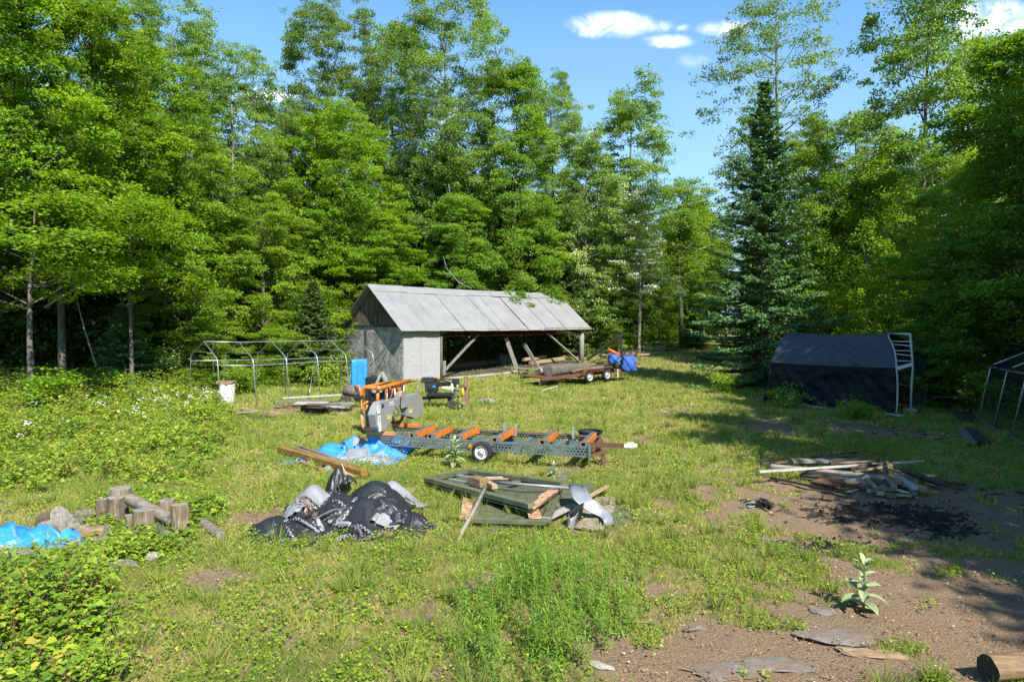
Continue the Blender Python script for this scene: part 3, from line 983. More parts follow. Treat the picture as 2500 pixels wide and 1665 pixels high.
# right
plant('spruce_tree', 'big dark blue-green spruce beside the black covered shelter', 'tree', 's0', 1862, 37, 195, 4.7, group=GT, rot=.4)
plant('aspen_tree', 'tall thin aspen with open branches rising behind the big spruce', 'tree', 'a2', 1915, 47, -60, 4.8, group=GT)
plant('aspen_tree', 'grey-green poplar in the low gap right of the spruce', 'tree', 'a1', 2090, 54, 285, 4.2, group=GT)
plant('maple_tree', 'tall silvery-green maple whose top touches the cloud at upper right', 'tree', 'm1', 2255, 42, -100, 5.2, M_aspen, group=GT)
plant('maple_tree', 'mid-green maple close against the right flank of the big spruce', 'tree', 'm6', 1965, 45, 320, 3.4, M_maple_g, group=GT)
plant('birch_tree', 'bright yellow-green birch glowing behind the black covered shelter', 'tree', 'b0', 2120, 42, 400, 4.0, group=GT)
plant('maple_tree', 'shaded green maple between the glowing birch and the dark right edge', 'tree', 'm6', 2330, 33, 330, 3.4, M_maple_g, group=GT)
plant('maple_tree', 'dark shaded maple at the right edge with a sunlit top', 'tree', 'm2', 2450, 28, 175, 3.8, M_maple_o, group=GT)
plant('maple_tree', 'tallest dark maple, partly outside the right edge of the photo', 'tree', 'm2', 2560, 24, 50, 3.8, M_maple_d, group=GT)
plant('maple_tree', 'low dark maple behind the netted frame', 'tree', 'm4', 2420, 27, 560, 3.2, M_maple_d, group=GT)
plant('maple_tree', 'low shaded maple right behind the white rungs of the shelter', 'tree', 'm4', 2300, 31, 600, 3.0, M_maple_d, group=GT)

# blossoming tree by the path: flowers lie in level sprays
def blossom_tree():
    d = ray(1560, HOR); Yd = 55; x = d.x / d.y * Yd; z0 = float(gz(x, Yd))
    H = CAMZ + (HOR - 465) * Yd / F - z0
    root = thing('blossoming_tree', 'slim tree in white blossom beside the far end of the shed', 'tree', (x, Yd, z0), GT)
    rng = np.random.default_rng(77)
    segs = [([(0, 0, 0), (.1, 0, H * .4), (-.05, .1, H * .75), (0, 0, H)], [.13, .10, .06, .02], 7)]
    lv = Leaves(); fl = Leaves()
    for i in range(40):
        k = (i + .5) / 40
        z = H * (.30 + .68 * k); az = i * 2.4; ln = 3.9 * (1 - k * .75) * rng.uniform(.6, 1.1)
        p1 = np.array([math.cos(az) * ln, math.sin(az) * ln, z + ln * .25])
        segs.append(([(0, 0, z - .2), tuple(p1 * .5 + np.array([0, 0, z * .5 + .1])), tuple(p1)], [.03, .02, .006], 4))
        for j in range(7):
            s = .3 + .7 * (j + rng.random()) / 7
            q = np.array([0, 0, z]) * (1 - s) + p1 * s + rng.normal(0, .22, 3)
            spray(lv, rng, q, rng.uniform(.4, .7), .3, 42, .13, 1.0, (0, 0, 0), rng.normal(0, .1))
            if rng.random() < .55:
                n = 44; a = rng.uniform(0, 2 * PI, n); r = np.sqrt(rng.random(n)) * .5
                c = q + np.stack([np.cos(a) * r, np.sin(a) * r, .12 + rng.normal(0, .05, n)], -1)
                fl.add(c, rand_unit(rng, n), unit(np.array([0, 0, 1.]) + rng.normal(0, .5, (n, 3))), rng.uniform(.07, .13, n), rng.uniform(.06, .11, n), .5)
    link('trunk', trunk_mesh('blossoming_tree_trunk', segs, M_barkp), root)
    link('crown', lv.mesh('blossoming_tree_crown', M_maple_g), root)
    link('blossoms', fl.mesh('blossoming_tree_blossoms', M_petal), root)


blossom_tree()

# saplings and shrubs
for nm, lab, pr, px, Yd, yt, R, mt in (
    ('maple_sapling', 'leafy green sapling filling the tent frame at its left end', 'm4', 520, 34.5, 790, 1.9, M_maple_g),
    ('maple_sapling', 'bright leafy sapling seen through the middle bays of the tent frame', 'm3', 690, 37.5, 800, 2.1, M_maple_y),
    ('shrub', 'silvery bush just left of the tent frame', 'u2', 385, 34, 815, 1.7, M_silver),
    ('shrub', 'dark green bush behind the white drum', 'u0', 590, 32.5, 880, 1.3, M_maple_g),
    ('shrub', 'bright bush under the hanging blue tarp', 'u1', 800, 37, 870, 1.3, M_bramble),
    ('maple_sapling', 'pale sapling with a thin pole-like stem in the woods left of the shed', 'm4', 735, 41, 640, 2.0, M_maple_g),
    ('maple_sapling', 'low bright sapling against the left wall of the shed', 'm3', 820, 43, 690, 2.3, M_maple_y),
    ('shrub', 'grey-green bush at the dark edge of the left woods', 'u2', 30, 27.5, 870, 2.0, M_aspen),
    ('shrub', 'tall leafy bush standing alone before the dark gap', 'u0', 285, 29, 895, 1.2, M_maple_g),
    ('shrub', 'large-leaved bush at the far left above the brambles', 'u0', 110, 25, 895, 1.5, M_maple_y),
    ('maple_sapling', 'sapling behind the lumber stacks right of the shed', 'm4', 1490, 57, 700, 2.3, M_maple_g),
    ('maple_sapling', 'sunny low sapling left of the path end trunk', 'm3', 1590, 62, 690, 2.8, M_maple_y),
    ('maple_sapling', 'sunny sapling at the end of the grass path', 'm3', 1700, 66, 690, 3.0, M_maple_y),
    ('hemlock_sapling', 'small hemlock at the foot of the bare path-end trunk', 's1', 1690, 60, 770, 1.6, M_hem),
    ('maple_sapling', 'leafy sapling seen through the open back of the shed', 'm3', 1175, 58, 735, 3.2, M_maple_y),
    ('maple_sapling', 'pale yellow sapling behind the left half of the black covered shelter', 'm3', 2010, 39, 690, 2.4, M_maple_y),
    ('maple_sapling', 'green sapling behind the right half of the black covered shelter', 'm4', 2160, 36, 640, 2.2, M_maple_g),
    ('shrub', 'shaded weed bush at the left foot of the black shelter', 'u1', 1925, 27.5, 935, 0.9, M_maple_g),
    ('shrub', 'flowering weed bush before the middle of the black shelter', 'u1', 2098, 24.5, 965, 0.8, M_maple_g),
    ('shrub', 'low bush under the edge of the big spruce', 'u0', 1770, 33, 900, 1.0, M_maple_g),
    ('shrub', 'dark bush overhanging the netted frame', 'u0', 2470, 27, 800, 1.7, M_maple_d),
    ('shrub', 'dark bush between the shelter and the netted frame', 'u0', 2310, 30, 850, 1.6, M_maple_d),
):
    plant(nm, lab, 'shrub' if nm == 'shrub' else 'sapling', pr, px, Yd, yt, R, mt, GS)

# bare trunk standing at the end of the path
def lone_trunk():
    b = G(1664, 846); top = D(1657, 650, b.y)
    root = thing('tree_trunk', 'straight bare trunk standing at the end of the grass path', 'tree trunk', b, None)
    mb = MB(); mb.tube([b - Vector((0, 0, .2)), b * .5 + top * .5 + Vector((.06, 0, 0)), top, top + Vector((0, 0, 4.2))], [.24, .20, .16, .07], 10)
    mb.build('trunk', M_bark, root)
    rng = np.random.default_rng(4); lv = Leaves()
    for i in range(150):
        q = np.array(top - b) + np.array([rng.normal(0, 1.5), rng.normal(0, 1.3), rng.uniform(-.4, 5.5)])
        spray(lv, rng, q, .7, .4, 50, .13, .9, (0, 0, 0), rng.normal(0, .1))
    link('crown', lv.mesh('tree_trunk_crown', M_maple_g), root)


lone_trunk()

# dead branches with bare twigs
def dead_branch(label, pts, seed):
    rng = random.Random(seed)
    mb = MB()
    P = [Vector(p) for p in pts]
    mb.tube(P, [.045 - .035 * i / (len(P) - 1) for i in range(len(P))], 6)
    for i in range(10):
        s = rng.uniform(.25, .95) * (len(P) - 1); k = int(s); q = P[k].lerp(P[min(k + 1, len(P) - 1)], s - k)
        d = Vector((rng.uniform(-1, 1), rng.uniform(-.6, .6), rng.uniform(-.7, .5))) * rng.uniform(.4, 1.1)
        mb.tube([q, q + d * .5 + Vector((0, 0, .08)), q + d], [.014, .009, .004], 4)
    o = mb.build('dead_branch', M_barkp, origin=P[0])
    tag(o, label, 'branch')


dead_branch('bare arching dead branch above the shed ridge', [D(1150, 705, 47), D(1120, 690, 46.5), D(1090, 655, 46), D(1082, 625, 46)], 1)
dead_branch('bleached dead branch reaching out of the dark left woods', [D(110, 750, 28), D(150, 725, 27.4), D(195, 700, 27), D(240, 690, 26.6), D(262, 680, 26.5)], 2)
dead_branch('thin dead stem leaning across the dark gap in the left woods', [D(235, 895, 29.5), D(205, 800, 30), D(180, 700, 30.5), D(160, 620, 31)], 3)

# ------------------------------------------------------------------ the woods behind: one mass
def woods():
    rng = np.random.default_rng(99)
    base = []
    for sd, H, R, kind in ((1, 17, 3.8, 'maple'), (2, 19, 3.6, 'aspen'), (3, 15, 3.8, 'maple')):
        r2 = np.random.default_rng(200 + sd)
        lv = Leaves(); tr = []
        for i in range(34):
            k = (i + .5) / 34; z = H * (.06 + .92 * k); az = i * 2.4
            ln = R * (1 - max(0, k - .4) ** 1.5 * 1.7) * r2.uniform(.6, 1.1)
            for j in range(5):
                s = (j + r2.random()) / 5
                q = np.array([math.cos(az) * ln * s, math.sin(az) * ln * s, z + r2.normal(0, .3)])
                spray(lv, r2, q, r2.uniform(.8, 1.4), .45, 34, .33, .9, (0, 0, 0), r2.normal(0, .1))
        a = lv.arrays()
        V = leaf_verts(*a[:5]); base.append((V, a[5], H))
    VV = []; RR = []; TV = []
    spots = []
    for i in range(46):      # behind the left front and the shed
        x = -52 + i * 1.75 + rng.normal(0, .8)
        for rowk in range(3):
            y = np.interp(x, [-52, -30, -18, -10, -2, 8, 14, 30], [24, 36, 44, 52, 62, 68, 80, 92]) + rowk * 6.0 + rng.uniform(0, 4)
            spots.append((x + rng.normal(0, .6), y, rng.uniform(.75, 1.0)))
    for i in range(34):      # the far end of the path
        spots.append((rng.uniform(4, 50), rng.uniform(88, 112), rng.uniform(.62, .85)))
    for i in range(26):      # behind the right front
        y = 30 + i * 2.3
        x = np.interp(y, [30, 45, 60, 80, 95], [27, 28, 28, 30, 34]) + rng.uniform(0, 7)
        spots.append((x, y, rng.uniform(.6, .95)))
    for i in range(16):      # the right side, casting the shade over the foreground
        y = 12 + i * 1.5
        spots.append((rng.uniform(21, 27) + max(0, y - 16) * .25, y, rng.uniform(.75, 1.0) * (1 if y < 21 else .6)))
    for (x, y, s) in ((14.0, -5.5, .85), (13.8, -1.8, .9), (13.8, 2.0, .92), (14.6, 5.6, .95), (16.0, 9.0, 1.0), (17.5, 12.0, 1.0), (19.5, 14, 1.), (19.4, 18.5, .9), (20.2, 21.5, .8), (17.8, 15.5, .9), (17, 3, 1.0), (17.5, 7.5, 1.), (17, -4, .9), (13.4, -3.6, .74), (14.6, -7.0, .8), (12.9, -6.4, .66)):
        spots.append((x, y, s))
    for i in range(16):
        spots.append((rng.uniform(-62, -22), rng.uniform(34, 62), rng.uniform(.7, 1.0)))
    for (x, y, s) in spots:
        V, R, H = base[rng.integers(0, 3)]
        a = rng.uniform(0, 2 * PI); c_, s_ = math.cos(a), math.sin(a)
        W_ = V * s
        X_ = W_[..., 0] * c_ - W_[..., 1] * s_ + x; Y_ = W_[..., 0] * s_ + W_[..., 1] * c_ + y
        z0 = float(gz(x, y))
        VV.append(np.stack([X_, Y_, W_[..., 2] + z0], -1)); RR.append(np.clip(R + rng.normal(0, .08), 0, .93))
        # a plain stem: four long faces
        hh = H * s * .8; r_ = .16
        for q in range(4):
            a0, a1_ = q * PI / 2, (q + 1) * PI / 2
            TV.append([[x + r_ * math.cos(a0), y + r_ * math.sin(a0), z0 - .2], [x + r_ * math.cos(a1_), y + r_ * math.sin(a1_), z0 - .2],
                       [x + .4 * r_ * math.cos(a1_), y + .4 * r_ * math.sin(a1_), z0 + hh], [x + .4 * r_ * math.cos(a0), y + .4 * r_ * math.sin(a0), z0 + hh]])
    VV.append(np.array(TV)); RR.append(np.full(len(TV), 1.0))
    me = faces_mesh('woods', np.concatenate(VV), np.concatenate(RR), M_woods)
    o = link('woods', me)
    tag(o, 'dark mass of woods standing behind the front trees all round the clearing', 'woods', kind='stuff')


woods()


# undergrowth along the edge of the woods
def undergrowth():
    rng = np.random.default_rng(31); lv = Leaves()
    edge = [(-24, 22), (-22, 27), (-19, 31), (-16.5, 33.5), (-13.5, 37.5), (-12, 42), (-8.5, 47.5), (-4, 52), (1, 56.5), (5, 59), (9.5, 61), (13, 63), (17, 62)]
    edge2 = [(15.5, 42), (16, 36), (17.5, 32), (19.5, 29), (20.5, 26), (21, 22), (20, 18)]
    for ed, n, hmax in ((edge, 300, 1.8), (edge2, 150, 2.0)):
        E = np.array(ed, float); seg = np.linalg.norm(np.diff(E, axis=0), axis=1); cum = np.concatenate([[0], np.cumsum(seg)])
        for i in range(n):
            s = rng.uniform(0, cum[-1]); k = min(len(seg) - 1, int(np.searchsorted(cum, s) - 1)); k = max(k, 0)
            p = E[k] + (E[k + 1] - E[k]) * (s - cum[k]) / seg[k]
            d = (E[k + 1] - E[k]) / seg[k]; nrm = np.array([-d[1], d[0]])
            q = p + nrm * (rng.normal(1.2, 1.4)) + rng.normal(0, .3, 2)
            h = rng.uniform(.4, hmax) * rng.uniform(.5, 1) * (.5 if q[0] < -13 else 1)
            if q[0] < -15 and rng.random() < .5: continue
            z0 = float(gz(q[0], q[1])); tone = rng.normal(0, .14)
            for j in range(7):
                c = np.array([q[0], q[1], z0 + h * (j + .6) / 7]) + rng.normal(0, .28, 3) * np.array([1, 1, .3])
                spray(lv, rng, c, rng.uniform(.25, .55), .4, 24, .125, .95, (0, 0, 0), tone, .4)
    o = link('undergrowth', lv.mesh('undergrowth', M_maple_g))
    tag(o, 'low leafy undergrowth along the foot of the woods', 'undergrowth', kind='stuff')


undergrowth()
# ------------------------------------------------------------------ grass, brambles, litter
BR_POLYS = [P2([(-200, 930), (120, 925), (300, 935), (470, 960), (560, 990), (585, 1060), (500, 1150), (450, 1215), (330, 1185), (210, 1190), (-200, 1260)]),
            P2([(-260, 1330), (120, 1335), (190, 1370), (240, 1440), (265, 1540), (275, 1665), (240, 1800), (-400, 1800)]),
            P2([(230, 1225), (330, 1200), (520, 1240), (480, 1310), (430, 1345), (260, 1380), (200, 1340)])]
WEED = P2([(1120, 1490), (1200, 1420), (1290, 1390), (1450, 1400), (1545, 1445), (1565, 1530), (1520, 1600), (1400, 1680), (1150, 1700), (1085, 1610)])


def scatter(rng, n, y0, y1):
    """points in the wedge the photograph can see between two depths"""
    y = np.sqrt(rng.uniform(y0 * y0, y1 * y1, n))
    x = rng.uniform(-.82, .82, n) * y
    return x, y


def grass():
    rng = np.random.default_rng(17)
    C = []; Dd = []; Nn = []; L = []; W = []; R = []
    lv = Leaves()
    for y0, y1, n, h, wd in ((5.6, 10, 120000, .085, .0075), (10, 16, 150000, .10, .010), (16, 26, 170000, .12, .014), (26, 42, 150000, .15, .024), (42, 66, 90000, .20, .045)):
        x, y = scatter(rng, n, y0, y1)
        d = dirt_at(x, y) + field(x, y, BURN) * .5
        clump = smooth_noise(x, y, 21, .9, 3)
        keep = rng.random(n) < np.clip(1.05 - d * 1.55 + clump * .5, 0.0, 1)
        keep &= (d < .70 + .2 * rng.random(n))
        x, y, clump = x[keep], y[keep], clump[keep]
        m_ = len(x)
        a = rng.uniform(0, 2 * PI, m_); le = rng.uniform(.15, .95, m_)
        lush = smooth_noise(x, y, 33, 3.5, 3)
        hh = h * rng.uniform(.45, 1.35, m_) * (1 + .45 * lush) * (1 + .3 * clump)
        # longer grass along the sawmill and by the right edge of the shade
        D_ = np.stack([np.cos(a) * le, np.sin(a) * le, np.ones(m_)], -1)
        z = gz(x, y) - .01
        tone = np.clip(.52 - .34 * lush - .18 * clump + rng.normal(0, .16, m_) + (rng.random(m_) < .05) * .4, 0, 1)
        lv.add(np.stack([x, y, z], -1), D_, np.stack([-np.sin(a), np.cos(a), np.zeros(m_)], -1), hh, wd * rng.uniform(.7, 1.5, m_), tone)
    # tufts of taller grass
    for y0, y1, n in ((6, 14, 260), (14, 26, 420), (26, 48, 420)):
        x, y = scatter(rng, n, y0, y1)
        keep = dirt_at(x, y) < .4
        for cx, cy in zip(x[keep], y[keep]):
            k = rng.integers(25, 60); a = rng.uniform(0, 2 * PI, k); le = rng.uniform(.05, .8, k); r = rng.uniform(0, .09, k)
            px_, py_ = cx + np.cos(a) * r, cy + np.sin(a) * r
            lv.add(np.stack([px_, py_, gz(px_, py_)], -1), np.stack([np.cos(a) * le, np.sin(a) * le, np.ones(k)], -1), np.stack([-np.sin(a), np.cos(a), np.zeros(k)], -1),
                   rng.uniform(.14, .36, k), .009 + .0006 * cy, np.clip(rng.normal(.3, .15, k) + rng.normal(0, .1), 0, 1))
    o = link('grass', lv.mesh('grass', M_grass, blade=True))
    tag(o, 'short patchy yellow-green grass over the clearing', 'grass', kind='stuff')
    # low broad-leaved weeds between the blades
    lw = Leaves()
    for y0, y1, n, s in ((5.6, 11, 26000, .034), (11, 20, 34000, .045), (20, 40, 30000, .075)):
        x, y = scatter(rng, n, y0, y1)
        d = dirt_at(x, y); cl_ = smooth_noise(x, y, 41, 1.3, 3) + .25 * (x < -1.5)
        keep = (rng.random(n) < np.clip(.55 - d * .75 + cl_ * .9, 0.01, 1)) & (d < .8)
        x, y = x[keep], y[keep]
        for rep in range(3):
            m_ = len(x); a = rng.uniform(0, 2 * PI, m_)
            r = s * rng.uniform(.2, 1.6, m_)
            px_, py_ = x + np.cos(a) * r, y + np.sin(a) * r
            l = s * rng.uniform(.7, 1.6, m_)
            lw.add(np.stack([px_, py_, gz(px_, py_) + rng.uniform(.01, .09, m_)], -1), np.stack([np.cos(a), np.sin(a), rng.normal(.1, .3, m_)], -1),
                   np.array([0, 0, 1.]) + rng.normal(0, .35, (m_, 3)), l, l * rng.uniform(.5, .8, m_), np.clip(rng.normal(.42, .22, m_) + (rng.random(m_) < .05) * .45, 0, 1))
    o = link('low_weeds', lw.mesh('low_weeds', M_bramble))
    tag(o, 'low broad-leaved weeds and creepers among the grass', 'weeds', kind='stuff')


grass()


BARE = P2([(-60, 1262), (100, 1205), (240, 1180), (470, 1190), (500, 1330), (420, 1345), (200, 1375), (100, 1400), (-60, 1420)])


def brambles():
    rng = np.random.default_rng(23)
    lv = Leaves(); fl = Leaves()
    for pi, (poly, n, hgt, ls) in enumerate(zip(BR_POLYS, (3000, 1000, 420), (.44, .42, .16), (.068, .056, .048))):
        P = np.array(poly); lo, hi = P.min(0), P.max(0)
        hi[1] = min(hi[1], 36)
        if pi == 1: lo[0] = max(lo[0], -7.5); lo[1] = max(lo[1], 5.2)
        x = []; y = []
        while len(x) < n:
            q = rng.uniform(lo, hi, (n * 3, 2)); ok = inpoly(q[:, 0], q[:, 1], poly)
            ok &= ~(inpoly(q[:, 0], q[:, 1], BARE) & (rng.random(len(q)) < .93))
            x += list(q[ok, 0]); y += list(q[ok, 1])
        x = np.array(x[:n]); y = np.array(y[:n])
        hm = hgt * (1 + .8 * smooth_noise(x, y, 51 + pi, 3.0, 3)) * (1 + .5 * sstep((-x - 10) / 8) * (pi == 0))
        for cx, cy, h in zip(x, y, hm):
            h = max(.12, h * rng.uniform(.5, 1.25))
            z0 = float(gz(cx, cy)); a0 = rng.uniform(0, 2 * PI); sp = rng.uniform(.1, .7) * h
            tone = rng.normal(0, .2); lsz = rng.choice([.55, .8, 1.0, 1.35])
            # cane
            q0 = np.array([cx, cy, z0]); q1 = np.array([cx + math.cos(a0) * sp, cy + math.sin(a0) * sp, z0 + h])
            lv.add([(q0 + q1) / 2], [q1 - q0], [[math.sin(a0), -math.cos(a0), .2]], [np.linalg.norm(q1 - q0) * rng.uniform(1, 1.35)], [.014], [1.0])
            k = rng.integers(9, 20)
            s = rng.uniform(.15, 1.05, k)
            c = q0 + (q1 - q0) * s[:, None] + rng.normal(0, .11, (k, 3)) * np.array([1, 1, .35])
            c[:, 2] = np.maximum(c[:, 2], z0 + .03)
            a = rng.uniform(0, 2 * PI, k)
            for tri in range(3):       # three leaflets
                aa = a + (tri - 1) * 1.0
                dd = np.stack([np.cos(aa), np.sin(aa), rng.normal(-.1, .25, k)], -1)
                l = ls * lsz * rng.uniform(.7, 1.35, k) * (1 + .25 * (tri == 1))
                lv.add(c + dd * (l * .5)[:, None], dd, np.array([0, -.15, 1.]) + rng.normal(0, .33, (k, 3)), l, l * rng.uniform(.55, .8, k), np.clip(.42 + tone + rng.normal(0, .16, k) + (rng.random(k) < .04) * .4, 0, .96))
    o = link('brambles', lv.mesh('brambles', M_bramble))
    tag(o, 'sunny tangle of brambles and raspberry canes on the left', 'brambles', kind='stuff')
    for px, py, rx, ry, n in ((370, 985, 40, 25, 10), (430, 1000, 40, 25, 13), (510, 985, 40, 14, 10), (340, 1030, 16, 30, 9), (230, 1005, 40, 20, 6), (120, 990, 60, 20, 4), (1925, 985, 14, 8, 5), (2088, 972, 12, 12, 10), (80, 1080, 80, 30, 4)):
        for i in range(n):
            p = G(px + rng.normal(0, rx * .5), py + rng.normal(0, ry * .5) + 12)
            h = rng.uniform(.35, .75)
            m_ = 7; a = rng.uniform(0, 2 * PI, m_)
            c = np.array([p.x, p.y, p.z + h]) + rng.normal(0, .05, (m_, 3))
            fl.add(c, np.stack([np.cos(a), np.sin(a), np.full(m_, .2)], -1), np.array([0, -.5, 1.]) + rng.normal(0, .3, (m_, 3)), .06, .045, .5)
    o = link('bramble_blossom', fl.mesh('bramble_blossom', M_petal))
    tag(o, 'small white blossoms sprinkled over the brambles', 'blossom', kind='stuff')


brambles()


def dry_litter():
    rng = np.random.default_rng(61); lv = Leaves()
    for y0, y1, n, s in ((5.6, 12, 26000, .024), (12, 24, 9000, .045), (24, 40, 1500, .09)):
        x, y = scatter(rng, n, y0, y1)
        d = dirt_at(x, y)
        keep = (rng.random(n) < .22 + .55 * np.clip(d, 0, 1) + .5 * (d > .6) * (y < 9.5)) & (field(x, y, BURN) < .25)
        keep &= rng.random(n) < .35 + .8 * smooth_noise(x, y, 71, 1.2, 3)
        x, y = x[keep], y[keep]; m_ = len(x)
        a = rng.uniform(0, 2 * PI, m_); l = s * rng.uniform(.5, 1.9, m_)
        lv.add(np.stack([x, y, gz(x, y) + rng.uniform(.008, .03, m_)], -1), np.stack([np.cos(a), np.sin(a), rng.normal(0, .12, m_)], -1), np.array([0, 0, 1.]) + rng.normal(0, .25, (m_, 3)),
               l, l * rng.uniform(.25, .7, m_), np.clip(rng.normal(.5, .25, m_), 0, 1))
        m2 = m_ // 2; i = rng.integers(0, m_, m2); a = rng.uniform(0, 2 * PI, m2); l = s * rng.uniform(2, 6, m2)
        lv.add(np.stack([x[i], y[i] + .02, gz(x[i], y[i]) + .015], -1), np.stack([np.cos(a), np.sin(a), rng.normal(0, .06, m2)], -1), np.array([0, 0, 1.]) + rng.normal(0, .2, (m2, 3)), l, .008, np.clip(rng.normal(.3, .2, m2), 0, 1))
    o = link('leaf_litter', lv.mesh('leaf_litter', M_litter))
    tag(o, 'dry leaves, twigs and bark chips strewn over the bare soil', 'litter', kind='stuff')
    # charcoal
    mb = MB(); r2 = random.Random(8)
    for px, py, rx, ry, n in ((2140, 1250, 170, 26, 420), (2300, 1290, 90, 24, 160), (2010, 1330, 110, 16, 160), (2240, 1275, 120, 20, 150), (1858, 1228, 36, 8, 50), (2330, 1262, 100, 20, 60), (2060, 1262, 60, 14, 70)):
        for i in range(int(n * 1.4)):
            p = G(px + r2.gauss(0, rx * .5), py + r2.gauss(0, ry * .6))
            s = r2.uniform(.007, .024) * (2.2 if r2.random() < .08 else 1)
            M = Matrix.Rotation(r2.uniform(0, 6), 3, 'Z') @ Matrix.Rotation(r2.uniform(-.5, .5), 3, 'X')
            mb.box(p + Vector((0, 0, s * .25)), (s * r2.uniform(.8, 2.2), s, s * r2.uniform(.5, .9)), M)
    o = mb.build('charcoal', M_coal)
    tag(o, 'black charcoal bits scattered over the burnt ground', 'charcoal', kind='stuff')


dry_litter()


# goldenrod stems growing in a patch at the bottom of the picture: nobody could count the leaves, but it is one clump
def goldenrod():
    rng = np.random.default_rng(13); lv = Leaves()
    P = np.array(WEED); lo, hi = P.min(0), P.max(0)
    c0 = P.mean(0); n = 0
    while n < 210:
        q = rng.uniform(lo, hi)
        if not inpoly(q[0], q[1], WEED): continue
        n += 1
        edge = np.exp(-np.sum(((q - c0) / (hi - lo) * 2) ** 2))
        h = rng.uniform(.28, .68) * (.6 + .6 * edge)
        a0 = rng.uniform(0, 2 * PI); le = rng.uniform(0, .14)
        top = np.array([q[0] + math.cos(a0) * le, q[1] + math.sin(a0) * le, gz(q[0], q[1]) + h]); b0 = np.array([q[0], q[1], float(gz(q[0], q[1]))])
        for sgn in (0, PI / 2):
            lv.add([(b0 + top) / 2], [top - b0], [[math.cos(a0 + sgn), math.sin(a0 + sgn), 0]], [h], [.009], [.98])
        tn = rng.normal(0, .13); k = int(rng.uniform(22, 34) * h / .5); s = np.linspace(.12, 1.0, k); a = np.arange(k) * 2.4 + rng.uniform(0, 6)
        l = (.11 - .045 * s) * rng.uniform(.8, 1.25, k)
        el = -.35 + 1.25 * s ** 2 + rng.normal(0, .2, k)
        d = np.stack([np.cos(a) * np.cos(el), np.sin(a) * np.cos(el), np.sin(el)], -1)
        c = b0 + (top - b0) * s[:, None]
        lv.add(c + d * (l * .42)[:, None], d, np.stack([-np.cos(a) * np.sin(el), -np.sin(a) * np.sin(el), np.cos(el)], -1) + rng.normal(0, .15, (k, 3)), l, l * rng.uniform(.14, .2, k), np.clip(.28 + tn + .42 * s + rng.normal(0, .13, k), 0, .93))
    o = link('goldenrod', lv.mesh('goldenrod', M_weed, belly=.45))
    tag(o, 'thick patch of knee-high narrow-leaved goldenrod stems at the bottom', 'weeds', kind='stuff')


goldenrod()


def mullein(label, base, h, seed, spread=.22):
    rng = np.random.default_rng(seed); V = []; R = []
    root = thing('mullein_plant', label, 'plant', base, 'mullein plants')
    mb = MB(); mb.tube([base, base + Vector((.02, 0, h * .95))], [.016 * h / .6, .008], 6)
    mb.build('stem', M_mull, root)
    n = 20
    for i in range(n):
        s = (i + .5) / n; a = i * 2.4 + rng.normal(0, .2)
        l = (.46 - .30 * s) * h * rng.uniform(.85, 1.15) + .04; wd = l * rng.uniform(.36, .46)
        el = math.radians(15 + 62 * s + rng.normal(0, 8))
        p0 = np.array([0, 0, h * (.04 + .88 * s)])
        d = np.array([math.cos(a), math.sin(a), 0]); side = np.array([-math.sin(a), math.cos(a), 0])
        prev = None
        for j in range(6):       # a leaf of five strips that arches over
            q = j / 5; e = el - 1.1 * q * q
            c = p0 + d * l * q * math.cos(el - .5 * q) + np.array([0, 0, 1]) * l * q * math.sin(el - .55 * q)
            ww = wd * math.sin(PI * min(1, .08 + q * .9)) ** .8 * .5
            cur = (c - side * ww + np.array([0, 0, ww * .35]), c, c + side * ww + np.array([0, 0, ww * .35]))
            if prev is not None:
                V.append([prev[0], prev[1], cur[1], cur[0]]); V.append([prev[1], prev[2], cur[2], cur[1]])
                r = np.clip(.25 + .5 * s + rng.normal(0, .06), 0, 1); R += [r, r]
            prev = cur
    link('foliage', faces_mesh('mullein_foliage', np.array(V), np.array(R), M_mull), root)


mullein('tall pale mullein growing against the near rail of the sawmill track', G(1110, 1142), .72, 1)
mullein('woolly mullein at the edge of the bare dirt in the lower right', G(2108, 1492), .62, 2)
mullein('mullein among the weeds in front of the black engine stand', G(1118, 1002), .95, 3)
mullein('tiny mullein rosette beside the torn green panel', G(1352, 1166), .32, 4)
mullein('small mullein left of the black rail end barrel shadow', G(960, 1013), .40, 5)
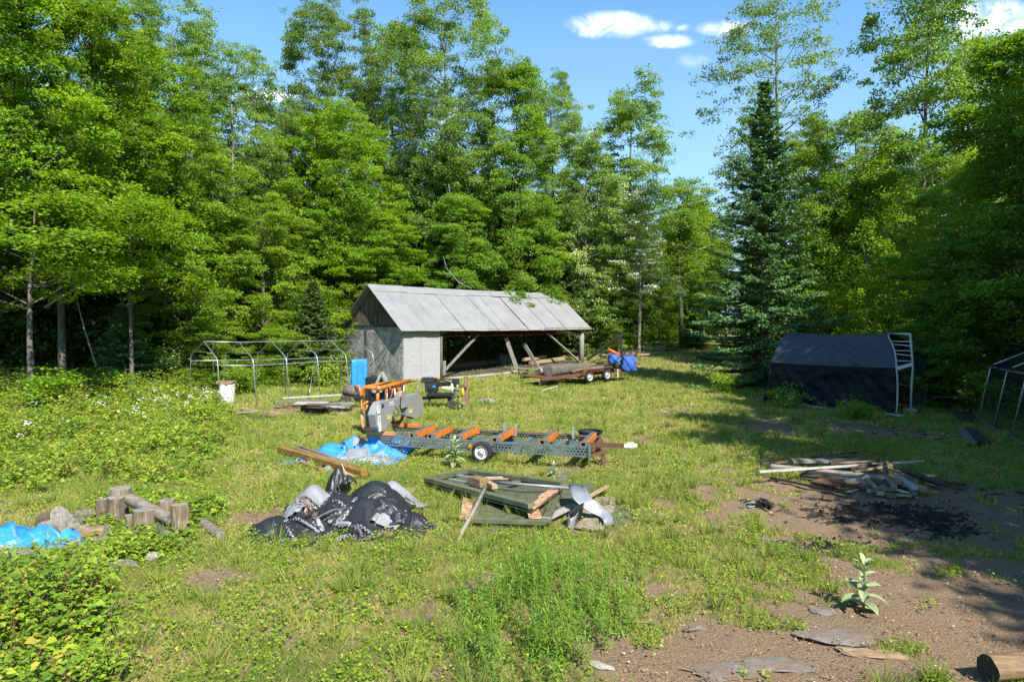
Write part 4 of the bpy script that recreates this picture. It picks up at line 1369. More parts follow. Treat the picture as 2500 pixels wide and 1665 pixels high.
# ------------------------------------------------------------------ the open shed
def sheet_grey(name, base, spk, dens, lines=True, sc=26):
    m, t, b = nt(name)
    v = coords(t, rnd=False)
    f = noise_tex(t, v, sc, 6, 0.75, 0.6)
    f2 = noise_tex(t, v, 1.7, 5, 0.6)
    col = ramp(t, f2, [(0.3, tuple(x * .84 for x in base)), (0.7, tuple(x * 1.1 for x in base))])
    s2 = nd(t, 'ShaderNodeMath', operation='MULTIPLY_ADD'); s2.inputs[1].default_value = .5; t.links.new(f2, s2.inputs[0]); t.links.new(f, s2.inputs[2])
    col = mixc(t, ramp(t, s2.outputs[0], [(dens, (0, 0, 0)), (dens + .07, (.85, .85, .85))]), col, spk)
    if lines:      # printed lines across the board every two feet
        sp = nd(t, 'ShaderNodeSeparateXYZ'); t.links.new(v, sp.inputs[0])
        fr = nd(t, 'ShaderNodeMath', operation='FRACT'); ml = nd(t, 'ShaderNodeMath', operation='MULTIPLY'); ml.inputs[1].default_value = 1 / .61
        t.links.new(sp.outputs[2], ml.inputs[0]); t.links.new(ml.outputs[0], fr.inputs[0])
        lt = nd(t, 'ShaderNodeMath', operation='LESS_THAN'); lt.inputs[1].default_value = .035; t.links.new(fr.outputs[0], lt.inputs[0])
        m2 = nd(t, 'ShaderNodeMath', operation='MULTIPLY'); m2.inputs[1].default_value = .35; t.links.new(lt.outputs[0], m2.inputs[0])
        col = mixc(t, m2.outputs[0], col, tuple(x * .6 for x in base))
    t.links.new(col, b.inputs['Base Color'])
    b.inputs['Roughness'].default_value = .6
    bump(t, b, f, .4, .01)
    return m


M_osbg = sheet_grey('osb_silver_flaked', (0.42, 0.425, 0.43), (0.10, 0.09, 0.085), .70, sc=13)
M_osbf = sheet_grey('osb_silver_smooth', (0.275, 0.28, 0.285), (0.12, 0.115, 0.11), .84, sc=15)


def roofmat():
    m, t, b = nt('roof_metal_pale')
    v = coords(t, rnd=False)
    f = noise_tex(t, v, 1.1, 6, .6)
    col = ramp(t, f, [(.3, (.18, .18, .185)), (.7, (.235, .235, .24))])
    sv = coords(t, (7, .55, .55), rnd=False)
    st = noise_tex(t, sv, 2.0, 5, .75)
    big = noise_tex(t, coords(t, (.28, .5, .5), rnd=False), 1.3, 2, .5)
    ad = nd(t, 'ShaderNodeMath', operation='MULTIPLY_ADD'); ad.inputs[1].default_value = .9; t.links.new(big, ad.inputs[0]); t.links.new(st, ad.inputs[2])
    col = mixc(t, ramp(t, ad.outputs[0], [(1.0, (0, 0, 0)), (1.05, (.8, .8, .8))]), col, (.06, .055, .05))
    col = mixc(t, ramp(t, noise_tex(t, v, 3, 8, .7), [(.5, (0, 0, 0)), (.8, (.5, .5, .5))]), col, (.16, .15, .14))
    t.links.new(col, b.inputs['Base Color'])
    b.inputs['Roughness'].default_value = .6; b.inputs['Metallic'].default_value = .15
    bump(t, b, noise_tex(t, v, 2.2, 4), .3, .05)
    return m


M_roof = roofmat()
SA = Vector((-6.2, 39.0, 0)); UA = Vector((.7071, .7071, 0)); UB = Vector((-.7071, .7071, 0))
SL, SW, EAVE, RIDGE = 16.4, 6.0, 3.22, 5.62


def S(a, b, z):
    p = SA + UA * a + UB * b
    return Vector((p.x, p.y, z))


def gS(a, b):
    p = SA + UA * a + UB * b
    return float(gz(p.x, p.y))


def zrot(o, ang=PI / 4):
    """turn an already built part so its own axes follow the shed"""
    me = o.data
    R_ = Matrix.Rotation(-ang, 4, 'Z')
    me.transform(R_)
    o.rotation_euler = (0, 0, ang)
    return o


shed = thing('shed', 'long open-fronted shed with pale metal gable roof and silver board walls', 'shed', S(0, 0, 0))
mb = MB()      # gable end wall, three sheets
for b0, b1 in ((0, 1.9), (1.92, 3.7), (3.74, 5.98)):
    mb.box(S(-.02, (b0 + b1) / 2, 1.66), (.05, b1 - b0, 3.14), Matrix.Rotation(PI / 4, 3, 'Z'))
zrot(mb.build('gable_wall', M_osbg, shed, bevel=.004))
mb = MB()
mb.beam(S(-.07, 3.72, .1), S(-.07, 3.72, 3.2), .09, .05)
mb.beam(S(-.07, -.03, 3.26), S(-.07, SW, 3.26), .06, .09)
mb.build('batten', M_dark, shed)
mb = MB()
for a0, a1 in ((0, 1.2), (1.215, 2.63)):
    mb.box(S((a0 + a1) / 2, -.02, 1.72), (a1 - a0, .05, 3.02), Matrix.Rotation(PI / 4, 3, 'Z'))
zrot(mb.build('front_wall', M_osbf, shed, bevel=.004))
mb = MB(); mb.beam(S(-.05, -.05, .16), S(2.62, -.05, .16), .06, .12); mb.build('sill_board', M_tan, shed)
# gable triangle of upright dark boards
mb = MB(); n = 24
for i in range(n):
    b0, b1 = SW * i / n + .006, SW * (i + 1) / n - .006
    bm2 = (b0 + b1) / 2
    h0 = 3.31
    tp = lambda b_: 3.24 + (RIDGE - 3.2) * (1 - abs(b_ - SW / 2) / (SW / 2))
    off = random.uniform(-.012, .012)
    q = [S(-.05 + off, b0, h0), S(-.05 + off, b1, h0), S(-.05 + off, b1, max(h0 + .02, tp(b1))), S(-.05 + off, b0, max(h0 + .02, tp(b0)))]
    mb.plate(q, .025, -UA)
zrot(mb.build('gable_boards', M_gable, shed))
# roof slopes
sl = Vector((0, 0, 1))
for side, nm in ((-1, 'roof'), (1, 'roof')):
    mb = MB()
    bo = SW / 2 + side * (SW / 2 + .42)
    slope = (RIDGE - EAVE) / (SW / 2)
    ez = EAVE - .42 * slope + .10
    a0, a1 = -.45, SL + .35
    na = 18
    rng = random.Random(3)
    for i in range(na):
        x0 = a0 + (a1 - a0) * i / na; x1 = a0 + (a1 - a0) * (i + 1) / na + .03
        j = rng.uniform(-.05, .05) if side < 0 else 0
        sg = lambda x: -.10 * math.sin(PI * (x - a0) / (a1 - a0))
        zoff = .012 * (i % 2)
        p = [S(x0, bo - side * j, ez + sg(x0) * .4 + zoff), S(x1, bo - side * j, ez + sg(x1) * .4 + zoff), S(x1, SW / 2, RIDGE + .1 + sg(x1) + zoff), S(x0, SW / 2, RIDGE + .1 + sg(x0) + zoff)]
        if side > 0: p = p[::-1]
        nrm = (p[1] - p[0]).cross(p[3] - p[0]).normalized()
        if nrm.z < 0: nrm = -nrm
        mb.plate(p, .025, nrm)
        mb.beam(p[0] + nrm * .006, p[3] + nrm * .006, .03, .016, nrm)
    r_ = zrot(mb.build('roof', M_roof, shed))
    if side < 0:
        mb = MB()
        for i in range(7):
            x0 = a0 + (a1 - a0) * i / 7; x1 = a0 + (a1 - a0) * (i + 1) / 7 + .1
            sg = -.10 * math.sin(PI * ((x0 + x1) / 2 - a0) / (a1 - a0))
            w_ = .52 + rng.uniform(-.05, .05); li = .03 + .012 * (i % 2) + (.05 if i == 4 else 0)
            tz = RIDGE + .12 + sg
            p = [S(x0, SW / 2 - w_, tz - w_ * slope + li), S(x1, SW / 2 - w_, tz - w_ * slope + li), S(x1, SW / 2, tz + .03), S(x0, SW / 2, tz + .03)]
            mb.plate(p, .012, (p[1] - p[0]).cross(p[3] - p[0]))
            p = [S(x0, SW / 2, tz + .034), S(x1, SW / 2, tz + .034), S(x1, SW / 2 + w_, tz - w_ * slope + li), S(x0, SW / 2 + w_, tz - w_ * slope + li)]
            mb.plate(p, .012, (p[1] - p[0]).cross(p[3] - p[0]))
        o = mb.build('ridge_cap', M_roof, r_)
        o.data.transform(Matrix.Rotation(-PI / 4, 4, 'Z'))
# front header, ragged edge under the eave
mb = MB()
mb.beam(S(2.3, .12, EAVE - .16), S(SL, .12, EAVE - .16), .1, .26)
for i in range(9):
    x0 = 3.2 + i * 1.35
    mb.beam(S(x0, -.30, EAVE - .20 - random.uniform(0, .06)), S(x0 + 1.5, -.30, EAVE - .20 - random.uniform(0, .06)), .02, .13 + random.uniform(-.03, .05))
mb.build('header', M_grey, shed)
mb = MB(); mb.beam(S(11.6, -.36, EAVE - .19), S(SL + .3, -.36, EAVE - .17), .03, .17); mb.build('fascia_board', M_grey, shed)
# posts
def post(a, b, r=.13, top=EAVE - .1, mat=M_post, lean=0):
    mb = MB(); g = gS(a, b)
    mb.tube([S(a, b, g - .1), S(a + lean, b, (g + top) / 2), S(a + lean * .4, b, top)], [r * 1.08, r, r * .92], 9)
    mb.build('post', mat, shed)


post(2.75, .02, .11, mat=M_bark); post(SL - .35, .05, .19, lean=.05)
for a in (4.6, 8.2, 12.2, 16.0): post(a, SW - .1, .12, EAVE, M_bark)
post(0.1, SW - .1, .1, EAVE, M_bark)
# floor
mb = MB(); K = 12
for i in range(K):
    a0, a1 = 2.7 + (SL - 2.9) * i / K, 2.7 + (SL - 2.9) * (i + 1) / K
    z0 = lambda a_, b_: gS(a_, b_) + .10
    mb.add([S(a0, -.05, z0(a0, 0)), S(a1, -.05, z0(a1, 0)), S(a1, SW, z0(a1, SW)), S(a0, SW, z0(a0, SW)), S(a0, -.05, gS(a0, 0) - .2), S(a1, -.05, gS(a1, 0) - .2)], [(0, 1, 2, 3), (0, 4, 5, 1)])
mb.build('floor', M_dark, shed)
mb = MB()
for i in range(5):
    a0 = 2.9 + i * 1.22
    mb.beam(S(a0, -.12, gS(a0, 0) + .07), S(a0 + 1.2, -.12, gS(a0 + 1.2, 0) + .07), .3, .1)
mb.build('floor_edge', M_pale, shed)
# rusty open-web joist across the opening
mb = MB()
ja, jb, jz0, jz1 = 3.4, 15.6, 2.62, 2.98
mb.beam(S(ja, .35, jz0), S(jb, .35, jz0 + .03), .05, .05); mb.beam(S(ja, .35, jz1), S(jb, .35, jz1), .05, .05)
nz = 42
for i in range(nz):
    x0 = ja + (jb - ja) * i / nz; x1 = ja + (jb - ja) * (i + 1) / nz
    mb.tube([S(x0, .35, jz0 if i % 2 else jz1), S(x1, .35, jz1 if i % 2 else jz0)], .013, 5)
mb.build('steel_joist', M_rustl, shed)
# slanting braces nailed to the frame
for p, q in ((S(2.95, .1, gS(3, 0) + .45), S(5.9, .15, 2.72)), (S(12.4, .1, 2.7), S(15.7, -.1, gS(15, 0) + .15))):
    board('brace', None, None, p, q, .2, .09, M_grey, parent=shed)
board('brace', None, None, S(8.6, 2.8, 2.6), S(12.6, 3.0, gS(12, 3) + .3), .16, .08, M_dark, parent=shed)
board('brace', None, None, S(11.2, 5.6, 2.1), S(13.2, 5.6, 3.2), .14, .08, M_brown, parent=shed)
board('brace', None, None, S(2.98, .02, .3), S(2.98, -.02, 1.15), .2, .12, M_grey, parent=shed)
for a in (1, 4, 7, 10, 13, 16):
    for sd in (0, 1):
        board('rafter', None, None, S(a, SW * sd, EAVE - .05), S(a, SW / 2, RIDGE - .06), .05, .14, M_dark, parent=shed)

GP = 'leaning planks in the shed opening'
board('plank', 'taller grey plank leaning upright in the middle of the shed opening', 'plank', G(1265, 909), S(8.6, .4, 2.45), .26, .09, M_grey, GP, roll=1.4)
board('plank', 'shorter grey plank leaning right of the taller one in the shed opening', 'plank', G(1318, 904), S(10.6, .7, 2.05), .26, .08, M_grey, GP, roll=1.4)
board('plank', 'dark bar leaning against the gable wall behind the sawmill', 'plank', S(-.9, 2.1, .9), S(-.12, 1.05, 2.35), .10, .05, M_dark)
gt = 'timbers lying on the shed floor'
for k, (p, q, w_, h_, mt, lab) in enumerate((
    (S(4.6, 3.2, gS(5, 3) + .36), S(9.6, 3.6, gS(9, 3) + .36), .5, .34, M_brown, 'long squared brown timber on the left of the shed floor'),
    (S(9.7, 3.3, gS(10, 3) + .36), S(12.6, 3.2, gS(12, 3) + .36), .45, .32, M_brown, 'shorter brown timber behind the leaning planks on the shed floor'),
    (S(5.0, 2.6, gS(5, 3) + .18), S(10.8, 2.7, gS(9, 3) + .18), .3, .14, M_dark, 'dark low plank in front of the brown timbers on the shed floor'),
    (S(11.6, 1.0, gS(12, 1) + .30), S(15.6, 1.4, gS(15, 1) + .30), .32, .24, M_tan, 'pale tan timber by the right shed post'),
    (S(11.4, 1.5, gS(12, 1) + .55), S(14.0, 1.8, gS(14, 1) + .55), .30, .22, M_tan, 'upper tan timber lying across the pale one near the right shed post'))):
    board('timber', lab, 'timber', p, q, w_, h_, mt, gt)
# dark green bin
mb = MB()
bp = S(10.6, 2.4, gS(10.6, 2.4) + .1)
for z0, z1, s0, s1 in ((0, .75, .42, .52), (.75, .82, .58, .58)):
    vs = [bp + Vector((x * s, y * s * .8, z)) for z, s in ((z0, s0), (z1, s1)) for x, y in ((-1, -1), (1, -1), (1, 1), (-1, 1))]
    mb.add(vs, [(0, 1, 2, 3), (4, 5, 6, 7), (0, 1, 5, 4), (1, 2, 6, 5), (2, 3, 7, 6), (3, 0, 4, 7)])
tag(mb.build('bin', M_bin, origin=bp, bevel=.02), 'dark green plastic bin in the shade inside the shed', 'bin')
# low grey rack before the opening
rk = thing('rack', 'low weathered rack with short legs at the edge of the shed floor', 'rack', G(1308, 917))
p0, p1 = G(1266, 915), G(1352, 920)
mb = MB()
for k in range(3):
    off = UB * (k * .34)
    mb.beam(p0 + off + Vector((0, 0, .42)), p1 + off + Vector((0, 0, .42)), .2, .06)
mb.build('slat', M_grey, rk)
for s in (0, .25, .5, .75, 1):
    mb = MB(); q = p0.lerp(p1, s); mb.beam(q + Vector((0, 0, -.05)), q + Vector((0, 0, .38)), .08, .08); mb.build('leg', M_dark, rk)
board('plank', 'short pale stick lying on the low rack', 'plank', p0.lerp(p1, .55) + Vector((0, 0, .47)), p0.lerp(p1, 1.1) + UB * .5 + Vector((0, 0, .75)), .12, .05, M_pale)

# ------------------------------------------------------------------ steel tent frame left of the shed
fr = thing('tent_frame', 'bare galvanised steel tube frame of a garden tent beside the shed', 'frame', G(640, 985))
near_px = ((540, 996, 462, 740), (622, 988, 797, 705), (703, 979, 1110, 690), (777, 961, 1410, 670), (850, 950, 1695, 650), (912, 925, 1965, 632))
nb_, fb_, pk_, ne_, fe_ = [], [], [], [], []
Nn0, Nn1 = G(540, 998), G(908, 934)
dFn = Vector((.70, .714, 0)).normalized(); perp = Vector((-dFn.y, dFn.x, 0))
LF = 7.35
for i in range(6):
    q = Nn0 + dFn * (LF * i / 5)
    q.z = float(gz(q.x, q.y))
    nb_.append(q)
    f_ = q + perp * 3.3; f_.z = float(gz(f_.x, f_.y)); fb_.append(f_)
    ne_.append(q + perp * .30 + Vector((0, 0, 1.93))); fe_.append(f_ - perp * .22 + Vector((0, 0, 1.93)))
    pk_.append((q + f_) / 2 + Vector((0, 0, 2.60)))
for i in range(6):
    mb = MB()
    pts = [nb_[i] - Vector((0, 0, .1)), ne_[i] - Vector((0, 0, .12)), ne_[i] + perp * .06 + Vector((0, 0, .06)), pk_[i], fe_[i] - perp * .06 + Vector((0, 0, .06)), fe_[i] - Vector((0, 0, .12)), fb_[i] - Vector((0, 0, .1))]
    mb.tube(pts, .020, 8)
    mb.build('rib', M_galv, fr)
for nm, L_ in (('ridge_tube', pk_), ('eave_tube', [p - Vector((0, 0, .22)) for p in ne_]), ('eave_tube', [p - Vector((0, 0, .22)) for p in fe_])):
    mb = MB(); mb.tube(L_, .017, 7); mb.build(nm, M_galv, fr)
for i in (0, 1, 3, 4, 5):
    a_ = ne_[i].lerp(pk_[i], .35); b_ = fe_[i].lerp(pk_[i], .35)
    mb = MB(); mb.tube([a_, b_], .015, 6); mb.build('cross_tube', M_galv, fr)
mb = MB(); mb.tube([ne_[4] * .2 + nb_[4] * .8, fe_[5] * .55 + fb_[5] * .45], .016, 6); mb.build('brace_tube', M_galv, fr)
mb = MB(); mb.tube([fb_[4] + Vector((0, 0, 1.2)), nb_[3] + perp * 1.0 + Vector((0, 0, .3))], .016, 6); mb.build('brace_tube', M_galv, fr)


# ------------------------------------------------------------------ crumpled sheets: a small cloth solver
def cloth(nx, ny, sx, sy, comp, seed, steps=160, amp=.18, bumps=(), floor=lambda x, y: 0 * x, drop=.25, bend=.25, hold=None, nsc=.38):
    rng = np.random.default_rng(seed)
    gxx, gyy = np.meshgrid(np.linspace(-sx / 2, sx / 2, nx), np.linspace(-sy / 2, sy / 2, ny))
    dx, dy = sx / (nx - 1), sy / (ny - 1)
    P = np.stack([gxx * comp[0], gyy * comp[1], np.zeros_like(gxx)], -1)
    P[..., 0] += .22 * sx * .5 * smooth_noise(gxx, gyy, seed + 1, sx * .6, 2) * (1 - comp[0] + .15)
    P[..., 1] += .22 * sy * .5 * smooth_noise(gxx, gyy, seed + 2, sy * .6, 2) * (1 - comp[1] + .15)
    P[..., 2] = drop + amp * smooth_noise(gxx, gyy, seed + 3, min(sx, sy) * nsc, 4) + rng.normal(0, .006, gxx.shape)

    def h(x, y):
        z = floor(x, y)
        for bx, by, br, bh in bumps:
            z = np.maximum(z, bh * np.exp(-((x - bx) ** 2 + (y - by) ** 2) / (br * br)) - .02)
        return z
    V = np.zeros_like(P)
    cons = []
    def pairs(o):
        oy, ox = o
        A = (slice(max(0, -oy), ny - max(0, oy)), slice(max(0, -ox), nx - max(0, ox)))
        B = (slice(max(0, oy), ny + min(0, oy)), slice(max(0, ox), nx + min(0, ox)))
        return A, B
    for o, st in (((0, 1), 1.), ((1, 0), 1.), ((1, 1), .7), ((1, -1), .7), ((0, 2), bend), ((2, 0), bend), ((0, 4), bend * .5), ((4, 0), bend * .5)):
        cons.append((*pairs(o), math.hypot(o[1] * dx, o[0] * dy), st))
    for s in range(steps):
        g = .0009
        V *= .93; V[..., 2] -= g
        old = P.copy(); P = P + V
        for it in range(3):
            acc = np.zeros_like(P); cnt = np.full(P.shape[:2] + (1,), 1e-6)
            for A, B, r, st in cons:
                d = P[B] - P[A]; l = np.linalg.norm(d, axis=-1, keepdims=True)
                c = d * (.5 * st * (l - r) / np.maximum(l, 1e-6))
                acc[A] += c; acc[B] -= c; cnt[A] += st; cnt[B] += st
            P = P + acc / cnt * 1.55
            if hold is not None: P[hold] = old[hold]
        hz = h(P[..., 0], P[..., 1]) + .006
        low = P[..., 2] < hz
        P[..., 2] = np.where(low, hz, P[..., 2])
        V = P - old
        sp_ = np.linalg.norm(V, axis=-1, keepdims=True)
        V = V * np.minimum(1, .05 / np.maximum(sp_, 1e-9))
        V[low] = 0
        P[..., 0] = np.where(low, old[..., 0] * .6 + P[..., 0] * .4, P[..., 0]); P[..., 1] = np.where(low, old[..., 1] * .6 + P[..., 1] * .4, P[..., 1])
    return P


def sheet(name, P, M4, mats, parent=None, label=None, cat=None, group=None, thick=.004, onground=True, two=None):
    """a cloth grid as a thin two-sided mesh; the underside takes the second material; two(i, j) may swap the sides"""
    ny, nx = P.shape[:2]
    Q = P.reshape(-1, 3)
    Wd = np.array([list(M4 @ Vector(q)) for q in Q])
    base = np.array(M4.translation)
    if onground:
        Wd[:, 2] += gz(Wd[:, 0], Wd[:, 1]) - base[2]
    G3 = Wd.reshape(ny, nx, 3)
    tu = np.gradient(G3, axis=1); tv = np.gradient(G3, axis=0)
    N = unit(np.cross(tu, tv))
    A = (G3 + N * thick).reshape(-1, 3); B = (G3 - N * thick).reshape(-1, 3)
    n = nx * ny
    faces = []; mi = []
    for j in range(ny - 1):
        for i in range(nx - 1):
            q = (j * nx + i, j * nx + i + 1, (j + 1) * nx + i + 1, (j + 1) * nx + i)
            sw = 1 if (two is not None and two(i / nx, j / ny)) else 0
            faces.append(q); mi.append(sw)
            faces.append(tuple(n + k for k in reversed(q))); mi.append(1 - sw)
    rim = [i for i in range(nx)] + [j * nx + nx - 1 for j in range(1, ny)] + [(ny - 1) * nx + i for i in range(nx - 2, -1, -1)] + [j * nx for j in range(ny - 2, 0, -1)]
    for k in range(len(rim)):
        a, b = rim[k], rim[(k + 1) % len(rim)]
        faces.append((a, n + a, n + b, b)); mi.append(0)
    me = bpy.data.meshes.new(name)
    off = wloc(parent) if parent is not None else Vector(base)
    me.from_pydata([tuple(Vector(v) - off) for v in list(A) + list(B)], [], faces)
    me.polygons.foreach_set('material_index', mi)
    me.polygons.foreach_set('use_smooth', [True] * len(faces))
    for m in mats: me.materials.append(m)
    o = link(name, me, parent)
    if parent is None: o.location = off
    if label: tag(o, label, cat, group)
    return o


def place(p, ang=0.0):
    return Matrix.Translation(p) @ Matrix.Rotation(ang, 4, 'Z')


# blue tarp folded over the tent frame's tube
e0, e1 = ne_[4] - Vector((0, 0, .22)), ne_[5] - Vector((0, 0, .22))
u_ = (e1 - e0).normalized()
Pb = np.zeros((34, 16, 3)); rr_ = np.random.default_rng(4)
for j in range(34):
    s = j / 33
    for i in range(16):
        q = e0 + u_ * (.28 + .82 * i / 15)
        wv = .03 * math.sin(i * 1.1 + s * 2) + .02 * math.sin(i * 2.3 - s * 5)
        if s < .72: d, dz = -.035 - .02 * s, -1.45 * (1 - s / .72)
        else: d, dz = .04, -1.35 * (s - .74) / .26
        if .70 < s < .76: d, dz = (s - .73) * 1.4, .03
        q = q - perp * -1 * (d + wv * (0.3 + abs(dz) * .6)) + Vector((0, 0, dz + .02))
        Pb[j, i] = q
sheet('hanging_tarp', Pb - np.array(e0), Matrix.Translation(e0), (M_tblue, M_tblue), label='bright blue tarp hanging folded over the tent frame tube', cat='tarp', onground=False)

# white drum with a slab of wood on top
dp = G(553, 988)
dr = thing('drum', 'leaning white plastic drum in the weeds under the tent frame', 'drum', dp)
mb = MB(); tl = Vector((.06, 0, 1)).normalized()
c0 = dp - Vector((0.02, 0, .1))
mb.tube([c0, c0 + tl * .1, c0 + tl * .5, c0 + tl * .9, c0 + tl * .98], [.29, .31, .315, .31, .29], 18)
mb.build('body', M_white, dr)
mb = MB(); mb.tube([c0 + tl * .93, c0 + tl * .965], [.325, .325], 18); mb.build('rim', M_white, dr)
mb = MB(); pc = c0 + tl * 1.0
mb.plate([pc + Vector((x, y, z)) for x, y, z in ((-.48, -.2, .06), (.1, -.34, .03), (.3, -.2, .1), (.33, .2, .1), (-.1, .33, .06), (-.45, .15, .1))], .10, (0, 0, 1))
tag(mb.build('bark_slab', M_brown, origin=pc, bevel=.02), 'rough bark slab resting on the white drum', 'wood slab')

# grey planks stacked under the frame
gk = 'grey planks stacked under the tent frame'
for (x0, y0, x1, y1, h, w_, t_, mt, lab) in (
    (672, 968, 812, 966, .30, .30, .05, M_grey, 'long grey plank at the back of the low stack under the tent frame'),
    (690, 960, 832, 952, .38, .28, .05, M_pale, 'pale plank on the back of the low stack under the tent frame'),
    (722, 972, 800, 972, .40, .55, .05, M_pale, 'wide pale board on top of the low stack, left half'),
    (770, 976, 862, 972, .30, .5, .04, M_flash, 'sheet of pale metal on the right end of the low stack'),
    (740, 980, 800, 984, .26, .3, .07, M_dark, 'dark beam at the front of the low stack under the tent frame'),
    (738, 986, 808, 990, .14, .3, .1, M_dark, 'lowest dark beam at the front of the low stack under the tent frame'),
    (750, 975, 830, 976, .45, .25, .05, M_brown, 'brownish plank crossing the top of the low stack')):
    board('plank', lab, 'plank', G(x0, y0 + 12, h), G(x1, y1 + 12, h), w_, t_, mt, gk)
Pg = cloth(18, 18, 1.5, 1.3, (.6, .6), 5, 90, .2, bumps=((0, 0, .35, .28),))
sheet('plastic_bundle', Pg, place(G(812, 972, .45), .3), (M_tsilver, M_tsilver), label='small bundle of grey plastic sheet on the low plank stack', cat='plastic sheet')

# brown boards lying in the grass
gl = 'old boards lying in the grass before the tent frame'
for k, (x0, y0, x1, y1, h, w_, mt, lab) in enumerate((
    (518, 1000, 605, 996, .06, .10, M_grey, 'thin grey lath pointing left out of the old board heap'),
    (560, 1003, 668, 1016, .12, .2, M_brown, 'long brown board on top of the old board heap in the grass'),
    (556, 1012, 650, 1022, .05, .2, M_dark, 'dark front board of the old board heap in the grass'),
    (580, 997, 690, 1010, .08, .18, M_tan, 'tan board at the back of the old board heap in the grass'),
    (575, 1008, 630, 1004, .16, .16, M_grey, 'short grey board crossing the old board heap'),
    (650, 1014, 722, 1006, .05, .16, M_tan, 'tan board trailing right from the old board heap'),
    (700, 1012, 790, 995, .04, .2, M_brown, 'half buried brown board near the sawmill end of the heap'))):
    board('board', lab, 'board', G(x0, y0, h), G(x1, y1, h), w_, .045, mt, gl)

# ------------------------------------------------------------------ the sawmill: track trailer
RA, RB = Vector((-3.8, 17.73, 0)), Vector((1.85, 16.0, 0))
U = (RB - RA).normalized(); Wv = Vector((-U.y, U.x, 0)); UP = Vector((0, 0, 1))
TWD = 1.5      # distance between the rails


def K(a, b, z):
    """a along the track from its left end, b across it away from the camera"""
    return RA + U * a + Wv * b + UP * z


TL = (RB - RA).length


def a_at(px, b=0.0, z=.5):
    lo, hi = -2.0, TL + 2
    for _ in range(40):
        m_ = (lo + hi) / 2; p = K(m_, b, z)
        d = p - Vector((0, 0, CAMZ))
        # pixel column of the point
        s_, c_ = math.sin(PITCH), math.cos(PITCH)
        fw = d.y * c_ - d.z * s_
        if CX + F * d.x / fw < px: lo = m_
        else: hi = m_
    return (lo + hi) / 2


track = thing('sawmill_track', 'long galvanised sawmill track trailer with orange bunks and one wheel showing', 'trailer', K(TL * .6, .7, 0))
ZT, ZB = .50, .25


def rail(b, out):
    """channel with round holes in its web, flanges towards `out`"""
    mb = MB()
    th = .006
    # web built as a grid of cells, each with an eight-sided hole
    rows = 3; cw = .085; n = int(TL / cw); ch = (ZT - ZB - .04) / rows
    for sgn in (1,):
        for i in range(n):
            for r in range(rows):
                a0 = i * cw + (.5 * cw if r % 2 else 0); z0 = ZB + .02 + r * ch
                ac, zc = a0 + cw / 2, z0 + ch / 2
                rad = ch * .40
                blank = (i % 12) in (0, 11)
                sq = [(a0, z0), (ac, z0), (a0 + cw, z0), (a0 + cw, zc), (a0 + cw, z0 + ch), (ac, z0 + ch), (a0, z0 + ch), (a0, zc)]
                if blank:
                    mb.add([K(x, b, z) for x, z in sq], [tuple(range(8))]); continue
                cir = [(ac + rad * math.cos(an), zc + rad * math.sin(an)) for an in [(-.75 + .25 * k) * PI for k in range(8)]]
                vs = [K(x, b, z) for x, z in sq] + [K(x, b, z) for x, z in cir]
                mb.add(vs, [(k, (k + 1) % 8, 8 + (k + 1) % 8, 8 + k) for k in range(8)])
    o1 = mb.build('rail_web', M_steelg, None, origin=wloc(track)); o1.parent = track; o1.location = (0, 0, 0)
    mb = MB()
    mb.beam(K(0, b + out * .035, ZT), K(TL, b + out * .035, ZT), .085, .014)
    mb.beam(K(0, b + out * .035, ZB + .005), K(TL, b + out * .035, ZB + .005), .085, .014)
    mb.beam(K(0, b - out * .003, ZT - .025), K(TL, b - out * .003, ZT - .025), .012, .05)
    mb.beam(K(0, b - out * .003, ZB + .02), K(TL, b - out * .003, ZB + .02), .012, .035)
    for a in (1.7, 3.6, 4.9, 5.9):
        mb.beam(K(a, b - out * .012, ZB), K(a, b - out * .012, ZT), .03, .012, up=U)
    mb.beam(K(TL - .02, b - out * .01, ZB - .05), K(TL - .02, b - out * .01, ZT + .06), .10, .05, up=U)
    mb.build('rail', M_steelg, track)


rail(0, 1); rail(TWD, -1)
mb = MB(); mb.beam(K(0, TWD, ZT + .018), K(TL, TWD, ZT + .018), .05, .02); mb.build('rail_strip', M_rust, track)
# orange bunks
for px in (996, 1040, 1106, 1198, 1313.5, 1414):
    a = a_at(px)
    bk = None
    mb = MB()
    p, q = K(a + .10, .02, ZT + .02), K(a + .10, TWD - .12, ZT + .05)
    M_ = frame(q - p)
    # hollow square beam, open at the near end
    for (dy, dz, w_, h_) in ((-.065, 0, .012, .15), (.065, 0, .012, .15), (0, -.07, .142, .012), (0, .07, .142, .012)):
        mb.box((p + q) / 2 + M_ @ Vector((0, dy, dz)), ((q - p).length, w_, h_), M_)
    bk = mb.build('bunk', M_orange, track, bevel=.003)
    mb = MB(); mb.beam(p + Vector((0, 0, .085)), q + Vector((0, 0, .085)), .09, .02); mb.build('wear_strip', M_steelg, bk)
    mb = MB(); mb.beam(K(a + .19, .03, ZT - .06), K(a + .19, .03, ZT + .10), .06, .10, up=U); mb.build('bracket', M_steelg, bk)
for px in (1230, 1258, 1398):       # log stops
    a = a_at(px, TWD - .25)
    mb = MB(); mb.beam(K(a, TWD - .2, ZT - .05), K(a, TWD - .2, ZT + .28), .06, .06)
    mb.build('log_stop', M_galv, track)
for px in (1165, 1252):
    a = a_at(px, TWD - .3); mb = MB(); mb.beam(K(a, TWD - .3, ZT - .02), K(a, TWD - .3, ZT + .17), .13, .09, up=U); mb.build('stop_bracket', M_orange, track)
for px, ang in ((1165, .5), (1195, -.4), (1285, .4), (1372, -.5)):
    a = a_at(px, TWD - .5); mb = MB(); mb.beam(K(a - .14, TWD - .5, ZT - .16), K(a + .14, TWD - .45, ZT - .02), .05, .03); mb.build('clamp', M_galv, track)
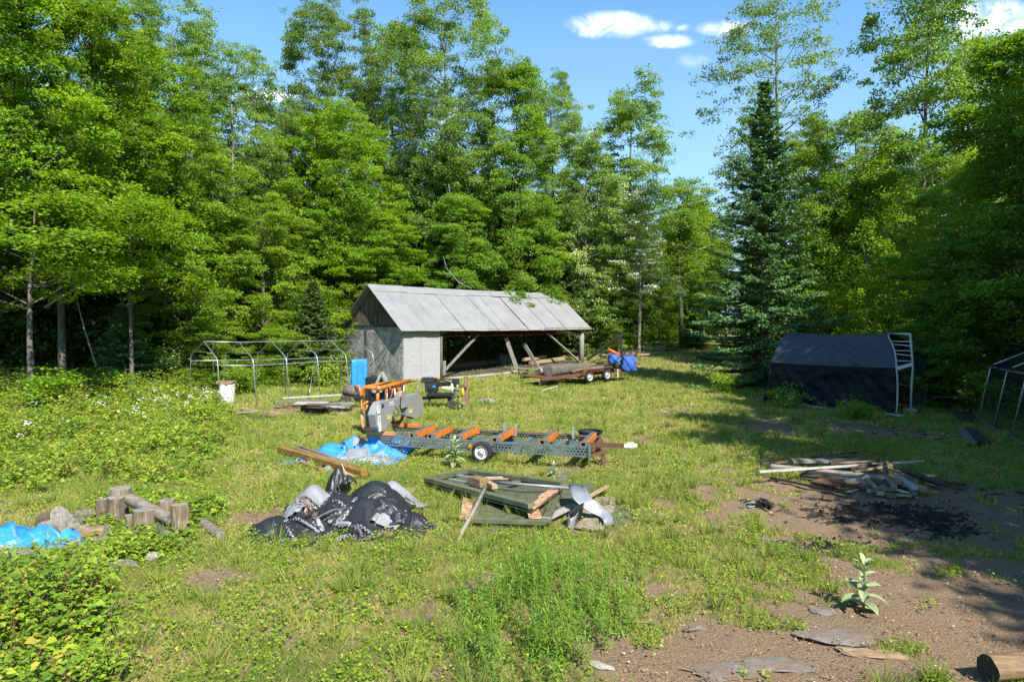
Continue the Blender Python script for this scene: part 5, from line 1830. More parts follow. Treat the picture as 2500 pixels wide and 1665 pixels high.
# wheel
def wheel(root, c, ax, r, wd, rimmat, face=-1):
    """tyre round the axis ax with a dished rim on the `face` side"""
    ax = Vector(ax).normalized(); Q = ax.to_track_quat('Z', 'Y').to_matrix()
    def lathe(prof, n=28):
        vs = []; fs = []
        for i in range(n):
            an = 2 * PI * i / n
            for rr, h in prof: vs.append(Vector(c) + Q @ Vector((rr * math.cos(an), rr * math.sin(an), h)))
        k = len(prof)
        for i in range(n):
            for j in range(k - 1):
                fs.append((i * k + j, ((i + 1) % n) * k + j, ((i + 1) % n) * k + j + 1, i * k + j + 1))
        return vs, fs
    h = wd / 2
    w_ = thing('wheel', None, None, Vector(c) - wloc(root)); w_.parent = root
    for key in list(w_.keys()): del w_[key]
    mb = MB(); vs, fs = lathe([(r * .60, -h * .8), (r * .68, -h), (r * .88, -h), (r * .97, -h * .72), (r, -h * .3), (r, h * .3), (r * .97, h * .72), (r * .88, h), (r * .68, h), (r * .60, h * .8)])
    mb.add(vs, fs, smooth=True); mb.build('tyre', M_rubber, w_)
    f = face
    mb = MB(); vs, fs = lathe([(r * .63, f * h * .82), (r * .60, f * h * .9), (r * .57, f * h * .6), (r * .50, f * h * .2), (r * .42, f * h * .25), (r * .34, f * h * .52), (r * .18, f * h * .55), (r * .15, f * h * .9), (.001, f * h * .95)])
    mb.add(vs, fs, smooth=True); mb.build('rim', rimmat, w_)
    mb = MB()
    for k in range(5):
        an = 2 * PI * k / 5 + .3
        q = Vector(c) + Q @ Vector((r * .26 * math.cos(an), r * .26 * math.sin(an), f * h * .5)); mb.tube([q, q + ax * f * h * .3], .014, 6)
        q = Vector(c) + Q @ Vector((r * .44 * math.cos(an + .6), r * .44 * math.sin(an + .6), f * h * .26)); mb.tube([q, q + ax * f * .012], r * .055, 8)
    mb.build('wheel_nut', M_engine, w_)
    return w_


aw = a_at(1177, -.16, .25)
wheel(track, K(aw, -.17, .262), Wv, .262, .17, M_white, -1)
wheel(track, K(aw, TWD + .17, .262), Wv, .262, .17, M_white, 1)
mb = MB(); mb.tube([K(aw, -.1, .262), K(aw, TWD + .1, .262)], .03, 8); mb.build('axle', M_rust, track)
aq = a_at(1148, -.02, .38); mb = MB(); mb.tube([K(aq, -.03, .37), K(aq, -.06, .37)], [.045, .04], 12); mb.build('side_lamp', M_lightw, track)
# tongue, coupler, jack
mb = MB(); mb.beam(K(TL + .02, .12, ZT - .08), K(TL + .02, TWD - .1, ZT - .08), .07, .12); mb.build('end_beam', M_rust, track)
tg0, tg1 = K(TL - .1, .45, ZT - .02), D(1506, 1098, 17.0)
tg1 = K(TL + .72, .55, ZT - .03)
mb = MB(); mb.beam(tg0, tg1, .09, .10); mb.build('tongue', M_brsteel, track)
mb = MB(); dirt_ = (tg1 - tg0).normalized(); mb.beam(tg1 - dirt_ * .02, tg1 + dirt_ * .26, .10, .09); mb.tube([tg1 + dirt_ * .24 - UP * .03, tg1 + dirt_ * .24 + UP * .06], .06, 12); mb.beam(tg1 + dirt_ * .05 + UP * .06, tg1 + dirt_ * .22 + UP * .085, .03, .03)
mb.build('coupler', M_white, track, bevel=.012)
mb = MB(); mb.beam(K(TL - .05, .1, ZB + .02), K(TL + .32, .42, ZT - .16), .07, .07); mb.beam(K(TL + .22, .4, ZT - .12), K(TL + .24, .4, .12), .09, .09); mb.tube([K(TL + .24, .4, .12), K(TL + .24, .4, .08)], [.09, .09], 10)
mb.build('jack', M_brsteel, track)
# black tub behind the right end
tb = K(TL - .35, TWD + .35, 0); tb.z = float(gz(tb.x, tb.y))
tub = thing('barrel', 'black open-topped plastic barrel behind the right end of the sawmill track', 'barrel', tb)
def lathe_mesh(c, prof, n=28):
    vs = []; fs = []; k = len(prof)
    for i in range(n):
        an = 2 * PI * i / n
        for r_, h_ in prof: vs.append(Vector(c) + Vector((r_ * math.cos(an), r_ * math.sin(an), h_)))
    for i in range(n):
        for j in range(k - 1): fs.append((i * k + j, ((i + 1) % n) * k + j, ((i + 1) % n) * k + j + 1, i * k + j + 1))
    return vs, fs
mb = MB(); mb.add(*lathe_mesh(tb, [(.26, 0), (.30, .1), (.30, .28), (.315, .3), (.30, .32), (.30, .60), (.27, .60), (.26, .1), (.001, .08)]), smooth=True); mb.build('body', M_black, tub)
mb = MB(); mb.add(*lathe_mesh(tb, [(.29, .585), (.325, .59), (.325, .625), (.27, .625), (.27, .585)])); mb.build('rim', M_black, tub)

# ------------------------------------------------------------------ the sawmill head on the track
AH = a_at(903, 0, .56) - .0          # where the near leg pair stands
head = thing('band_sawmill', 'orange and grey band sawmill head standing on the left end of its track', 'sawmill', K(AH, .7, ZT))
Z1 = ZT + .06
for b, mt in ((0.02, M_faded), (TWD - .02, M_orange)):      # foot beams
    mb = MB(); a0, a1 = AH - .38 + (0.28 if b else 0), AH + .72
    mb.beam(K(a0, b, Z1), K(a1, b, Z1), .10, .09); mb.build('foot_beam', mt, head, bevel=.006)
LG = (AH - .24, AH + .22)
for b, zt in ((.02, 1.70), (TWD - .05, 1.72)):
    mb = MB()                                              # the U-shaped lower tube
    zb = Z1 + .08; r = .16
    pts = [K(LG[0], b, zb + .46), K(LG[0], b, zb + r)]
    for k in range(1, 7):
        an = PI + k * PI / 12; pts.append(K(LG[0] + r + r * math.cos(an), b, zb + r + r * math.sin(an)))
    for k in range(0, 7):
        an = 1.5 * PI + k * PI / 12; pts.append(K(LG[1] - r + r * math.cos(an), b, zb + r + r * math.sin(an)))
    pts.append(K(LG[1], b, zb + .46))
    mb.tube(pts, .043, 10); mb.build('leg_bend', M_faded if b < .5 else M_rustl, head)
    for a in LG:
        mb = MB(); mb.tube([K(a, b, zb + .30), K(a, b, zt - .12)], .034, 10); mb.build('leg_tube', M_galv, head)
    for a in LG:
        mb = MB(); mb.tube([K(a, b, zt - .42), K(a, b, zt - .02)], .045, 10); mb.build('leg_sleeve', M_orange, head)
mb = MB()
mb.tube([K(LG[0], .02, 1.30), K(LG[0] + .0, .02, 1.60), K(LG[0] + .05, .02, 1.70), K(LG[0] + .14, .02, 1.74), K(LG[1] + .08, .02, 1.74)], .05, 10)
mb.tube([K(LG[1] + .04, -.12, 1.735), K(LG[1] + .10, .02, 1.74), K(LG[1] + .16, TWD + .12, 1.80)], .055, 10)
mb.tube([K(LG[0] - .1, -.05, 1.62), K(LG[0] - .14, -.1, 1.78), K(LG[0] - .02, -.1, 1.79), K(LG[0] + .03, -.1, 1.62), K(LG[0] + .06, -.1, 1.2), K(LG[0] + .2, -.1, 1.18), K(LG[0] + .22, -.1, 1.3)], .028, 8)
mb.tube([K(LG[0] + .05, .05, 1.74), K(LG[0] + .07, TWD - .05, 1.76)], .04, 8)
mb.build('top_beam', M_orange, head)
mb = MB()
for b in (.28, TWD - .42):
    mb.beam(K(LG[1] + .10, b, 1.12), K(LG[1] + .12, b, 1.74), .10, .03, up=U)
mb.beam(K(LG[1] + .12, .35, 1.36), K(LG[1] + .13, .66, 1.72), .03, .09, up=U); mb.beam(K(LG[1] + .13, .70, 1.72), K(LG[1] + .13, 1.05, 1.5), .03, .09, up=U)
mb.build('carriage_plate', M_orange, head)
mb = MB(); c = K(LG[0] - .02, -.06, 1.48); mb.tube([c, c - Wv * .12], .10, 14); mb.tube([c - Wv * .12, c - Wv * .2], .035, 8); mb.build('winch_drum', M_engine, head)
mb = MB(); mb.tube([K(LG[0] - .34, .0, 1.22), K(LG[0] - .2, .0, 1.25), K(LG[0] - .02, -.04, 1.24), K(LG[0] + .2, -.02, 1.38)], .03, 8); mb.build('push_handle', M_orange, head)
mb = MB(); mb.beam(K(LG[1] - .12, -.1, .92), K(LG[1] - .17, -.1, 1.12), .05, .02); mb.build('lever', M_orange, head)
# engine
en = K(LG[1] + .02, .50, 1.40)
mb = MB()
Mr = Matrix((U, Wv, UP)).transposed()
for k in range(7): mb.box(en + UP * (-.12 + k * .048), (.30, .34, .026), Mr)
mb.box(en + UP * .02, (.24, .28, .32), Mr); mb.box(en + UP * .19 + U * .02, (.2, .24, .1), Mr)
mb.build('engine', M_engine, head, bevel=.008)
mb = MB(); e2 = K(LG[1] + .1, .95, 1.46); mb.tube([e2 - U * .15, e2 + U * .17], [.11, .12], 14); mb.box(e2 + UP * .12, (.14, .14, .08), Mr); mb.build('muffler', M_peel, head)
mb = MB(); mb.box(K(LG[1] - .0, .72, 1.22), (.34, .95, .05), Mr); mb.tube([K(LG[1] + .12, .3, 1.05), K(LG[1] + .12, .3, 1.7)], .022, 8); mb.tube([K(LG[1] + .14, .72, 1.1), K(LG[1] + .14, .72, 1.7)], .022, 8); mb.tube([K(LG[1] + .14, 1.25, 1.05), K(LG[1] + .14, 1.25, 1.76)], .024, 8); mb.build('guide_post', M_galv, head)
for k, pts in enumerate((((.02, .5, 1.62), (.12, .30, 1.66), (.20, .12, 1.5), (.05, -.04, 1.25)), ((.10, .95, 1.58), (.20, .80, 1.72), (.16, .45, 1.74), (.02, .2, 1.76)), ((.16, .6, 1.3), (.28, .5, 1.2), (.3, .62, 1.05), (.2, .8, 1.0)))):
    mb = MB(); mb.tube([K(LG[1] + a_, b_, z_) for a_, b_, z_ in pts], .011, 6); mb.build('cable', M_black, head)
mb = MB(); c = K(LG[1] + .18, 1.12, 1.34); mb.box(c, (.10, .16, .2), Mr); mb.build('control_box', M_black, head, bevel=.01)
mb = MB(); c = K(LG[1] + .02, .50, 1.64); mb.tube([c, c + UP * .05], .07, 12); mb.tube([c + UP * .05, c + UP * .08], .03, 8); mb.build('fuel_cap', M_engine, head)
# blade guard: two grey covers with cut-off corners
GA = AH + .48


def cover(pts, nm, label=None):
    mb = MB(); mb.plate([K(GA, b, z) for b, z in pts], .20, U)
    o = mb.build(nm, M_guard, head, bevel=.008)
    return o


cv1 = cover([(-.50, .80), (-.62, 1.13), (-.50, 1.30), (-.33, 1.42), (.78, 1.42), (.78, 1.10), (.40, 1.10), (.30, .86), (.02, .68), (-.28, .66)], 'blade_guard')
cv2 = cover([(.80, 1.42), (1.92, 1.42), (2.20, 1.30), (2.30, 1.05), (2.22, .78), (1.75, .70), (1.55, .78), (1.30, .84), (1.28, 1.10), (.80, 1.10)], 'blade_guard')
mb = MB(); mb.beam(K(GA + .006, .79, 1.08), K(GA + .006, .79, 1.43), .03, .02, up=U); mb.tube([K(GA + .01, .74, 1.2), K(GA + .03, .74, 1.2)], .02, 8); mb.build('latch', M_engine, head)
mb = MB(); mb.beam(K(GA - .1, -.3, .93), K(GA - .1, 2.05, .93), .02, .05); mb.build('saw_blade', M_galv, head)
mb = MB(); mb.beam(K(GA - .08, .45, .98), K(GA - .08, .62, .78), .05, .04); mb.build('blade_guide', M_brsteel, head)
mb = MB(); mb.beam(K(GA - .08, 1.36, 1.05), K(GA - .06, 1.34, .62), .06, .05); mb.beam(K(GA - .06, 1.40, 1.0), K(GA - .06, 1.62, .78), .05, .05); mb.build('blade_guide', M_brsteel, head)
for b0, z0, w_, h_, mt in ((-.42, 1.24, .17, .20, M_stick), (-.20, 1.30, .12, .10, M_ink), (-.40, .96, .16, .24, M_stick), (-.36, .76, .13, .18, M_stick), (.14, .98, .20, .12, M_sticky), (1.44, .98, .22, .12, M_sticky), (.28, 1.34, .22, .035, M_stick), (.28, 1.28, .30, .018, M_stick)):
    mb = MB(); mb.plate([K(GA + .006, b0 - w_ / 2, z0 - h_ / 2), K(GA + .006, b0 + w_ / 2, z0 - h_ / 2), K(GA + .006, b0 + w_ / 2, z0 + h_ / 2), K(GA + .006, b0 - w_ / 2, z0 + h_ / 2)], .003, U)
    o = mb.build('sticker', mt, cv1 if b0 < .8 else cv2)
mb = MB()
for b0, z0, rows in ((-.40, 1.0, 4), (-.42, 1.27, 3), (.14, .99, 2), (1.44, .99, 2)):
    for k in range(rows):
        mb.box(K(GA + .0085, b0, z0 - .035 * (k - 1)), (.002, .11 - .02 * (k % 2), .010), Mr)
mb.build('sticker_print', M_ink, cv1)
# black case and white bracket behind the head
cb = G(905, 952) + Vector((0, .3, 0)); cb = D(913, 935, 20.8); cb.z = float(gz(cb.x, cb.y)) + .26
cs = thing('equipment_case', 'black ribbed plastic case standing behind the sawmill head', 'case', cb)
mb = MB(); mb.box(cb + UP * .78, (.52, .26, 1.5), Mr); mb.build('body', M_black, cs, bevel=.05)
mb = MB()
for k in (-.17, 0, .17): mb.box(cb + UP * .85 + U * k - Wv * .135, (.05, .03, 1.1), Mr)
mb.build('rib', M_engine, cs, bevel=.008)
mb = MB(); mb.tube([cb + UP * 1.52 - U * .1, cb + UP * 1.58 - U * .08, cb + UP * 1.58 + U * .08, cb + UP * 1.52 + U * .1], .018, 6); mb.build('handle', M_black, cs)
wb = D(934, 935, 20.5); wb.z = .2
mb = MB(); T3 = [wb + U * -.32 + UP * 1.15, wb + U * .34 + UP * 1.15, wb + U * -.02 + UP * 1.72]
for i in range(3): mb.beam(T3[i], T3[(i + 1) % 3], .07, .09, up=Wv)
tri = thing('wooden_bracket', 'pale triangular wooden bracket leaning by the black case', 'bracket', wb)
mb.build('triangle', M_pale, tri)
mb = MB(); mb.beam(wb + UP * .0, wb + UP * 1.16, .09, .09); mb.build('leg', M_pale, tri)
# log slab seen behind the head at left
lb = G(868, 985)
mb = MB(); mb.tube([lb + Vector((-.6, .5, .50)), lb + Vector((.05, .4, .48))], [.22, .24], 14); tag(zrot(mb.build('log', M_bark, origin=lb), 0), 'short thick log lying on the boards behind the sawmill winch', 'log')
board('timber', 'dark timber carrying the short log behind the sawmill', 'timber', lb + Vector((-.7, .4, .14)), lb + Vector((.9, .4, .14)), .3, .24, M_dark)
def Zm(ox, oy, sc):
    return lambda x, y, h=0.0: G(ox + x / sc, oy + y / sc, h)


# ------------------------------------------------------------------ blue tarp in the grass
P_ = cloth(68, 56, 3.5, 2.8, (.76, .76), 11, 150, .26, bumps=((-.2, .55, .35, .44), (.45, .35, .3, .52), (-.75, .1, .3, .30), (.3, -.3, .35, .26), (.85, .1, .3, .28), (.95, .75, .35, .50)), bend=.12, nsc=.24)
sheet('blue_tarp', P_, place(G(862, 1112), -.25), (M_tblue, M_tsilver), label='crumpled blue and silver tarp in the grass by the left end of the sawmill track', cat='tarp',
      two=lambda i, j: (j < .42 and i > .45 and (i - .72) ** 2 + (j - .2) ** 2 < .055) or ((i - .55) ** 2 + (j - .72) ** 2 < .012))
# beams beside it
Z3 = Zm(640, 880, 4.9)
gb = 'timbers lying beside the blue tarp'
for (x0, y0, x1, y1, h, w_, t_, mt, lab) in (
    (215, 1035, 1225, 1335, .12, .17, .14, M_amber, 'long amber beam nearest the camera beside the blue tarp'),
    (385, 1035, 1000, 1225, .14, .10, .07, M_grey, 'thin weathered rail just behind the long amber beam'),
    (445, 1010, 1045, 1225, .14, .10, .07, M_brown, 'brown rail closest to the blue tarp'),
    (470, 1200, 710, 1290, .05, .12, .06, M_amber, 'short amber offcut in front of the long amber beam'),
    (890, 1295, 1060, 1370, .06, .16, .05, M_tan, 'tan board end poking out under the amber beam')):
    board('timber', lab, 'timber', Z3(x0, y0 + 20, h), Z3(x1, y1 + 20, h), w_, t_, mt, gb)
board('stick', 'thin pale stick leaning on the amber beam', 'stick', Z3(950, 1240, .22), Z3(1020, 1405, .02), .018, .018, M_pale)
P_ = cloth(16, 14, .7, .55, (.62, .7), 31, 80, .12, bumps=((0, 0, .16, .12),))
sheet('plastic_scrap', P_, place(Z3(800, 1310), .4), (M_tsilver, M_tblack), label='small scrap of silver plastic in front of the amber beam', cat='plastic sheet')

# ------------------------------------------------------------------ black and silver tarp heap
hb = G(846, 1296)
heap = thing('tarp_heap', 'big crumpled heap of black and silver plastic tarp in the grass', 'tarp', hb)
def hp(px, py, h=0.0): return G(px, py, h)
def fold(nm, px, py, ang, nx, ny, sx, sy, comp, seed, amp, bumps, mats, steps=120, two=None, lift=0.0, tilt=0.0, drop=.3):
    Pp = cloth(nx, ny, sx, sy, comp, seed, steps, amp, bumps, drop=drop, bend=.10, nsc=.24)
    Pp[..., 2] += lift + tilt * Pp[..., 1]
    return sheet(nm, Pp, place(G(px, py), ang), mats, heap, two=two)


BS, SB = (M_tblack, M_tsilver), (M_tsilver, M_tblack)
fold('black_fold', 840, 1288, .1, 60, 46, 3.3, 2.3, (.70, .66), 21, .24, ((-.1, .35, .42, .50), (.35, .2, .45, .46), (-.6, .1, .35, .36), (.85, 0, .3, .26), (-.9, -.3, .3, .18)), BS, 150)
fold('silver_fold', 766, 1258, .3, 34, 30, 1.35, 1.15, (.66, .66), 22, .18, ((0, .05, .34, .50), (-.2, -.25, .25, .34)), SB, 110, lift=.05)
fold('silver_fold', 958, 1242, -.5, 34, 28, 1.35, .95, (.70, .70), 23, .16, ((0, 0, .36, .50),), SB, 110, lift=.03)
fold('black_fold', 905, 1272, -.12, 46, 40, 1.6, 1.5, (.80, .78), 24, .07, ((0, .25, .55, .62), (.3, -.1, .4, .42)), BS, 130, lift=.03, two=lambda i, j: j < .17 + .05 * math.sin(i * 7))
fold('black_fold', 712, 1297, .18, 40, 22, 1.6, .75, (.72, .6), 25, .14, ((-.3, 0, .28, .24), (.3, 0, .3, .28)), BS, 110, lift=.01)
fold('black_fold', 1010, 1290, .5, 28, 24, .95, .8, (.62, .62), 26, .15, ((0, 0, .2, .28),), BS, 110, lift=.01, two=lambda i, j: i > .86)
fold('black_fold', 826, 1236, .8, 30, 26, .95, .75, (.55, .60), 27, .2, ((0, 0, .2, .72), (.15, -.15, .2, .55)), BS, 110, lift=.05)
rngh = np.random.default_rng(9); lvh = Leaves()
for px, py, r, n in ((762, 1245, .12, 40), (945, 1300, .09, 22), (740, 1222, .06, 12)):
    q = G(px, py, .42 if py < 1290 else .15)
    c = np.array(q) + rngh.normal(0, r, (n, 3)) * np.array([1, .7, .45])
    lvh.add(c - np.array(hb), rand_unit(rngh, n), rand_unit(rngh, n), rngh.uniform(.05, .11, n), .03, np.clip(rngh.normal(.3, .15, n), 0, 1))
lo_ = link('dead_leaves', lvh.mesh('dead_leaves', M_litter), heap)

# ------------------------------------------------------------------ torn green panels
Z6 = Zm(1000, 1120, 4.205)
gp = 'torn green painted panels and scraps'
up_ = thing('green_panel', 'upper green door panel with a raised frame and a torn right end', 'panel', Z6(700, 330), gp)
A_, B_, C_, D_ = Z6(150, 215, .16), Z6(600, 122, .20), Z6(1600, 250, .34), Z6(1255, 500, .30)
nU = (B_ - A_).cross(D_ - A_).normalized()
if nU.z < 0: nU = -nU
lowr = nU * -.07
E1 = A_.lerp(D_, .72)
mb = MB(); mb.plate([A_ + lowr, B_ + lowr, C_ + lowr, D_ + lowr], .02, nU); mb.build('panel', M_green, up_)
def bar(par, nm, p, q, w_, t_, mt, off=Vector((0, 0, 0))):
    p, q = p + off, q + off
    M_ = frame(q - p, nU)
    o = board(nm, None, None, p, q, w_, t_, mt, parent=par)
    return o


inn = (D_ - A_).normalized() * .06
bar(up_, 'frame_bar', A_, A_.lerp(D_, .98), .15, .09, M_green, (B_ - A_).normalized() * .07)
bar(up_, 'frame_bar', B_.lerp(C_, .03), B_.lerp(C_, 1.0), .15, .09, M_green, (A_ - B_).normalized() * .07)
bar(up_, 'frame_bar', A_.lerp(B_, .12), A_.lerp(B_, .95), .14, .08, M_green, (C_ - B_).normalized() * .08)
mb = MB(); e0_, e1_ = D_.lerp(C_, .02), D_.lerp(C_, .80); pz = nU * .0
rr = random.Random(2); poly = []
for k in range(9): poly.append(e0_.lerp(e1_, k / 8) + (A_ - D_).normalized() * rr.uniform(.14, .24) + nU * -.015)
for k in range(8, -1, -1): poly.append(e0_.lerp(e1_, k / 8) + (D_ - A_).normalized() * rr.uniform(-.02, .03) + nU * -.015)
mb.plate(poly, .03, nU); mb.build('raw_edge', M_osbraw, up_)
mb = MB(); tip = Z6(1650, 150, .52)
mb.plate([C_ + Vector((-.28, .05, .0)), C_, tip, tip + Vector((-.10, .02, .02))], .03, (0, -1, .5)); mb.build('splinter', M_green, up_)
# cavity shadow blocks: the panel rests on bits of wood
for k, (x, y) in enumerate(((330, 240), (760, 330), (1150, 440), (1450, 300))):
    board('wood_block', ('short block under the left corner of the upper green panel', 'block under the front edge of the upper green panel, its middle', 'block under the front edge of the upper green panel near its tip', 'block under the back edge of the upper green panel')[k], 'wood block',
          Z6(x - 50, y, .045), Z6(x + 50, y, .045), .14, .1, M_dark, gp)
lw_ = thing('green_panel', 'lower green board lying flat under the framed panel', 'panel', Z6(1050, 560), gp)
Q_ = [Z6(650, 640, .09), Z6(700, 490, .10), Z6(1530, 330, .15), Z6(1400, 670, .10)]
nL = (Q_[1] - Q_[0]).cross(Q_[3] - Q_[0]).normalized(); nL = nL if nL.z > 0 else -nL
mb = MB(); mb.plate(Q_, .03, nL); mb.build('panel', M_green, lw_)
board('frame_bar', None, None, Q_[0] + nL * .02, Q_[3] + nL * .02, .12, .07, M_green, parent=lw_)
board('frame_bar', None, None, Q_[3] + nL * .025, Q_[2] + nL * .025, .17, .06, M_green, parent=lw_)
board('frame_bar', None, None, Q_[0] + nL * .02, Q_[1] + nL * .02, .14, .06, M_green, parent=lw_)
board('lath', None, None, Z6(830, 665, .03), Z6(1380, 690, .03), .07, .05, M_brown, parent=lw_)
r3 = thing('green_panel', 'right green board behind the bent silver flashing', 'panel', Z6(1720, 380), gp)
Q3 = [Z6(1480, 500, .12), Z6(1560, 250, .14), Z6(1900, 250, .16), Z6(1890, 330, .15), Z6(1600, 500, .12)]
mb = MB(); mb.plate(Q3, .03, (0, 0, 1)); mb.build('panel', M_green, r3)
board('trim', None, None, Z6(1500, 480, .17), Z6(1535, 350, .17), .05, .02, M_pale, parent=r3)
for (x0, y0, x1, y1, h, w_, t_, mt, nm, lab, cat) in (
    (1690, 480, 2030, 285, .18, .07, .05, M_tan, 'lath', 'tan lath slanting along the right green board', 'lath'),
    (1400, 620, 1700, 475, .14, .17, .03, M_pale, 'board', 'pale splintered board left of the bent silver flashing', 'board'),
    (610, 355, 570, 610, .07, .20, .05, M_osbraw, 'chipboard_strip', 'raw orange chipboard strip sticking out left under the panels', 'chipboard'),
    (1255, 505, 1290, 615, .17, .22, .03, M_osbraw, 'chipboard_strip', 'small raw chipboard piece on the lower green board', 'chipboard'),
    (640, 215, 770, 250, .33, .22, .17, M_brown, 'wood_block', 'chunky brown wood block on top of the framed green panel', 'wood block'),
    (795, 245, 875, 290, .30, .12, .09, M_tan, 'wood_block', 'yellowish offcut beside the chunky block on the green panel', 'wood block'),
    (730, 195, 955, 190, .27, .05, .03, M_pale, 'lath', 'pale lath lying behind the chunky wood block', 'lath'),
    (760, 205, 1030, 208, .25, .04, .03, M_tan, 'lath', 'tan lath behind the chunky wood block', 'lath'),
    (410, 208, 700, 268, .25, .06, .04, M_flash, 'metal_strip', 'silver metal strip at the front of the framed green panel', 'metal strip'),
    (490, 168, 625, 195, .26, .07, .03, M_flash, 'metal_strip', 'short silver strip left of the chunky wood block', 'metal strip'),
    (1040, 245, 1130, 240, .33, .10, .06, M_brown, 'wood_block', 'small curled chip behind the long pipe on the green panel', 'wood chip')):
    board(nm, lab, cat, Z6(x0, y0, h), Z6(x1, y1, h), w_, t_, mt, gp)
mb = MB(); mb.tube([Z6(840, 240, .32), Z6(1200, 270, .40), Z6(1640, 300, .36)], .028, 8); tag(mb.build('pipe', M_flash, origin=Z6(840, 240)), 'long grey pipe lying across the framed green panel', 'pipe')
mb = MB(); mb.tube([Z6(775, 300, .36), Z6(640, 570, .18), Z6(487, 850, .01)], [.038, .036, .03], 8); tag(mb.build('pole', M_grey, origin=Z6(600, 600)), 'grey wooden pole leaning from the green panel down to the grass', 'pole')
mb = MB(); rr = random.Random(5)
poly = [Z6(x + rr.uniform(-8, 8), y + rr.uniform(-8, 8), .06) for x, y in ((1700, 690), (1800, 590), (1760, 540), (1850, 450), (1900, 395), (2050, 390), (2110, 400), (2105, 500), (2075, 590), (2000, 700), (1860, 725))]
mb.plate(poly, .03, (0, 0, 1)); tag(mb.build('chipboard', M_peel, origin=poly[0]), 'peeled chipboard sheet under the bent silver flashing', 'chipboard', gp)
mb = MB(); poly = [Z6(x, y, .03) for x, y in ((2080, 480), (2190, 500), (2290, 540), (2260, 650), (2100, 690), (2040, 640))]
mb.plate(poly, .03, (0, 0, 1)); tag(mb.build('board', M_green, origin=poly[0]), 'mossy dark board at the right end of the panel heap', 'board', gp)
mb = MB(); poly = [Z6(x, y, .03) for x, y in ((730, 780), (860, 690), (1000, 690), (960, 720))]
mb.plate(poly, .02, (0, 0, 1)); tag(mb.build('board', M_green, origin=poly[0]), 'pointed green splinter board in the grass before the panels', 'board', gp)
# bent flashing
prof = [(1715, 268, .46), (1740, 340, .44), (1770, 420, .36), (1850, 480, .28), (1930, 530, .20), (2010, 570, .12), (2030, 610, .16), (2045, 660, .10), (2020, 705, .03)]
Pf = []
for k, (x, y, h) in enumerate(prof):
    c = Z6(x, y, h); w_ = .16 if k < 5 else .14 - .015 * (k - 5)
    d = Vector((1, .18, .04)) if k < 4 else Vector((.8, .6, -.05))
    Pf.append([list(c + d * w_ * (s - .5) * 2 + Vector((0, 0, .025 * math.sin(s * 5 + k)))) for s in np.linspace(0, 1, 7)])
Pf = np.array(Pf); o0 = Vector(Pf[0, 0])
sheet('flashing', Pf - np.array(o0), Matrix.Translation(o0), (M_tblack, M_flash), label='bent strip of silver flashing on the right end of the panel heap', cat='metal sheet', onground=False, thick=.006)
prof = [(1775, 530, .22), (1700, 560, .20), (1620, 640, .10), (1640, 700, .04), (1690, 660, .05), (1720, 620, .10)]
Pf = np.array([[list(Z6(x, y, h) + Vector((.02, .0, .13)) * (s - .5) * 2) for s in np.linspace(0, 1, 5)] for x, y, h in prof]); o0 = Vector(Pf[0, 0])
sheet('plastic_strip', Pf - np.array(o0), Matrix.Translation(o0), (M_tblack, M_tsilver), label='looped black plastic strip left of the silver flashing', cat='plastic strip', onground=False, thick=.006)

# ------------------------------------------------------------------ stumps and short logs on the left
Z7 = Zm(0, 1150, 3.825)
gs = 'stumps and short logs heaped in the brambles'


def log_thing(name, label, pts, r, seed, side, group=gs, n=18, end=M_endgr, wob=.06, cat=None):
    rng = random.Random(seed)
    P = [Vector(p) for p in pts]
    root = thing(name, label, cat or name.split('_')[-1], P[0], group)
    K_ = 5
    L_ = [P[0].lerp(P[1], k / K_) for k in range(K_ + 1)]
    rs = r if isinstance(r, (list, tuple)) else [r, r]
    ph = [rng.uniform(0, 6) for _ in range(3)]
    M_ = frame(P[1] - P[0]); vs = []
    for k, c in enumerate(L_):
        rad = rs[0] + (rs[1] - rs[0]) * k / K_
        for i in range(n):
            a = 2 * PI * i / n
            q = rad * (1 + wob * math.sin(2 * a + ph[0]) + wob * .7 * math.sin(3 * a + ph[1]) + wob * .35 * math.sin(7 * a + ph[2]) + rng.uniform(-.012, .012))
            vs.append(c + M_ @ Vector((rng.uniform(-.006, .006), q * math.cos(a), q * math.sin(a))))
    fs = [(k * n + i, k * n + (i + 1) % n, (k + 1) * n + (i + 1) % n, (k + 1) * n + i) for k in range(K_) for i in range(n)]
    mb = MB(); mb.add(vs, fs, smooth=True)
    mb.build('bark', side, root)
    for e, nm in ((0, 'cut_end'), (K_, 'cut_end')):
        ring = vs[e * n:(e + 1) * n]; c = sum(ring, Vector()) / n; ax = (P[1] - P[0]).normalized() * (.004 if e else -.004)
        mid = [c + (v - c) * .55 + ax * 1.5 for v in ring]
        mb = MB(); mb.add([v + ax * .2 for v in ring] + mid + [c + ax], [(i, (i + 1) % n, n + (i + 1) % n, n + i) for i in range(n)] + [(n + i, n + (i + 1) % n, 2 * n) for i in range(n)])
        mb.build(nm, end, root)
    return root


def stump(label, x, y, r, h, seed, lean=(0, 0)):
    b = Z7(x, y); log_thing('stump', label, (b + Vector((0, 0, -.06)), b + Vector((lean[0], lean[1], h))), (r * 1.05, r * .95), seed, M_stump, cat='stump')


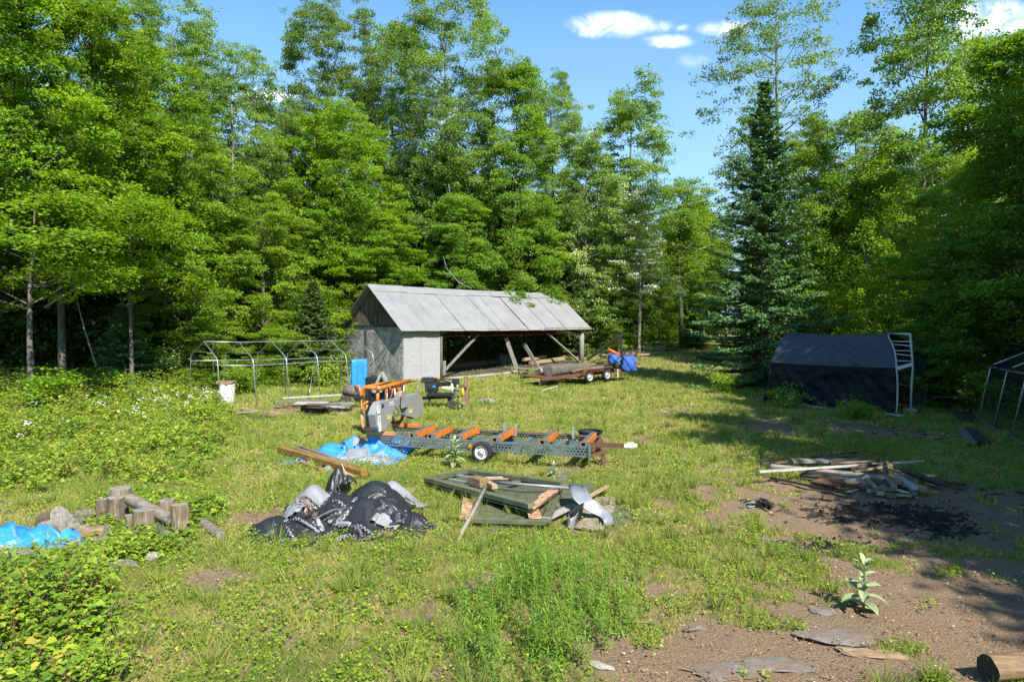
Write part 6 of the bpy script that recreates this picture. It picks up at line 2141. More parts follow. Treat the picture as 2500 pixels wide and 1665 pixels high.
stump('narrow stump at the left of the stump row', 958, 455, .10, .36, 1)
stump('widest stump of the row, with a grey flat top', 1100, 480, .165, .44, 2)
stump('squat stump under the lying log', 1350, 580, .165, .38, 3)
stump('pale tall stump at the right end of the row, leaning outwards', 1690, 585, .135, .47, 4, (-.03, .02))
stump('low stump half hidden behind the widest stump', 1130, 400, .2, .46, 5)
stump('low grey stump behind the lying log, near the right end', 1560, 430, .14, .30, 6)
log_thing('log', 'smooth pale log lying slanting across the stumps', (Z7(1215, 262, .44), Z7(1590, 450, .24)), (.105, .10), 7, M_stumpx)
log_thing('log', 'short brown log with its end facing right, in front of the stump row', (Z7(800, 590, .09), Z7(1000, 575, .13)), (.12, .115), 8, M_brown)
log_thing('log', 'shorter log behind the short brown one', (Z7(735, 560, .12), Z7(850, 540, .14)), (.09, .09), 9, M_stumpx)
log_thing('log', 'dark brown log chunk tilted up at the left end of the heap', (Z7(420, 480, .10), Z7(560, 420, .34)), (.15, .14), 10, M_brown)
log_thing('log', 'split log chunk with a pale flat face in front of the tilted chunk', (Z7(420, 560, .10), Z7(640, 500, .26)), (.15, .16), 11, M_stumpx, wob=.12)
log_thing('log', 'long low log lying in front of the split chunk', (Z7(280, 625, .08), Z7(520, 590, .10)), (.10, .09), 12, M_stumpx)
stump('grey-brown stump in front of the tilted log chunks', 620, 590, .10, .30, 16, (.02, 0))
stump('small dark stump between the widest stump and the squat one', 1220, 560, .09, .26, 17)
log_thing('log', 'bark-covered piece lying flat behind the short brown log', (Z7(690, 420, .08), Z7(880, 390, .10)), (.09, .08), 18, M_bark)
log_thing('log', 'rotten log in the leaves right of the stump row', (Z7(1880, 480, .06), Z7(2060, 600, .05)), (.08, .07), 14, M_grey)


for k, (x0, y0, x1, y1, h, r_, mt, lab) in enumerate((
    (690, 500, 760, 470, .10, .10, M_bark, 'barky log round between the split chunk and the stumps'),
    (1200, 330, 1330, 300, .10, .11, M_stumpx, 'grey log piece lying behind the slanting log'),
    (1480, 540, 1560, 600, .07, .08, M_bark, 'dark log stub in the shade under the slanting log'),
    (330, 640, 420, 600, .08, .10, M_brown, 'brown log stub by the blue tarp'),
    (880, 660, 1010, 640, .05, .07, M_stumpx, 'thin grey log piece in the leaves below the short brown log'))):
    log_thing('log', lab, (Z7(x0, y0, h), Z7(x1, y1, h + .02)), (r_, r_ * .92), 90 + k, mt)


def rock(name, label, p, sx, sy, sz, seed, mat, ang=0, cat='rock', group=None):
    rng = np.random.default_rng(seed)
    bm = bmesh.new(); bmesh.ops.create_icosphere(bm, subdivisions=3, radius=1)
    co = np.array([list(v.co) for v in bm.verts])
    d = 1 + .16 * smooth_noise(co[:, 0] * 1.3 + 9, co[:, 1] * 1.3 + co[:, 2] * 1.7, seed, 1.2, 3)
    for _ in range(6):      # flat broken faces
        nrm = unit(rng.normal(size=3)); lim = rng.uniform(.55, .85)
        pr = co @ nrm; ex = np.maximum(0, pr - lim); co = co - ex[:, None] * nrm
    co = co * d[:, None]
    c_, s_ = math.cos(ang), math.sin(ang)
    for v, q in zip(bm.verts, co):
        x, y, z = q[0] * sx, q[1] * sy, q[2] * sz
        v.co = (x * c_ - y * s_, x * s_ + y * c_, z)
    me = bpy.data.meshes.new(name); bm.to_mesh(me); bm.free(); me.materials.append(mat)
    o = link(name, me); o.location = p
    return tag(o, label, cat, group)


rock('rock', 'low grey rock lying alone in the grass before the shed', G(1188, 981, .04), .40, .3, .17, 1, M_rock)
gr = 'rocks in the brambles below the stumps'
rock('rock', 'pale grey rock, right one of the three below the stumps', Z7(1440, 815, .04), .13, .10, .10, 2, M_rock, .4, group=gr)
rock('rock', 'long grey rock, middle one of the three below the stumps', Z7(1120, 880, .03), .22, .1, .09, 3, M_rock, .2, group=gr)
rock('rock', 'pointed grey rock at the left, below the stumps', Z7(830, 990, .04), .12, .1, .11, 4, M_rock, .7, group=gr)
gw = 'weathered wood half buried in the brambles'
board('board', 'grey split board in the leaves, upper left one of the buried wood', 'board', Z7(700, 1290, .05), Z7(950, 1210, .06), .16, .05, M_grey, gw)
board('board', 'thin grey board beside the upper buried one', 'board', Z7(920, 1330, .04), Z7(1180, 1240, .05), .07, .04, M_grey, gw)
log_thing('log', 'weathered silver log chunk at the lower end of the buried wood', (Z7(830, 1400, .06), Z7(1040, 1430, .06)), (.12, .11), 15, M_grey, gw)
board('board', 'rust-coloured board leaning in the brambles at the edge of the dark woods', 'board', G(218, 975, .45), G(290, 992, .1), .16, .04, M_rust)
board('stake', 'short white stake in the brambles at the far left', 'stake', G(289, 1005), G(289, 1005, .55), .05, .05, M_white)

P_ = cloth(40, 30, 1.7, 1.2, (.80, .70), 41, 120, .16, bumps=((-.2, 0, .45, .30), (.3, .1, .35, .26)))
sheet('blue_tarp', P_, place(G(45, 1330), .1), (M_tblue, M_tsilver), label='blue tarp bulging out of the brambles at the left edge', cat='tarp', group='blue tarps in the brambles', two=lambda i, j: j < .16)
P_ = cloth(26, 22, .75, .62, (.70, .62), 42, 110, .14, bumps=((0, 0, .22, .24),))
sheet('blue_tarp', P_, place(Z7(610, 660), .3), (M_tblue, M_tsilver), label='smaller knotted piece of blue tarp beside the short logs', cat='tarp', group='blue tarps in the brambles')

# ------------------------------------------------------------------ engine stand behind the sawmill
Z9 = Zm(1000, 900, 5.608)
eb = G(1085, 996)
eng = thing('engine_stand', 'black petrol engine and pump mounted on a stand behind the sawmill', 'engine', eb)
def e9(x, y, off=0.0): return D(1000 + x / 5.608, 900 + y / 5.608, eb.y + off)
sx_ = eb.y / F / 5.608          # metres per zoomed pixel


def b9(nm, x0, y0, x1, y1, dep, mat, bev=.015, off=0.0):
    c = e9((x0 + x1) / 2, (y0 + y1) / 2, off)
    mb = MB(); mb.box(c, ((x1 - x0) * sx_, dep, (y1 - y0) * sx_)); return mb.build(nm, mat, eng, bevel=bev)


b9('air_filter', 168, 118, 330, 190, .36, M_engine, .03)
b9('fuel_tank', 300, 128, 378, 195, .34, M_black, .04)
mb = MB(); c = e9(330, 245); mb.tube([c + Vector((0, .2, 0)), c + Vector((0, -.26, 0))], [.19, .17], 16); mb.tube([c + Vector((0, -.26, 0)), c + Vector((0, -.30, 0))], [.09, .07], 12); mb.build('flywheel_cover', M_engine, eng)
mb = MB(); c = e9(335, 245, -.32); mb.tube([c, c + Vector((0, -.01, 0))], [.05, .05], 12); mb.build('starter_badge', M_tblue, eng)
b9('crankcase', 215, 185, 390, 320, .34, M_engine, .03)
for k in range(4): b9('cooling_fin', 196, 196 + k * 17, 240, 204 + k * 17, .3, M_galv, .003)
b9('bed_plate', 240, 335, 600, 372, .5, M_black, .01)
b9('battery_box', 580, 135, 680, 228, .3, M_engine, .02)
b9('hydraulic_valve', 395, 185, 560, 232, .22, M_engine, .02)
mb = MB(); c = e9(505, 268, -.1); mb.tube([c - Vector((.2, 0, 0)), c + Vector((.18, 0, 0))], .07, 12); mb.build('white_filter', M_white, eng)
mb = MB(); c = e9(582, 268, -.15); mb.tube([c - Vector((0, 0, .2)), c + Vector((0, 0, .2))], .055, 12); mb.build('canister', M_white, eng)
for k, (a, b_) in enumerate((((360, 190), (560, 190)), ((400, 240), (640, 220)), ((380, 180), (600, 150)), ((560, 200), (640, 280)), ((360, 260), (350, 360)), ((620, 180), (630, 300)))):
    p, q = e9(*a, -.1), e9(*b_, -.12)
    mb = MB(); mb.tube([p, p.lerp(q, .35) + Vector((0, -.08, .10)), p.lerp(q, .7) + Vector((0, -.05, .06)), q], .026, 7); mb.build('hose', M_rubber, eng)
for (x0, y0, x1, y1) in ((255, 330, 285, 470), (520, 360, 560, 580), (565, 290, 620, 575)):
    p, q = e9((x0 + x1) / 2, y0), e9((x0 + x1) / 2, y1); mb = MB(); mb.beam(p, q, (x1 - x0) * sx_, .15); mb.build('leg', M_dark, eng)
mb = MB(); mb.beam(e9(20, 410, .4), e9(560, 385), .10, .12); mb.build('drawbar', M_black, eng)
b9('shelf', 640, 232, 790, 258, .5, M_brsteel, .01, .1)
pb = e9(776, 500, .1); board('post', 'rusty brown square post standing at the engine stand', 'post', Vector((pb.x, pb.y, float(gz(pb.x, pb.y)))), e9(776, 105, .1), .17, .15, M_brown)
pb = e9(745, 500, -.15); board('board', 'grey upright board at the right of the engine stand', 'board', Vector((pb.x, pb.y, float(gz(pb.x, pb.y)))), e9(748, 385, -.15), .32, .06, M_grey, roll=PI / 2)
yb = e9(728, 388, -.15); mb = MB(); mb.tube([yb, yb + Vector((0, 0, .30)), yb + Vector((0, 0, .335)), yb + Vector((0, 0, .36))], [.065, .068, .03, .028], 12); mb2 = thing('bottle', 'yellow plastic bottle standing on the grey board by the engine', 'bottle', yb); mb.build('body', M_yellow, mb2)
mb = MB(); mb.tube([yb + Vector((0, 0, .36)), yb + Vector((0, 0, .385))], .032, 10); mb.build('cap', M_yellow, mb2)
board('stake', 'thin pale stake right of the brown post at the engine stand', 'stake', G(1144, 968), D(1143, 938, eb.y), .03, .03, M_pale)
mb = MB(); q0 = G(1017, 972); mb.beam(q0, q0 + Vector((.12, 0, .8)), .09, .09); tag(mb.build('stake', M_grey, origin=q0), 'short grey stake between the sawmill head and the engine stand', 'stake')

# ------------------------------------------------------------------ tandem trailer
Z72 = Zm(1280, 820, 4.487)
T0, T1 = Vector((1.5, 36.2, 0)), Vector((7.2, 40.6, 0))
UT = (T1 - T0).normalized(); WT = Vector((-UT.y, UT.x, 0)); TLn = (T1 - T0).length
def tg(a): return float(gz(*(T0 + UT * a)[:2]))
def Tk(a, b, z):
    p = T0 + UT * a + WT * b; return Vector((p.x, p.y, z + .02 + .035 * a))


tr = thing('utility_trailer', 'rusty tandem-axle utility trailer loaded with logs in front of the shed', 'trailer', Tk(3, .8, 0))
mb = MB(); mb.beam(Tk(.2, .9, .46), Tk(TLn, .9, .46), 1.8, .06); mb.build('deck', M_rust, tr)
for b in (0, 1.8):
    mb = MB(); mb.beam(Tk(.1, b, .42), Tk(TLn, b, .42), .09, .18); mb.build('side_rail', M_brsteel, tr)
mb = MB(); mb.beam(Tk(TLn, -.02, .44), Tk(TLn, 1.82, .44), .10, .16); mb.build('end_rail', M_brsteel, tr)
wa = []
for px in (1439, 1482):
    lo, hi = 0.0, TLn
    for _ in range(30):
        m_ = (lo + hi) / 2; p = Tk(m_, -.25, .3)
        if CX + F * p.x / p.y < px: lo = m_
        else: hi = m_
    wa.append(lo)
for a in wa:
    for b, fc in ((-.24, -1), (2.04, 1)):
        wheel(tr, Tk(a, b, .29), WT, .33, .2, M_whiter, fc)
for b in (-.26, 2.06):
    mb = MB(); pts = []
    c0, c1 = wa[0] - .5, wa[1] + .5
    prof_ = [(c0, .42), (c0 + .12, .62), (c0 + .35, .72), (c1 - .35, .72), (c1 - .12, .62), (c1, .42)]
    for (a0, z0), (a1, z1) in zip(prof_, prof_[1:]):
        mb.beam(Tk(a0, b, z0), Tk(a1, b, z1), .30, .02, up=WT.cross(UT) * -1)
    mb.build('fender', M_rust, tr)
mb = MB(); q = Tk(wa[1] + 1.05, -.1, .0); mb.beam(q + Vector((0, 0, .05)), q + Vector((0, 0, .52)), .07, .07); mb.build('jack_leg', M_whiter, tr)
mb = MB(); q = Tk(TLn - .9, -.06, .44); mb.beam(q, q + UT * .22, .02, .1); mb.build('marker_plate', M_rustl, tr)
def log_on(name, label, p, q, r, seed, mat=M_bark, grp='logs on the utility trailer'):
    return log_thing(name, label, (p, q), r, seed, mat, grp, 20, wob=.09)


log_on('log', 'thick bark-covered log with a grey cut end at the rear of the trailer', Tk(.75, .25, .80), Tk(2.7, .55, .80), (.34, .29), 31, M_bark)
log_on('log', 'gnarled log lying at the middle of the trailer', Tk(2.5, .9, .74), Tk(4.4, .7, .74), (.24, .19), 32, M_bark)
log_on('log', 'thin peeling log at the back side of the trailer', Tk(1.0, 1.3, .68), Tk(4.6, 1.2, .66), (.17, .13), 33, M_stumpx)
for k, (a0, b0, a1, b1, z, w_, mt, lab) in enumerate(((2.4, .2, 3.9, .1, .62, .22, M_brown, 'flat brown slab lying against the big log on the trailer'), (3.6, .3, 5.2, .5, .60, .2, M_grey, 'grey slab over the trailer axle'), (2.2, 1.5, 5.4, 1.4, .70, .3, M_tan, 'long tan slab along the back side of the trailer'), (4.2, .9, 5.6, .6, .68, .2, M_dark, 'dark crooked branch wood in front of the splitter'))):
    board('slab_wood', lab, 'slab wood', Tk(a0, b0, z), Tk(a1, b1, z + .08), w_, .09, mt, 'slab wood on the utility trailer', bow=.05)
mb = MB(); q = Tk(.1, .2, .35); mb.plate([q, q + UT * 1.7 + Vector((0, 0, .18)), q + UT * 1.7 + Vector((0, 0, .06)) - WT * .05, q + Vector((0, 0, -.22)) - WT * .05], .03, -WT); tag(mb.build('ramp', M_grey, origin=q), 'grey ramp board leaning along the rear side of the trailer', 'ramp')
gt2 = 'planks lying around the rear of the trailer'
board('plank', 'pale thin plank slanting in the grass at the trailer rear', 'plank', Z72(185, 600, .05), Z72(365, 548, .22), .1, .05, M_pale, gt2)
board('plank', 'dark plank in the grass left of the trailer rear', 'plank', Z72(90, 520, .12), Z72(300, 500, .2), .4, .06, M_dark, gt2)
P_ = cloth(12, 12, .5, .4, (.7, .7), 51, 60, .1, bumps=((0, 0, .15, .2),))
sheet('white_rag', P_, place(Z72(265, 440, .3), 0), (M_white, M_white), label='white rag hanging at the rear left corner of the trailer', cat='rag')
# log splitter with two blue covers at the front of the trailer
sp_ = Tk(TLn - 1.3, .7, .5)
ls = thing('log_splitter', 'log splitter under blue cloth covers on the front of the trailer', 'log splitter', sp_)
def z7(x, y, off=0.0): return D(1280 + x / 4.487, 820 + y / 4.487, sp_.y + off)
sz = sp_.y / F / 4.487
mb = MB(); mb.beam(z7(1066, 230), z7(1052, 2), .16, .16); mb.box(z7(1052, -4), (.3, .2, .12)); mb.build('mast', M_black, ls)
mb = MB(); mb.tube([z7(912, 145, -.2), z7(1048, 212, -.2)], .10, 12); mb.build('cylinder', M_redor, ls)
mb = MB(); mb.beam(z7(980, 290), z7(980, 385), .16, .16); mb.beam(z7(1070, 330), z7(1040, 390), .1, .1); mb.beam(z7(920, 285), z7(1075, 280), .2, .14); mb.build('frame', M_black, ls)
mb = MB(); mb.tube([z7(1000, 300, -.2), z7(1010, 335, -.3), z7(1060, 345, -.3), z7(1075, 320, -.2)], .02, 6); mb.build('hose', M_rubber, ls)
def blob(nm, x0, y0, x1, y1, dep, seed, off=0.0, par=None):
    c = z7((x0 + x1) / 2, (y0 + y1) / 2, off); w_, h_ = (x1 - x0) * sz / 2, (y1 - y0) * sz / 2
    bm = bmesh.new(); bmesh.ops.create_cube(bm, size=2); bmesh.ops.subdivide_edges(bm, edges=bm.edges, cuts=9, use_grid_fill=True)
    for v in bm.verts:
        p = v.co.copy(); n_ = p.normalized()
        q = p.lerp(n_ * 1.25, .45)
        k = .08 * math.sin(5 * p.x + seed) * math.sin(4 * p.z + seed * 2) + .05 * math.sin(11 * p.x + 7 * p.z + seed)
        flare = 1 + .16 * max(0, -p.z)
        v.co = Vector((q.x * w_ * (1 + k) * flare, q.y * dep * (1 + k), q.z * h_ * (1 + k * .6))) + c - wloc(ls)
    me = bpy.data.meshes.new(nm); bm.to_mesh(me); bm.free(); me.polygons.foreach_set('use_smooth', [True] * len(me.polygons)); me.materials.append(M_tnavy)
    return link(nm, me, ls)


blob('cover', 925, 200, 1035, 300, .4, 1); blob('cover', 1065, 222, 1215, 385, .45, 3, -.1)
for k, (a, b_) in enumerate((((1085, 230), (1115, 150)), ((1145, 225), (1190, 150)), ((1205, 235), (1260, 140)), ((1180, 260), (1240, 300)))):
    board('tine', None, None, z7(*a, .2), z7(*b_, .35), .12, .08, M_dark if k < 3 else M_grey, parent=ls)
board('pole', 'long grey pole slanting from the shed corner post to the top of the splitter mast', 'pole', z7(690, 262, 3.6), z7(1045, 2, .3), .16, .12, M_grey)
board('plank', 'pale plank slanting between the shed and the splitter', 'plank', z7(750, 275, 2.0), z7(920, 230, 1.0), .2, .05, M_pale)

# lumber stack beyond the trailer
gl2 = 'old lumber stacked beyond the trailer'
Zs = Zm(1480, 780, 4.807)
rl_ = random.Random(12)
labs = ('lowest grey board at the left end', 'brown board second from the bottom', 'tan board in the middle', 'long grey board near the top', 'bowed brown board on top', 'short tan board on the right slope', 'pale board end at the far right of the stack', 'dark board at the back', 'thin lath hanging out left')
for k, (x0, y0, x1, y1, h, w_, t_, mt) in enumerate(((-70, 430, 230, 425, .08, .35, .12, M_grey), (-60, 420, 380, 412, .22, .35, .12, M_brown), (-20, 415, 330, 410, .38, .3, .12, M_tan), (-40, 412, 390, 400, .55, .3, .1, M_grey),
        (0, 405, 380, 395, .72, .3, .09, M_brown), (330, 412, 500, 408, .25, .4, .09, M_tan), (430, 405, 620, 385, .12, .35, .08, M_pale), (100, 395, 450, 390, .5, .3, .1, M_dark), (-90, 420, 120, 405, .62, .1, .08, M_grey))):
    board('board', labs[k] + ' of the stack beyond the trailer', 'board', Zs(x0, y0, h), Zs(x1, y1, h), w_, t_, mt, gl2, bow=.04 if k == 4 else 0)
bb_ = Zs(560, 372)
bn = thing('bench', 'weathered grey bench frame at the end of the lumber stack', 'bench', bb_)
dlt = bb_.y
def zs(x, y, o=0.0): return D(1480 + x / 4.807, 780 + y / 4.807, dlt + o)
for nm, a, b_, w_, t_ in (('top_rail', (440, 275), (712, 272), .2, .07), ('lower_rail', (402, 320), (690, 316), .2, .09), ('lower_rail', (470, 352), (690, 350), .2, .09), ('leg', (705, 275), (662, 362), .1, .14), ('leg', (440, 280), (455, 372), .1, .12)):
    p, q = zs(*a), zs(*b_)
    mb = MB(); mb.beam(p, q, w_, t_); mb.build(nm, M_grey, bn)
pp = zs(150, 345, -2); board('stub_post', 'short rusty post stub behind the splitter', 'post', Vector((pp.x, pp.y, float(gz(pp.x, pp.y)))), zs(150, 262, -2), .18, .18, M_brown)
for k, (x0, y0, x1, y1, lab) in enumerate(((700, 345, 850, 340, 'long thin log at the foot of the trees behind the bench'), (690, 330, 830, 325, 'upper thin log at the foot of the trees behind the bench'))):
    mb = MB(); p, q = Zs(x0, y0 + 20, .1 + .15 * k), Zs(x1, y1 + 20, .1 + .15 * k); mb.tube([p, q], .09, 8); tag(mb.build('log', M_bark, origin=p), lab, 'log')

# ------------------------------------------------------------------ black covered shelter
hA, hB = Vector((11.3, 29.8, 0)), Vector((14.62, 25.9, 0))
UH = (hB - hA).normalized(); NH = Vector((UH.y, -UH.x, 0)); NH = NH if NH.y < 0 else -NH      # towards the camera
LH = (hB - hA).length
hut = thing('shelter', 'hoop shelter covered in wrinkled black mesh with a white tube frame at its right end', 'shelter', (hA + hB) / 2)
PR = [(-.10, -.05), (-.02, .4), (.0, .9), (.0, 1.35), (-.01, 1.70), (.05, 1.82), (.22, 2.15), (.48, 2.48), (.82, 2.76), (1.2, 2.93), (1.6, 2.99), (2.1, 2.9), (2.6, 2.6), (3.0, 2.1), (3.15, 1.4), (3.2, .7), (3.2, 0)]


def hpt(s, k, extra=0.0):
    """s along the front 0..1, k a profile position"""
    i = min(int(k), len(PR) - 2); f_ = k - i
    d = PR[i][0] * (1 - f_) + PR[i + 1][0] * f_; z = PR[i][1] * (1 - f_) + PR[i + 1][1] * f_
    zz = max(0, min(1, z / 2.9))
    sh = (1 - zz) * (-.06) + zz * (.10)          # the cover is drawn in towards the top
    ss = s * LH
    ss = (ss + .10 * (zz ** 1.3) * (1 - s) - .80 * (zz ** 5) * s) - .35 * (1 - zz) ** 2 * (1 - s)
    p = hA + UH * ss - NH * (d - extra)
    return Vector((p.x, p.y, z + float(gz(p.x, p.y)) * max(0, 1 - zz) + 0.03 - .10 * math.sin(PI * s) * zz))


nu, nv = 96, 74
for nm, k0, k1, mt in (('cover', 0, 4.05, M_thut), ('cover_top', 4.0, 16, M_thut_skylit)):
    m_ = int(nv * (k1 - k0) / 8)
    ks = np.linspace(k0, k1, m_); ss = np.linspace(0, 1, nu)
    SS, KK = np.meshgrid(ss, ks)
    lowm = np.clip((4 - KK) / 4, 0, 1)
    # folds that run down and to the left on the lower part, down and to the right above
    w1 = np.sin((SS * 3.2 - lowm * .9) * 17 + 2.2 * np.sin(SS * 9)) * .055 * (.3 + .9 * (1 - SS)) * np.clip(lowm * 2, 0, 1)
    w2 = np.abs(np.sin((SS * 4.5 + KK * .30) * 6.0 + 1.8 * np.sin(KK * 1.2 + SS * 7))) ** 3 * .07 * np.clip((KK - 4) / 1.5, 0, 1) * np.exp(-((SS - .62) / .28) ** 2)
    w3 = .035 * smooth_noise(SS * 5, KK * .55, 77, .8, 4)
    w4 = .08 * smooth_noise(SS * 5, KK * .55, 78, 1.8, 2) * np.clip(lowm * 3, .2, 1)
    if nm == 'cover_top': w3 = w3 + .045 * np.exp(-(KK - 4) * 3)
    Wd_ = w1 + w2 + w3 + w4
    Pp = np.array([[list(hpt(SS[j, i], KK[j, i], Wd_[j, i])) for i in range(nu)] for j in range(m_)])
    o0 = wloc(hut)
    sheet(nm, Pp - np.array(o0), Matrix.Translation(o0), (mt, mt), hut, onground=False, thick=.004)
# white end frame
e_ = []
for k in np.linspace(0.15, 9.6, 26):
    e_.append(hpt(1.0, k, .03) + UH * .05)
e_[0].z = float(gz(e_[0].x, e_[0].y)) - .05
mb = MB(); mb.tube(e_, .034, 10); mb.build('end_hoop', M_whiter, hut)
o_ = []
bpos = hB + UH * .42 - NH * .25
for z, off in ((.15, 0), (1.0, .01), (1.78, .05), (2.0, .03), (3.0, -.06)): o_.append(Vector((bpos.x, bpos.y, z)) + UH * off)
mb = MB(); mb.tube(o_, .042, 10); mb.build('outer_post', M_whiter, hut)
mb = MB(); mb.tube([e_[-1], o_[-1]], .034, 8); mb.build('top_rung', M_white, hut)
for z in (2.72, 2.55, 2.37, 2.18, 1.98):
    q = Vector((bpos.x, bpos.y, z)) + UH * .02
    b_ = min(e_, key=lambda p: abs(p.z - z))
    mb = MB(); mb.tube([b_, q], .018, 6); mb.build('rung', M_white, hut)
mb = MB(); mb.beam(o_[2] + Vector((0, 0, .1)), min(e_, key=lambda p: abs(p.z - 1.68)), .05, .12); mb.build('gusset', M_white, hut)
for z in (.28, 1.05):
    mb = MB(); q = Vector((bpos.x, bpos.y, z)); b_ = min(e_, key=lambda p: abs(p.z - z)); mb.tube([b_, q], .018, 6); mb.build('red_cord', M_redor, hut)
mb = MB(); q = Vector((bpos.x, bpos.y, .14)); mb.box(q, (.3, .26, .12)); mb.build('foot', M_pale, hut)
for k, (x, y, x1, y1, lab) in enumerate(((1893, 978, 1945, 985, 'pale board weighing down the left part of the shelter cover'), (1955, 988, 2010, 996, 'pale board on the ground before the middle of the shelter'), (2165, 1010, 2205, 1016, 'pale board at the right front foot of the shelter'))):
    board('board', lab, 'board', G(x, y, .08), G(x1, y1, .08), .14, .06, M_pale, 'boards at the foot of the shelter')
rock('rock', 'pale stone at the front of the shelter', G(2075, 1003, .04), .25, .12, .09, 8, M_slab)

# ------------------------------------------------------------------ netted frame at the right edge
q0, q1 = G(2386, 1030), Vector((12.0, 13.2, 0))
q1.z = float(gz(q1.x, q1.y))
nf = thing('netted_frame', 'dark netted hoop frame of grey tubes in the shade at the right edge', 'frame', q0)
UF = (q1 - q0).normalized(); NF = Vector((-UF.y, UF.x, 0)); NF = NF if NF.x > 0 else -NF
LFr = (q1 - q0).length; tops = []; pks = []
for i in range(7):
    b = q0 + UF * (LFr * i / 6); b.z = float(gz(b.x, b.y)) - .05
    t_ = b + NF * .35 + Vector((0, 0, 1.98)); pk = b + NF * 1.7 + Vector((0, 0, 2.65)); t2 = b + NF * 3.05 + Vector((0, 0, 1.98)); b2 = b + NF * 3.4
    tops.append(t_); pks.append(pk)
    mb = MB(); mb.tube([b, t_ - Vector((0, 0, .1)), t_ + NF * .08 + Vector((0, 0, .06)), pk, t2 - NF * .08 + Vector((0, 0, .06)), t2, b2], .03, 8); mb.build('hoop', M_galv, nf)
for nm, L_, r_ in (('eave_tube', tops, .026), ('ridge_tube', pks, .026), ('base_pipe', [q0 - Vector((0, 0, -.06)), q0.lerp(q1, .5) + Vector((0, 0, .05)), q1 + Vector((0, 0, .06))], .05)):
    mb = MB(); mb.tube(L_, r_, 8); mb.build(nm, M_galv, nf)
NV = []
def strand(a, b, w_=.006):
    d = (b - a).normalized(); s_ = d.cross(NF)
    s_ = s_.normalized() * w_ if s_.length > .05 else Vector((0, 0, w_))
    NV.append([list(a - s_ - q0), list(b - s_ - q0), list(b + s_ - q0), list(a + s_ - q0)])


for i in range(6):
    b0_, b1_ = q0 + UF * (LFr * i / 6), q0 + UF * (LFr * (i + 1) / 6)
    for k in range(17):
        s = k / 16
        strand(b0_.lerp(tops[i], s), b1_.lerp(tops[i + 1], s))
        strand(tops[i].lerp(pks[i], s), tops[i + 1].lerp(pks[i + 1], s), .008)
    for k in range(18):
        s = k / 18
        strand(b0_.lerp(b1_, s), tops[i].lerp(tops[i + 1], s))
        strand(tops[i].lerp(tops[i + 1], s), pks[i].lerp(pks[i + 1], s), .008)
link('netting', faces_mesh('netting', np.array(NV), np.zeros(len(NV)), M_net), nf)
Pn = np.array([[list(tops[0].lerp(tops[-1], i / 30) + NF * (.02 + .04 * math.sin(i * 1.7)) + Vector((0, 0, .10 - .42 * j / 6 - .05 * math.sin(i * .9 + j))) - q0) for i in range(31)] for j in range(7)])
sheet('rolled_cover', Pn, Matrix.Translation(q0), (M_thut, M_thut), nf, onground=False, thick=.01)

# planks in the shade beside it
gn = 'planks lying in the shade by the netted frame'
Z8 = Zm(1780, 780, 2.851)
for k, (x0, y0, x1, y1, h, w_, mt, lab) in enumerate((
    (1615, 765, 1690, 860, .14, .26, M_grey, 'grey plank, left of the pair in the shade by the netted frame'),
    (1675, 755, 1775, 850, .14, .30, M_dark, 'dark plank, right of the pair in the shade by the netted frame'),
    (1640, 850, 1790, 875, .06, .14, M_dark, 'dark beam under the pair of planks by the netted frame'),
    (1410, 540, 1650, 535, .45, .25, M_grey, 'long grey plank in the deep shade right of the shelter'),
    (1520, 590, 1610, 680, .15, .22, M_dark, 'narrow plank slanting in the deep shade behind the pair'),
    (1650, 610, 1670, 700, .12, .3, M_dark, 'broad dark plank behind the pair in the deep shade'))):
    board('plank', lab, 'plank', Z8(x0, y0, h), Z8(x1, y1, h), w_, .05, mt, gn)

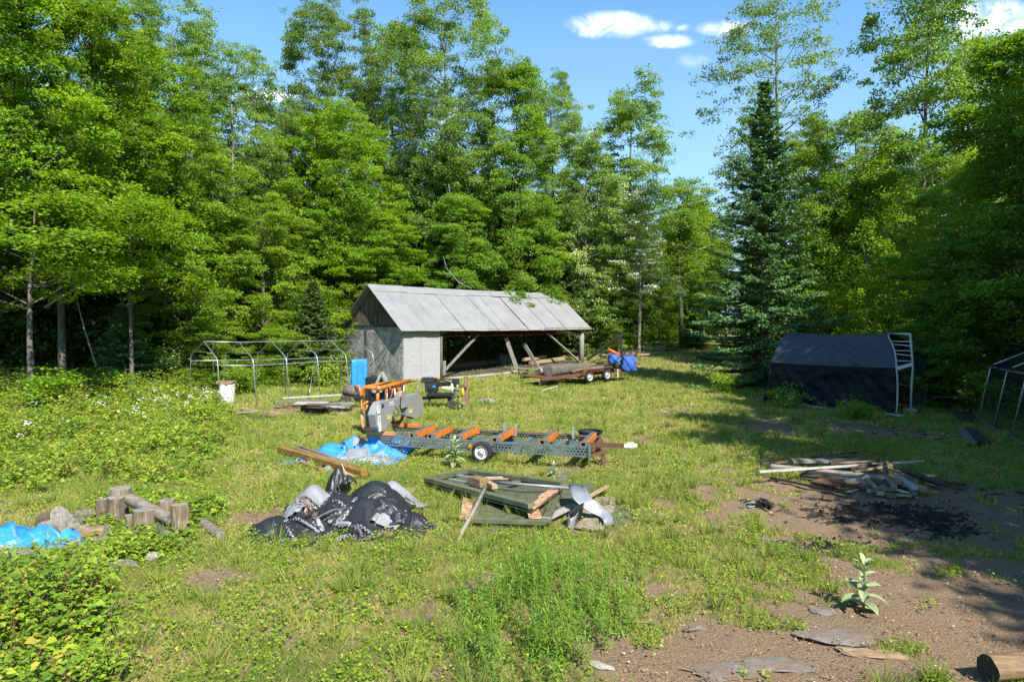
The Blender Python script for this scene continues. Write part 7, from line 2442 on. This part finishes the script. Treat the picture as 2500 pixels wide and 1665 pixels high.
# ------------------------------------------------------------------ scrap lumber pile on the right
gsl = 'scrap lumber in the pile beside the fire pit'
LUM = [(205, 1060, 1350, 985, .30, .07, .04, M_pale, 'longest pale lath lying across the whole scrap pile'),
       (225, 1005, 885, 925, .12, .09, .04, M_dark, 'dark lath at the back left of the scrap pile'),
       (290, 1000, 1085, 935, .18, .09, .04, M_brown, 'brown pole along the back edge of the scrap pile'),
       (440, 985, 905, 985, .28, .20, .04, M_grey, 'wide grey board on the back half of the scrap pile'),
       (290, 1020, 1180, 1110, .22, .13, .05, M_grey, 'long grey board running down to the front right of the scrap pile'),
       (540, 1062, 1180, 1108, .20, .09, .05, M_dark, 'dark board below the long grey one in the scrap pile'),
       (1020, 980, 1290, 1175, .22, .13, .05, M_pale, 'pale board slanting across the right half of the scrap pile'),
       (1190, 1045, 1480, 1145, .12, .13, .05, M_dark, 'dark board sloping off the right side of the scrap pile'),
       (1330, 1105, 1640, 1158, .06, .10, .04, M_dark, 'thin dark board pointing far right out of the scrap pile'),
       (290, 1105, 840, 1215, .05, .08, .05, M_dark, 'dark rail lying alone in front of the scrap pile'),
       (600, 1120, 780, 1155, .10, .34, .04, M_rust, 'rusty brown sheet at the front left of the scrap pile'),
       (500, 1080, 800, 1120, .12, .14, .05, M_dark, 'charred board low at the front left of the scrap pile'),
       (800, 1115, 960, 1115, .18, .12, .06, M_flash, 'grey metal trim at the front of the scrap pile'),
       (700, 1000, 1000, 990, .36, .11, .05, M_brown, 'brown batten on top of the back of the scrap pile'),
       (900, 965, 1040, 985, .30, .14, .09, M_brown, 'short brown block at the back right of the scrap pile'),
       (840, 1035, 1080, 1010, .34, .08, .05, M_dark, 'dark batten in the middle top of the scrap pile'),
       (870, 1060, 1060, 1030, .38, .06, .04, M_tan, 'thin tan batten on the middle top of the scrap pile'),
       (1110, 1000, 1130, 1070, .36, .10, .09, M_brown, 'upright brown block at the top of the scrap pile'),
       (1060, 1060, 1180, 1130, .24, .10, .08, M_tan, 'tan block slanting on the right of the scrap pile'),
       (1140, 1035, 1220, 1110, .26, .11, .06, M_brown, 'brown offcut beside the upright block of the scrap pile'),
       (1170, 1080, 1290, 1130, .18, .13, .09, M_brown, 'thick brown offcut at the right of the scrap pile'),
       (1200, 1150, 1265, 1150, .12, .15, .10, M_tan, 'square tan block end at the front right of the scrap pile'),
       (1000, 1140, 1060, 1140, .14, .22, .12, M_brown, 'broad brown block at the front middle of the scrap pile'),
       (970, 1195, 1120, 1150, .10, .07, .05, M_grey, 'grey stick slanting at the front of the scrap pile'),
       (1060, 1180, 1140, 1180, .10, .16, .07, M_tan, 'flat tan block at the front of the scrap pile'),
       (1020, 1205, 1090, 1215, .05, .18, .07, M_tan, 'front-most tan block of the scrap pile'),
       (1090, 1220, 1160, 1225, .05, .14, .06, M_brown, 'brown block next to the front-most tan one of the scrap pile'),
       (1150, 1222, 1255, 1228, .05, .14, .05, M_tan, 'long flat tan block at the very front of the scrap pile'),
       (1165, 1180, 1230, 1205, .10, .13, .02, M_white, 'white painted offcut at the front of the scrap pile'),
       (1225, 1205, 1300, 1205, .06, .12, .06, M_grey, 'grey offcut right of the white one in the scrap pile'),
       (1300, 1195, 1460, 1205, .06, .10, .04, M_tan, 'tan slat at the right front of the scrap pile'),
       (1270, 1160, 1350, 1180, .12, .15, .08, M_tan, 'pale tan block by the small weed of the scrap pile'),
       (920, 1130, 975, 1140, .14, .12, .05, M_pale, 'pale chip at the front left of the block row in the scrap pile'),
       (890, 1155, 1000, 1175, .08, .10, .05, M_brown, 'low brown offcut left of the block row in the scrap pile'),
       (1350, 1075, 1400, 1090, .10, .2, .03, M_grey, 'grey flake at the back right of the scrap pile'),
       (1380, 1100, 1480, 1105, .05, .12, .04, M_brown, 'brown slat far right of the scrap pile'),
       (960, 1110, 1010, 1160, .20, .07, .06, M_grey, 'grey peg between the blocks of the scrap pile'),
       (1110, 1110, 1150, 1165, .24, .10, .05, M_grey, 'grey split piece in the middle of the block row of the scrap pile'),
       (650, 1235, 725, 1245, .05, .12, .07, M_brown, 'lone brown brick-sized block on the dirt by the ashes'),
       (820, 1205, 890, 1185, .03, .05, .03, M_pale, 'small pale splinter before the scrap pile')]
for (x0, y0, x1, y1, h, w_, t_, mt, lab) in LUM:
    blk = 'block' in lab or 'offcut' in lab or 'chip' in lab
    board('wood_block' if blk else 'board', lab, 'wood block' if blk else 'board', Z8(x0, y0, h), Z8(x1, y1, h + random.uniform(-.02, .03)), w_ * 1.15, t_ * 1.1, mt, gsl, roll=random.uniform(-.25, .25), seed=int(x0 + y0))
# charred sticks at the left edge of the burnt patch
for k, (x0, y0, x1, y1, h0, h1, lab) in enumerate(((190, 1275, 300, 1300, .02, .10, 'charred curved stick at the left edge of the ashes'), (225, 1250, 290, 1295, .14, .04, 'charred split stick standing up at the left edge of the ashes'), (120, 1290, 260, 1300, .03, .03, 'burnt strip lying flat at the left edge of the ashes'))):
    board('burnt_stick', lab, 'stick', Z8(x0, y0, h0), Z8(x1, y1, h1), .05, .03, M_coal, 'charred sticks left of the ashes', bow=.02)
P_ = cloth(14, 12, .34, .26, (.6, .6), 61, 60, .1, bumps=((0, 0, .12, .07),))
sheet('foil_scrap', P_, place(Z8(160, 1290), .4), (M_flash, M_flash), label='crumpled foil scrap at the left edge of the ashes', cat='foil')

# ------------------------------------------------------------------ lower right corner
Zc = Zm(1400, 1250, 2.141)
log_thing('log', 'brown barked log lying at the lower right corner on bare soil', (Zc(2165, 825, .13), Zc(2165, 825, .13) + Vector((1.5, .22, 0))), (.125, .12), 71, M_brown, None, end=M_dark)
gsb = 'flat stones and bark slabs in the lower right'
for k, (x, y, sx, sy, ang, mt, nm, lab, cat) in enumerate((
    (780, 830, .42, .20, .1, M_slab, 'flat_stone', 'broad flat grey stone at the bottom edge, left one', 'stone'),
    (1080, 800, .38, .16, -.15, M_slab, 'flat_stone', 'flat grey stone at the bottom edge, right of the broad one', 'stone'),
    (1380, 660, .48, .20, -.05, M_slab, 'flat_stone', 'large pale flat stone between the weeds and the bare soil', 'stone'),
    (1290, 520, .18, .14, .2, M_slab, 'flat_stone', 'small pale flat stone left of the woolly mullein', 'stone'),
    (1640, 745, .20, .10, -.3, M_tan, 'bark_slab', 'curled tan bark slab on the bare soil', 'bark'),
    (1500, 735, .26, .12, -.4, M_tan, 'bark_slab', 'long tan bark slab beside the large flat stone', 'bark'),
    (630, 610, .14, .06, .1, M_slab, 'flat_stone', 'small flat stone among the weeds near the goldenrod', 'stone'),
    (150, 810, .16, .06, -.7, M_pale, 'bark_slab', 'pale bark strip right of the goldenrod patch', 'bark'))):
    rock(nm, lab, Zc(x, y, .0), sx, sy, .024 if mt in (M_slab,) else .022, 80 + k, mt, ang, cat, gsb)
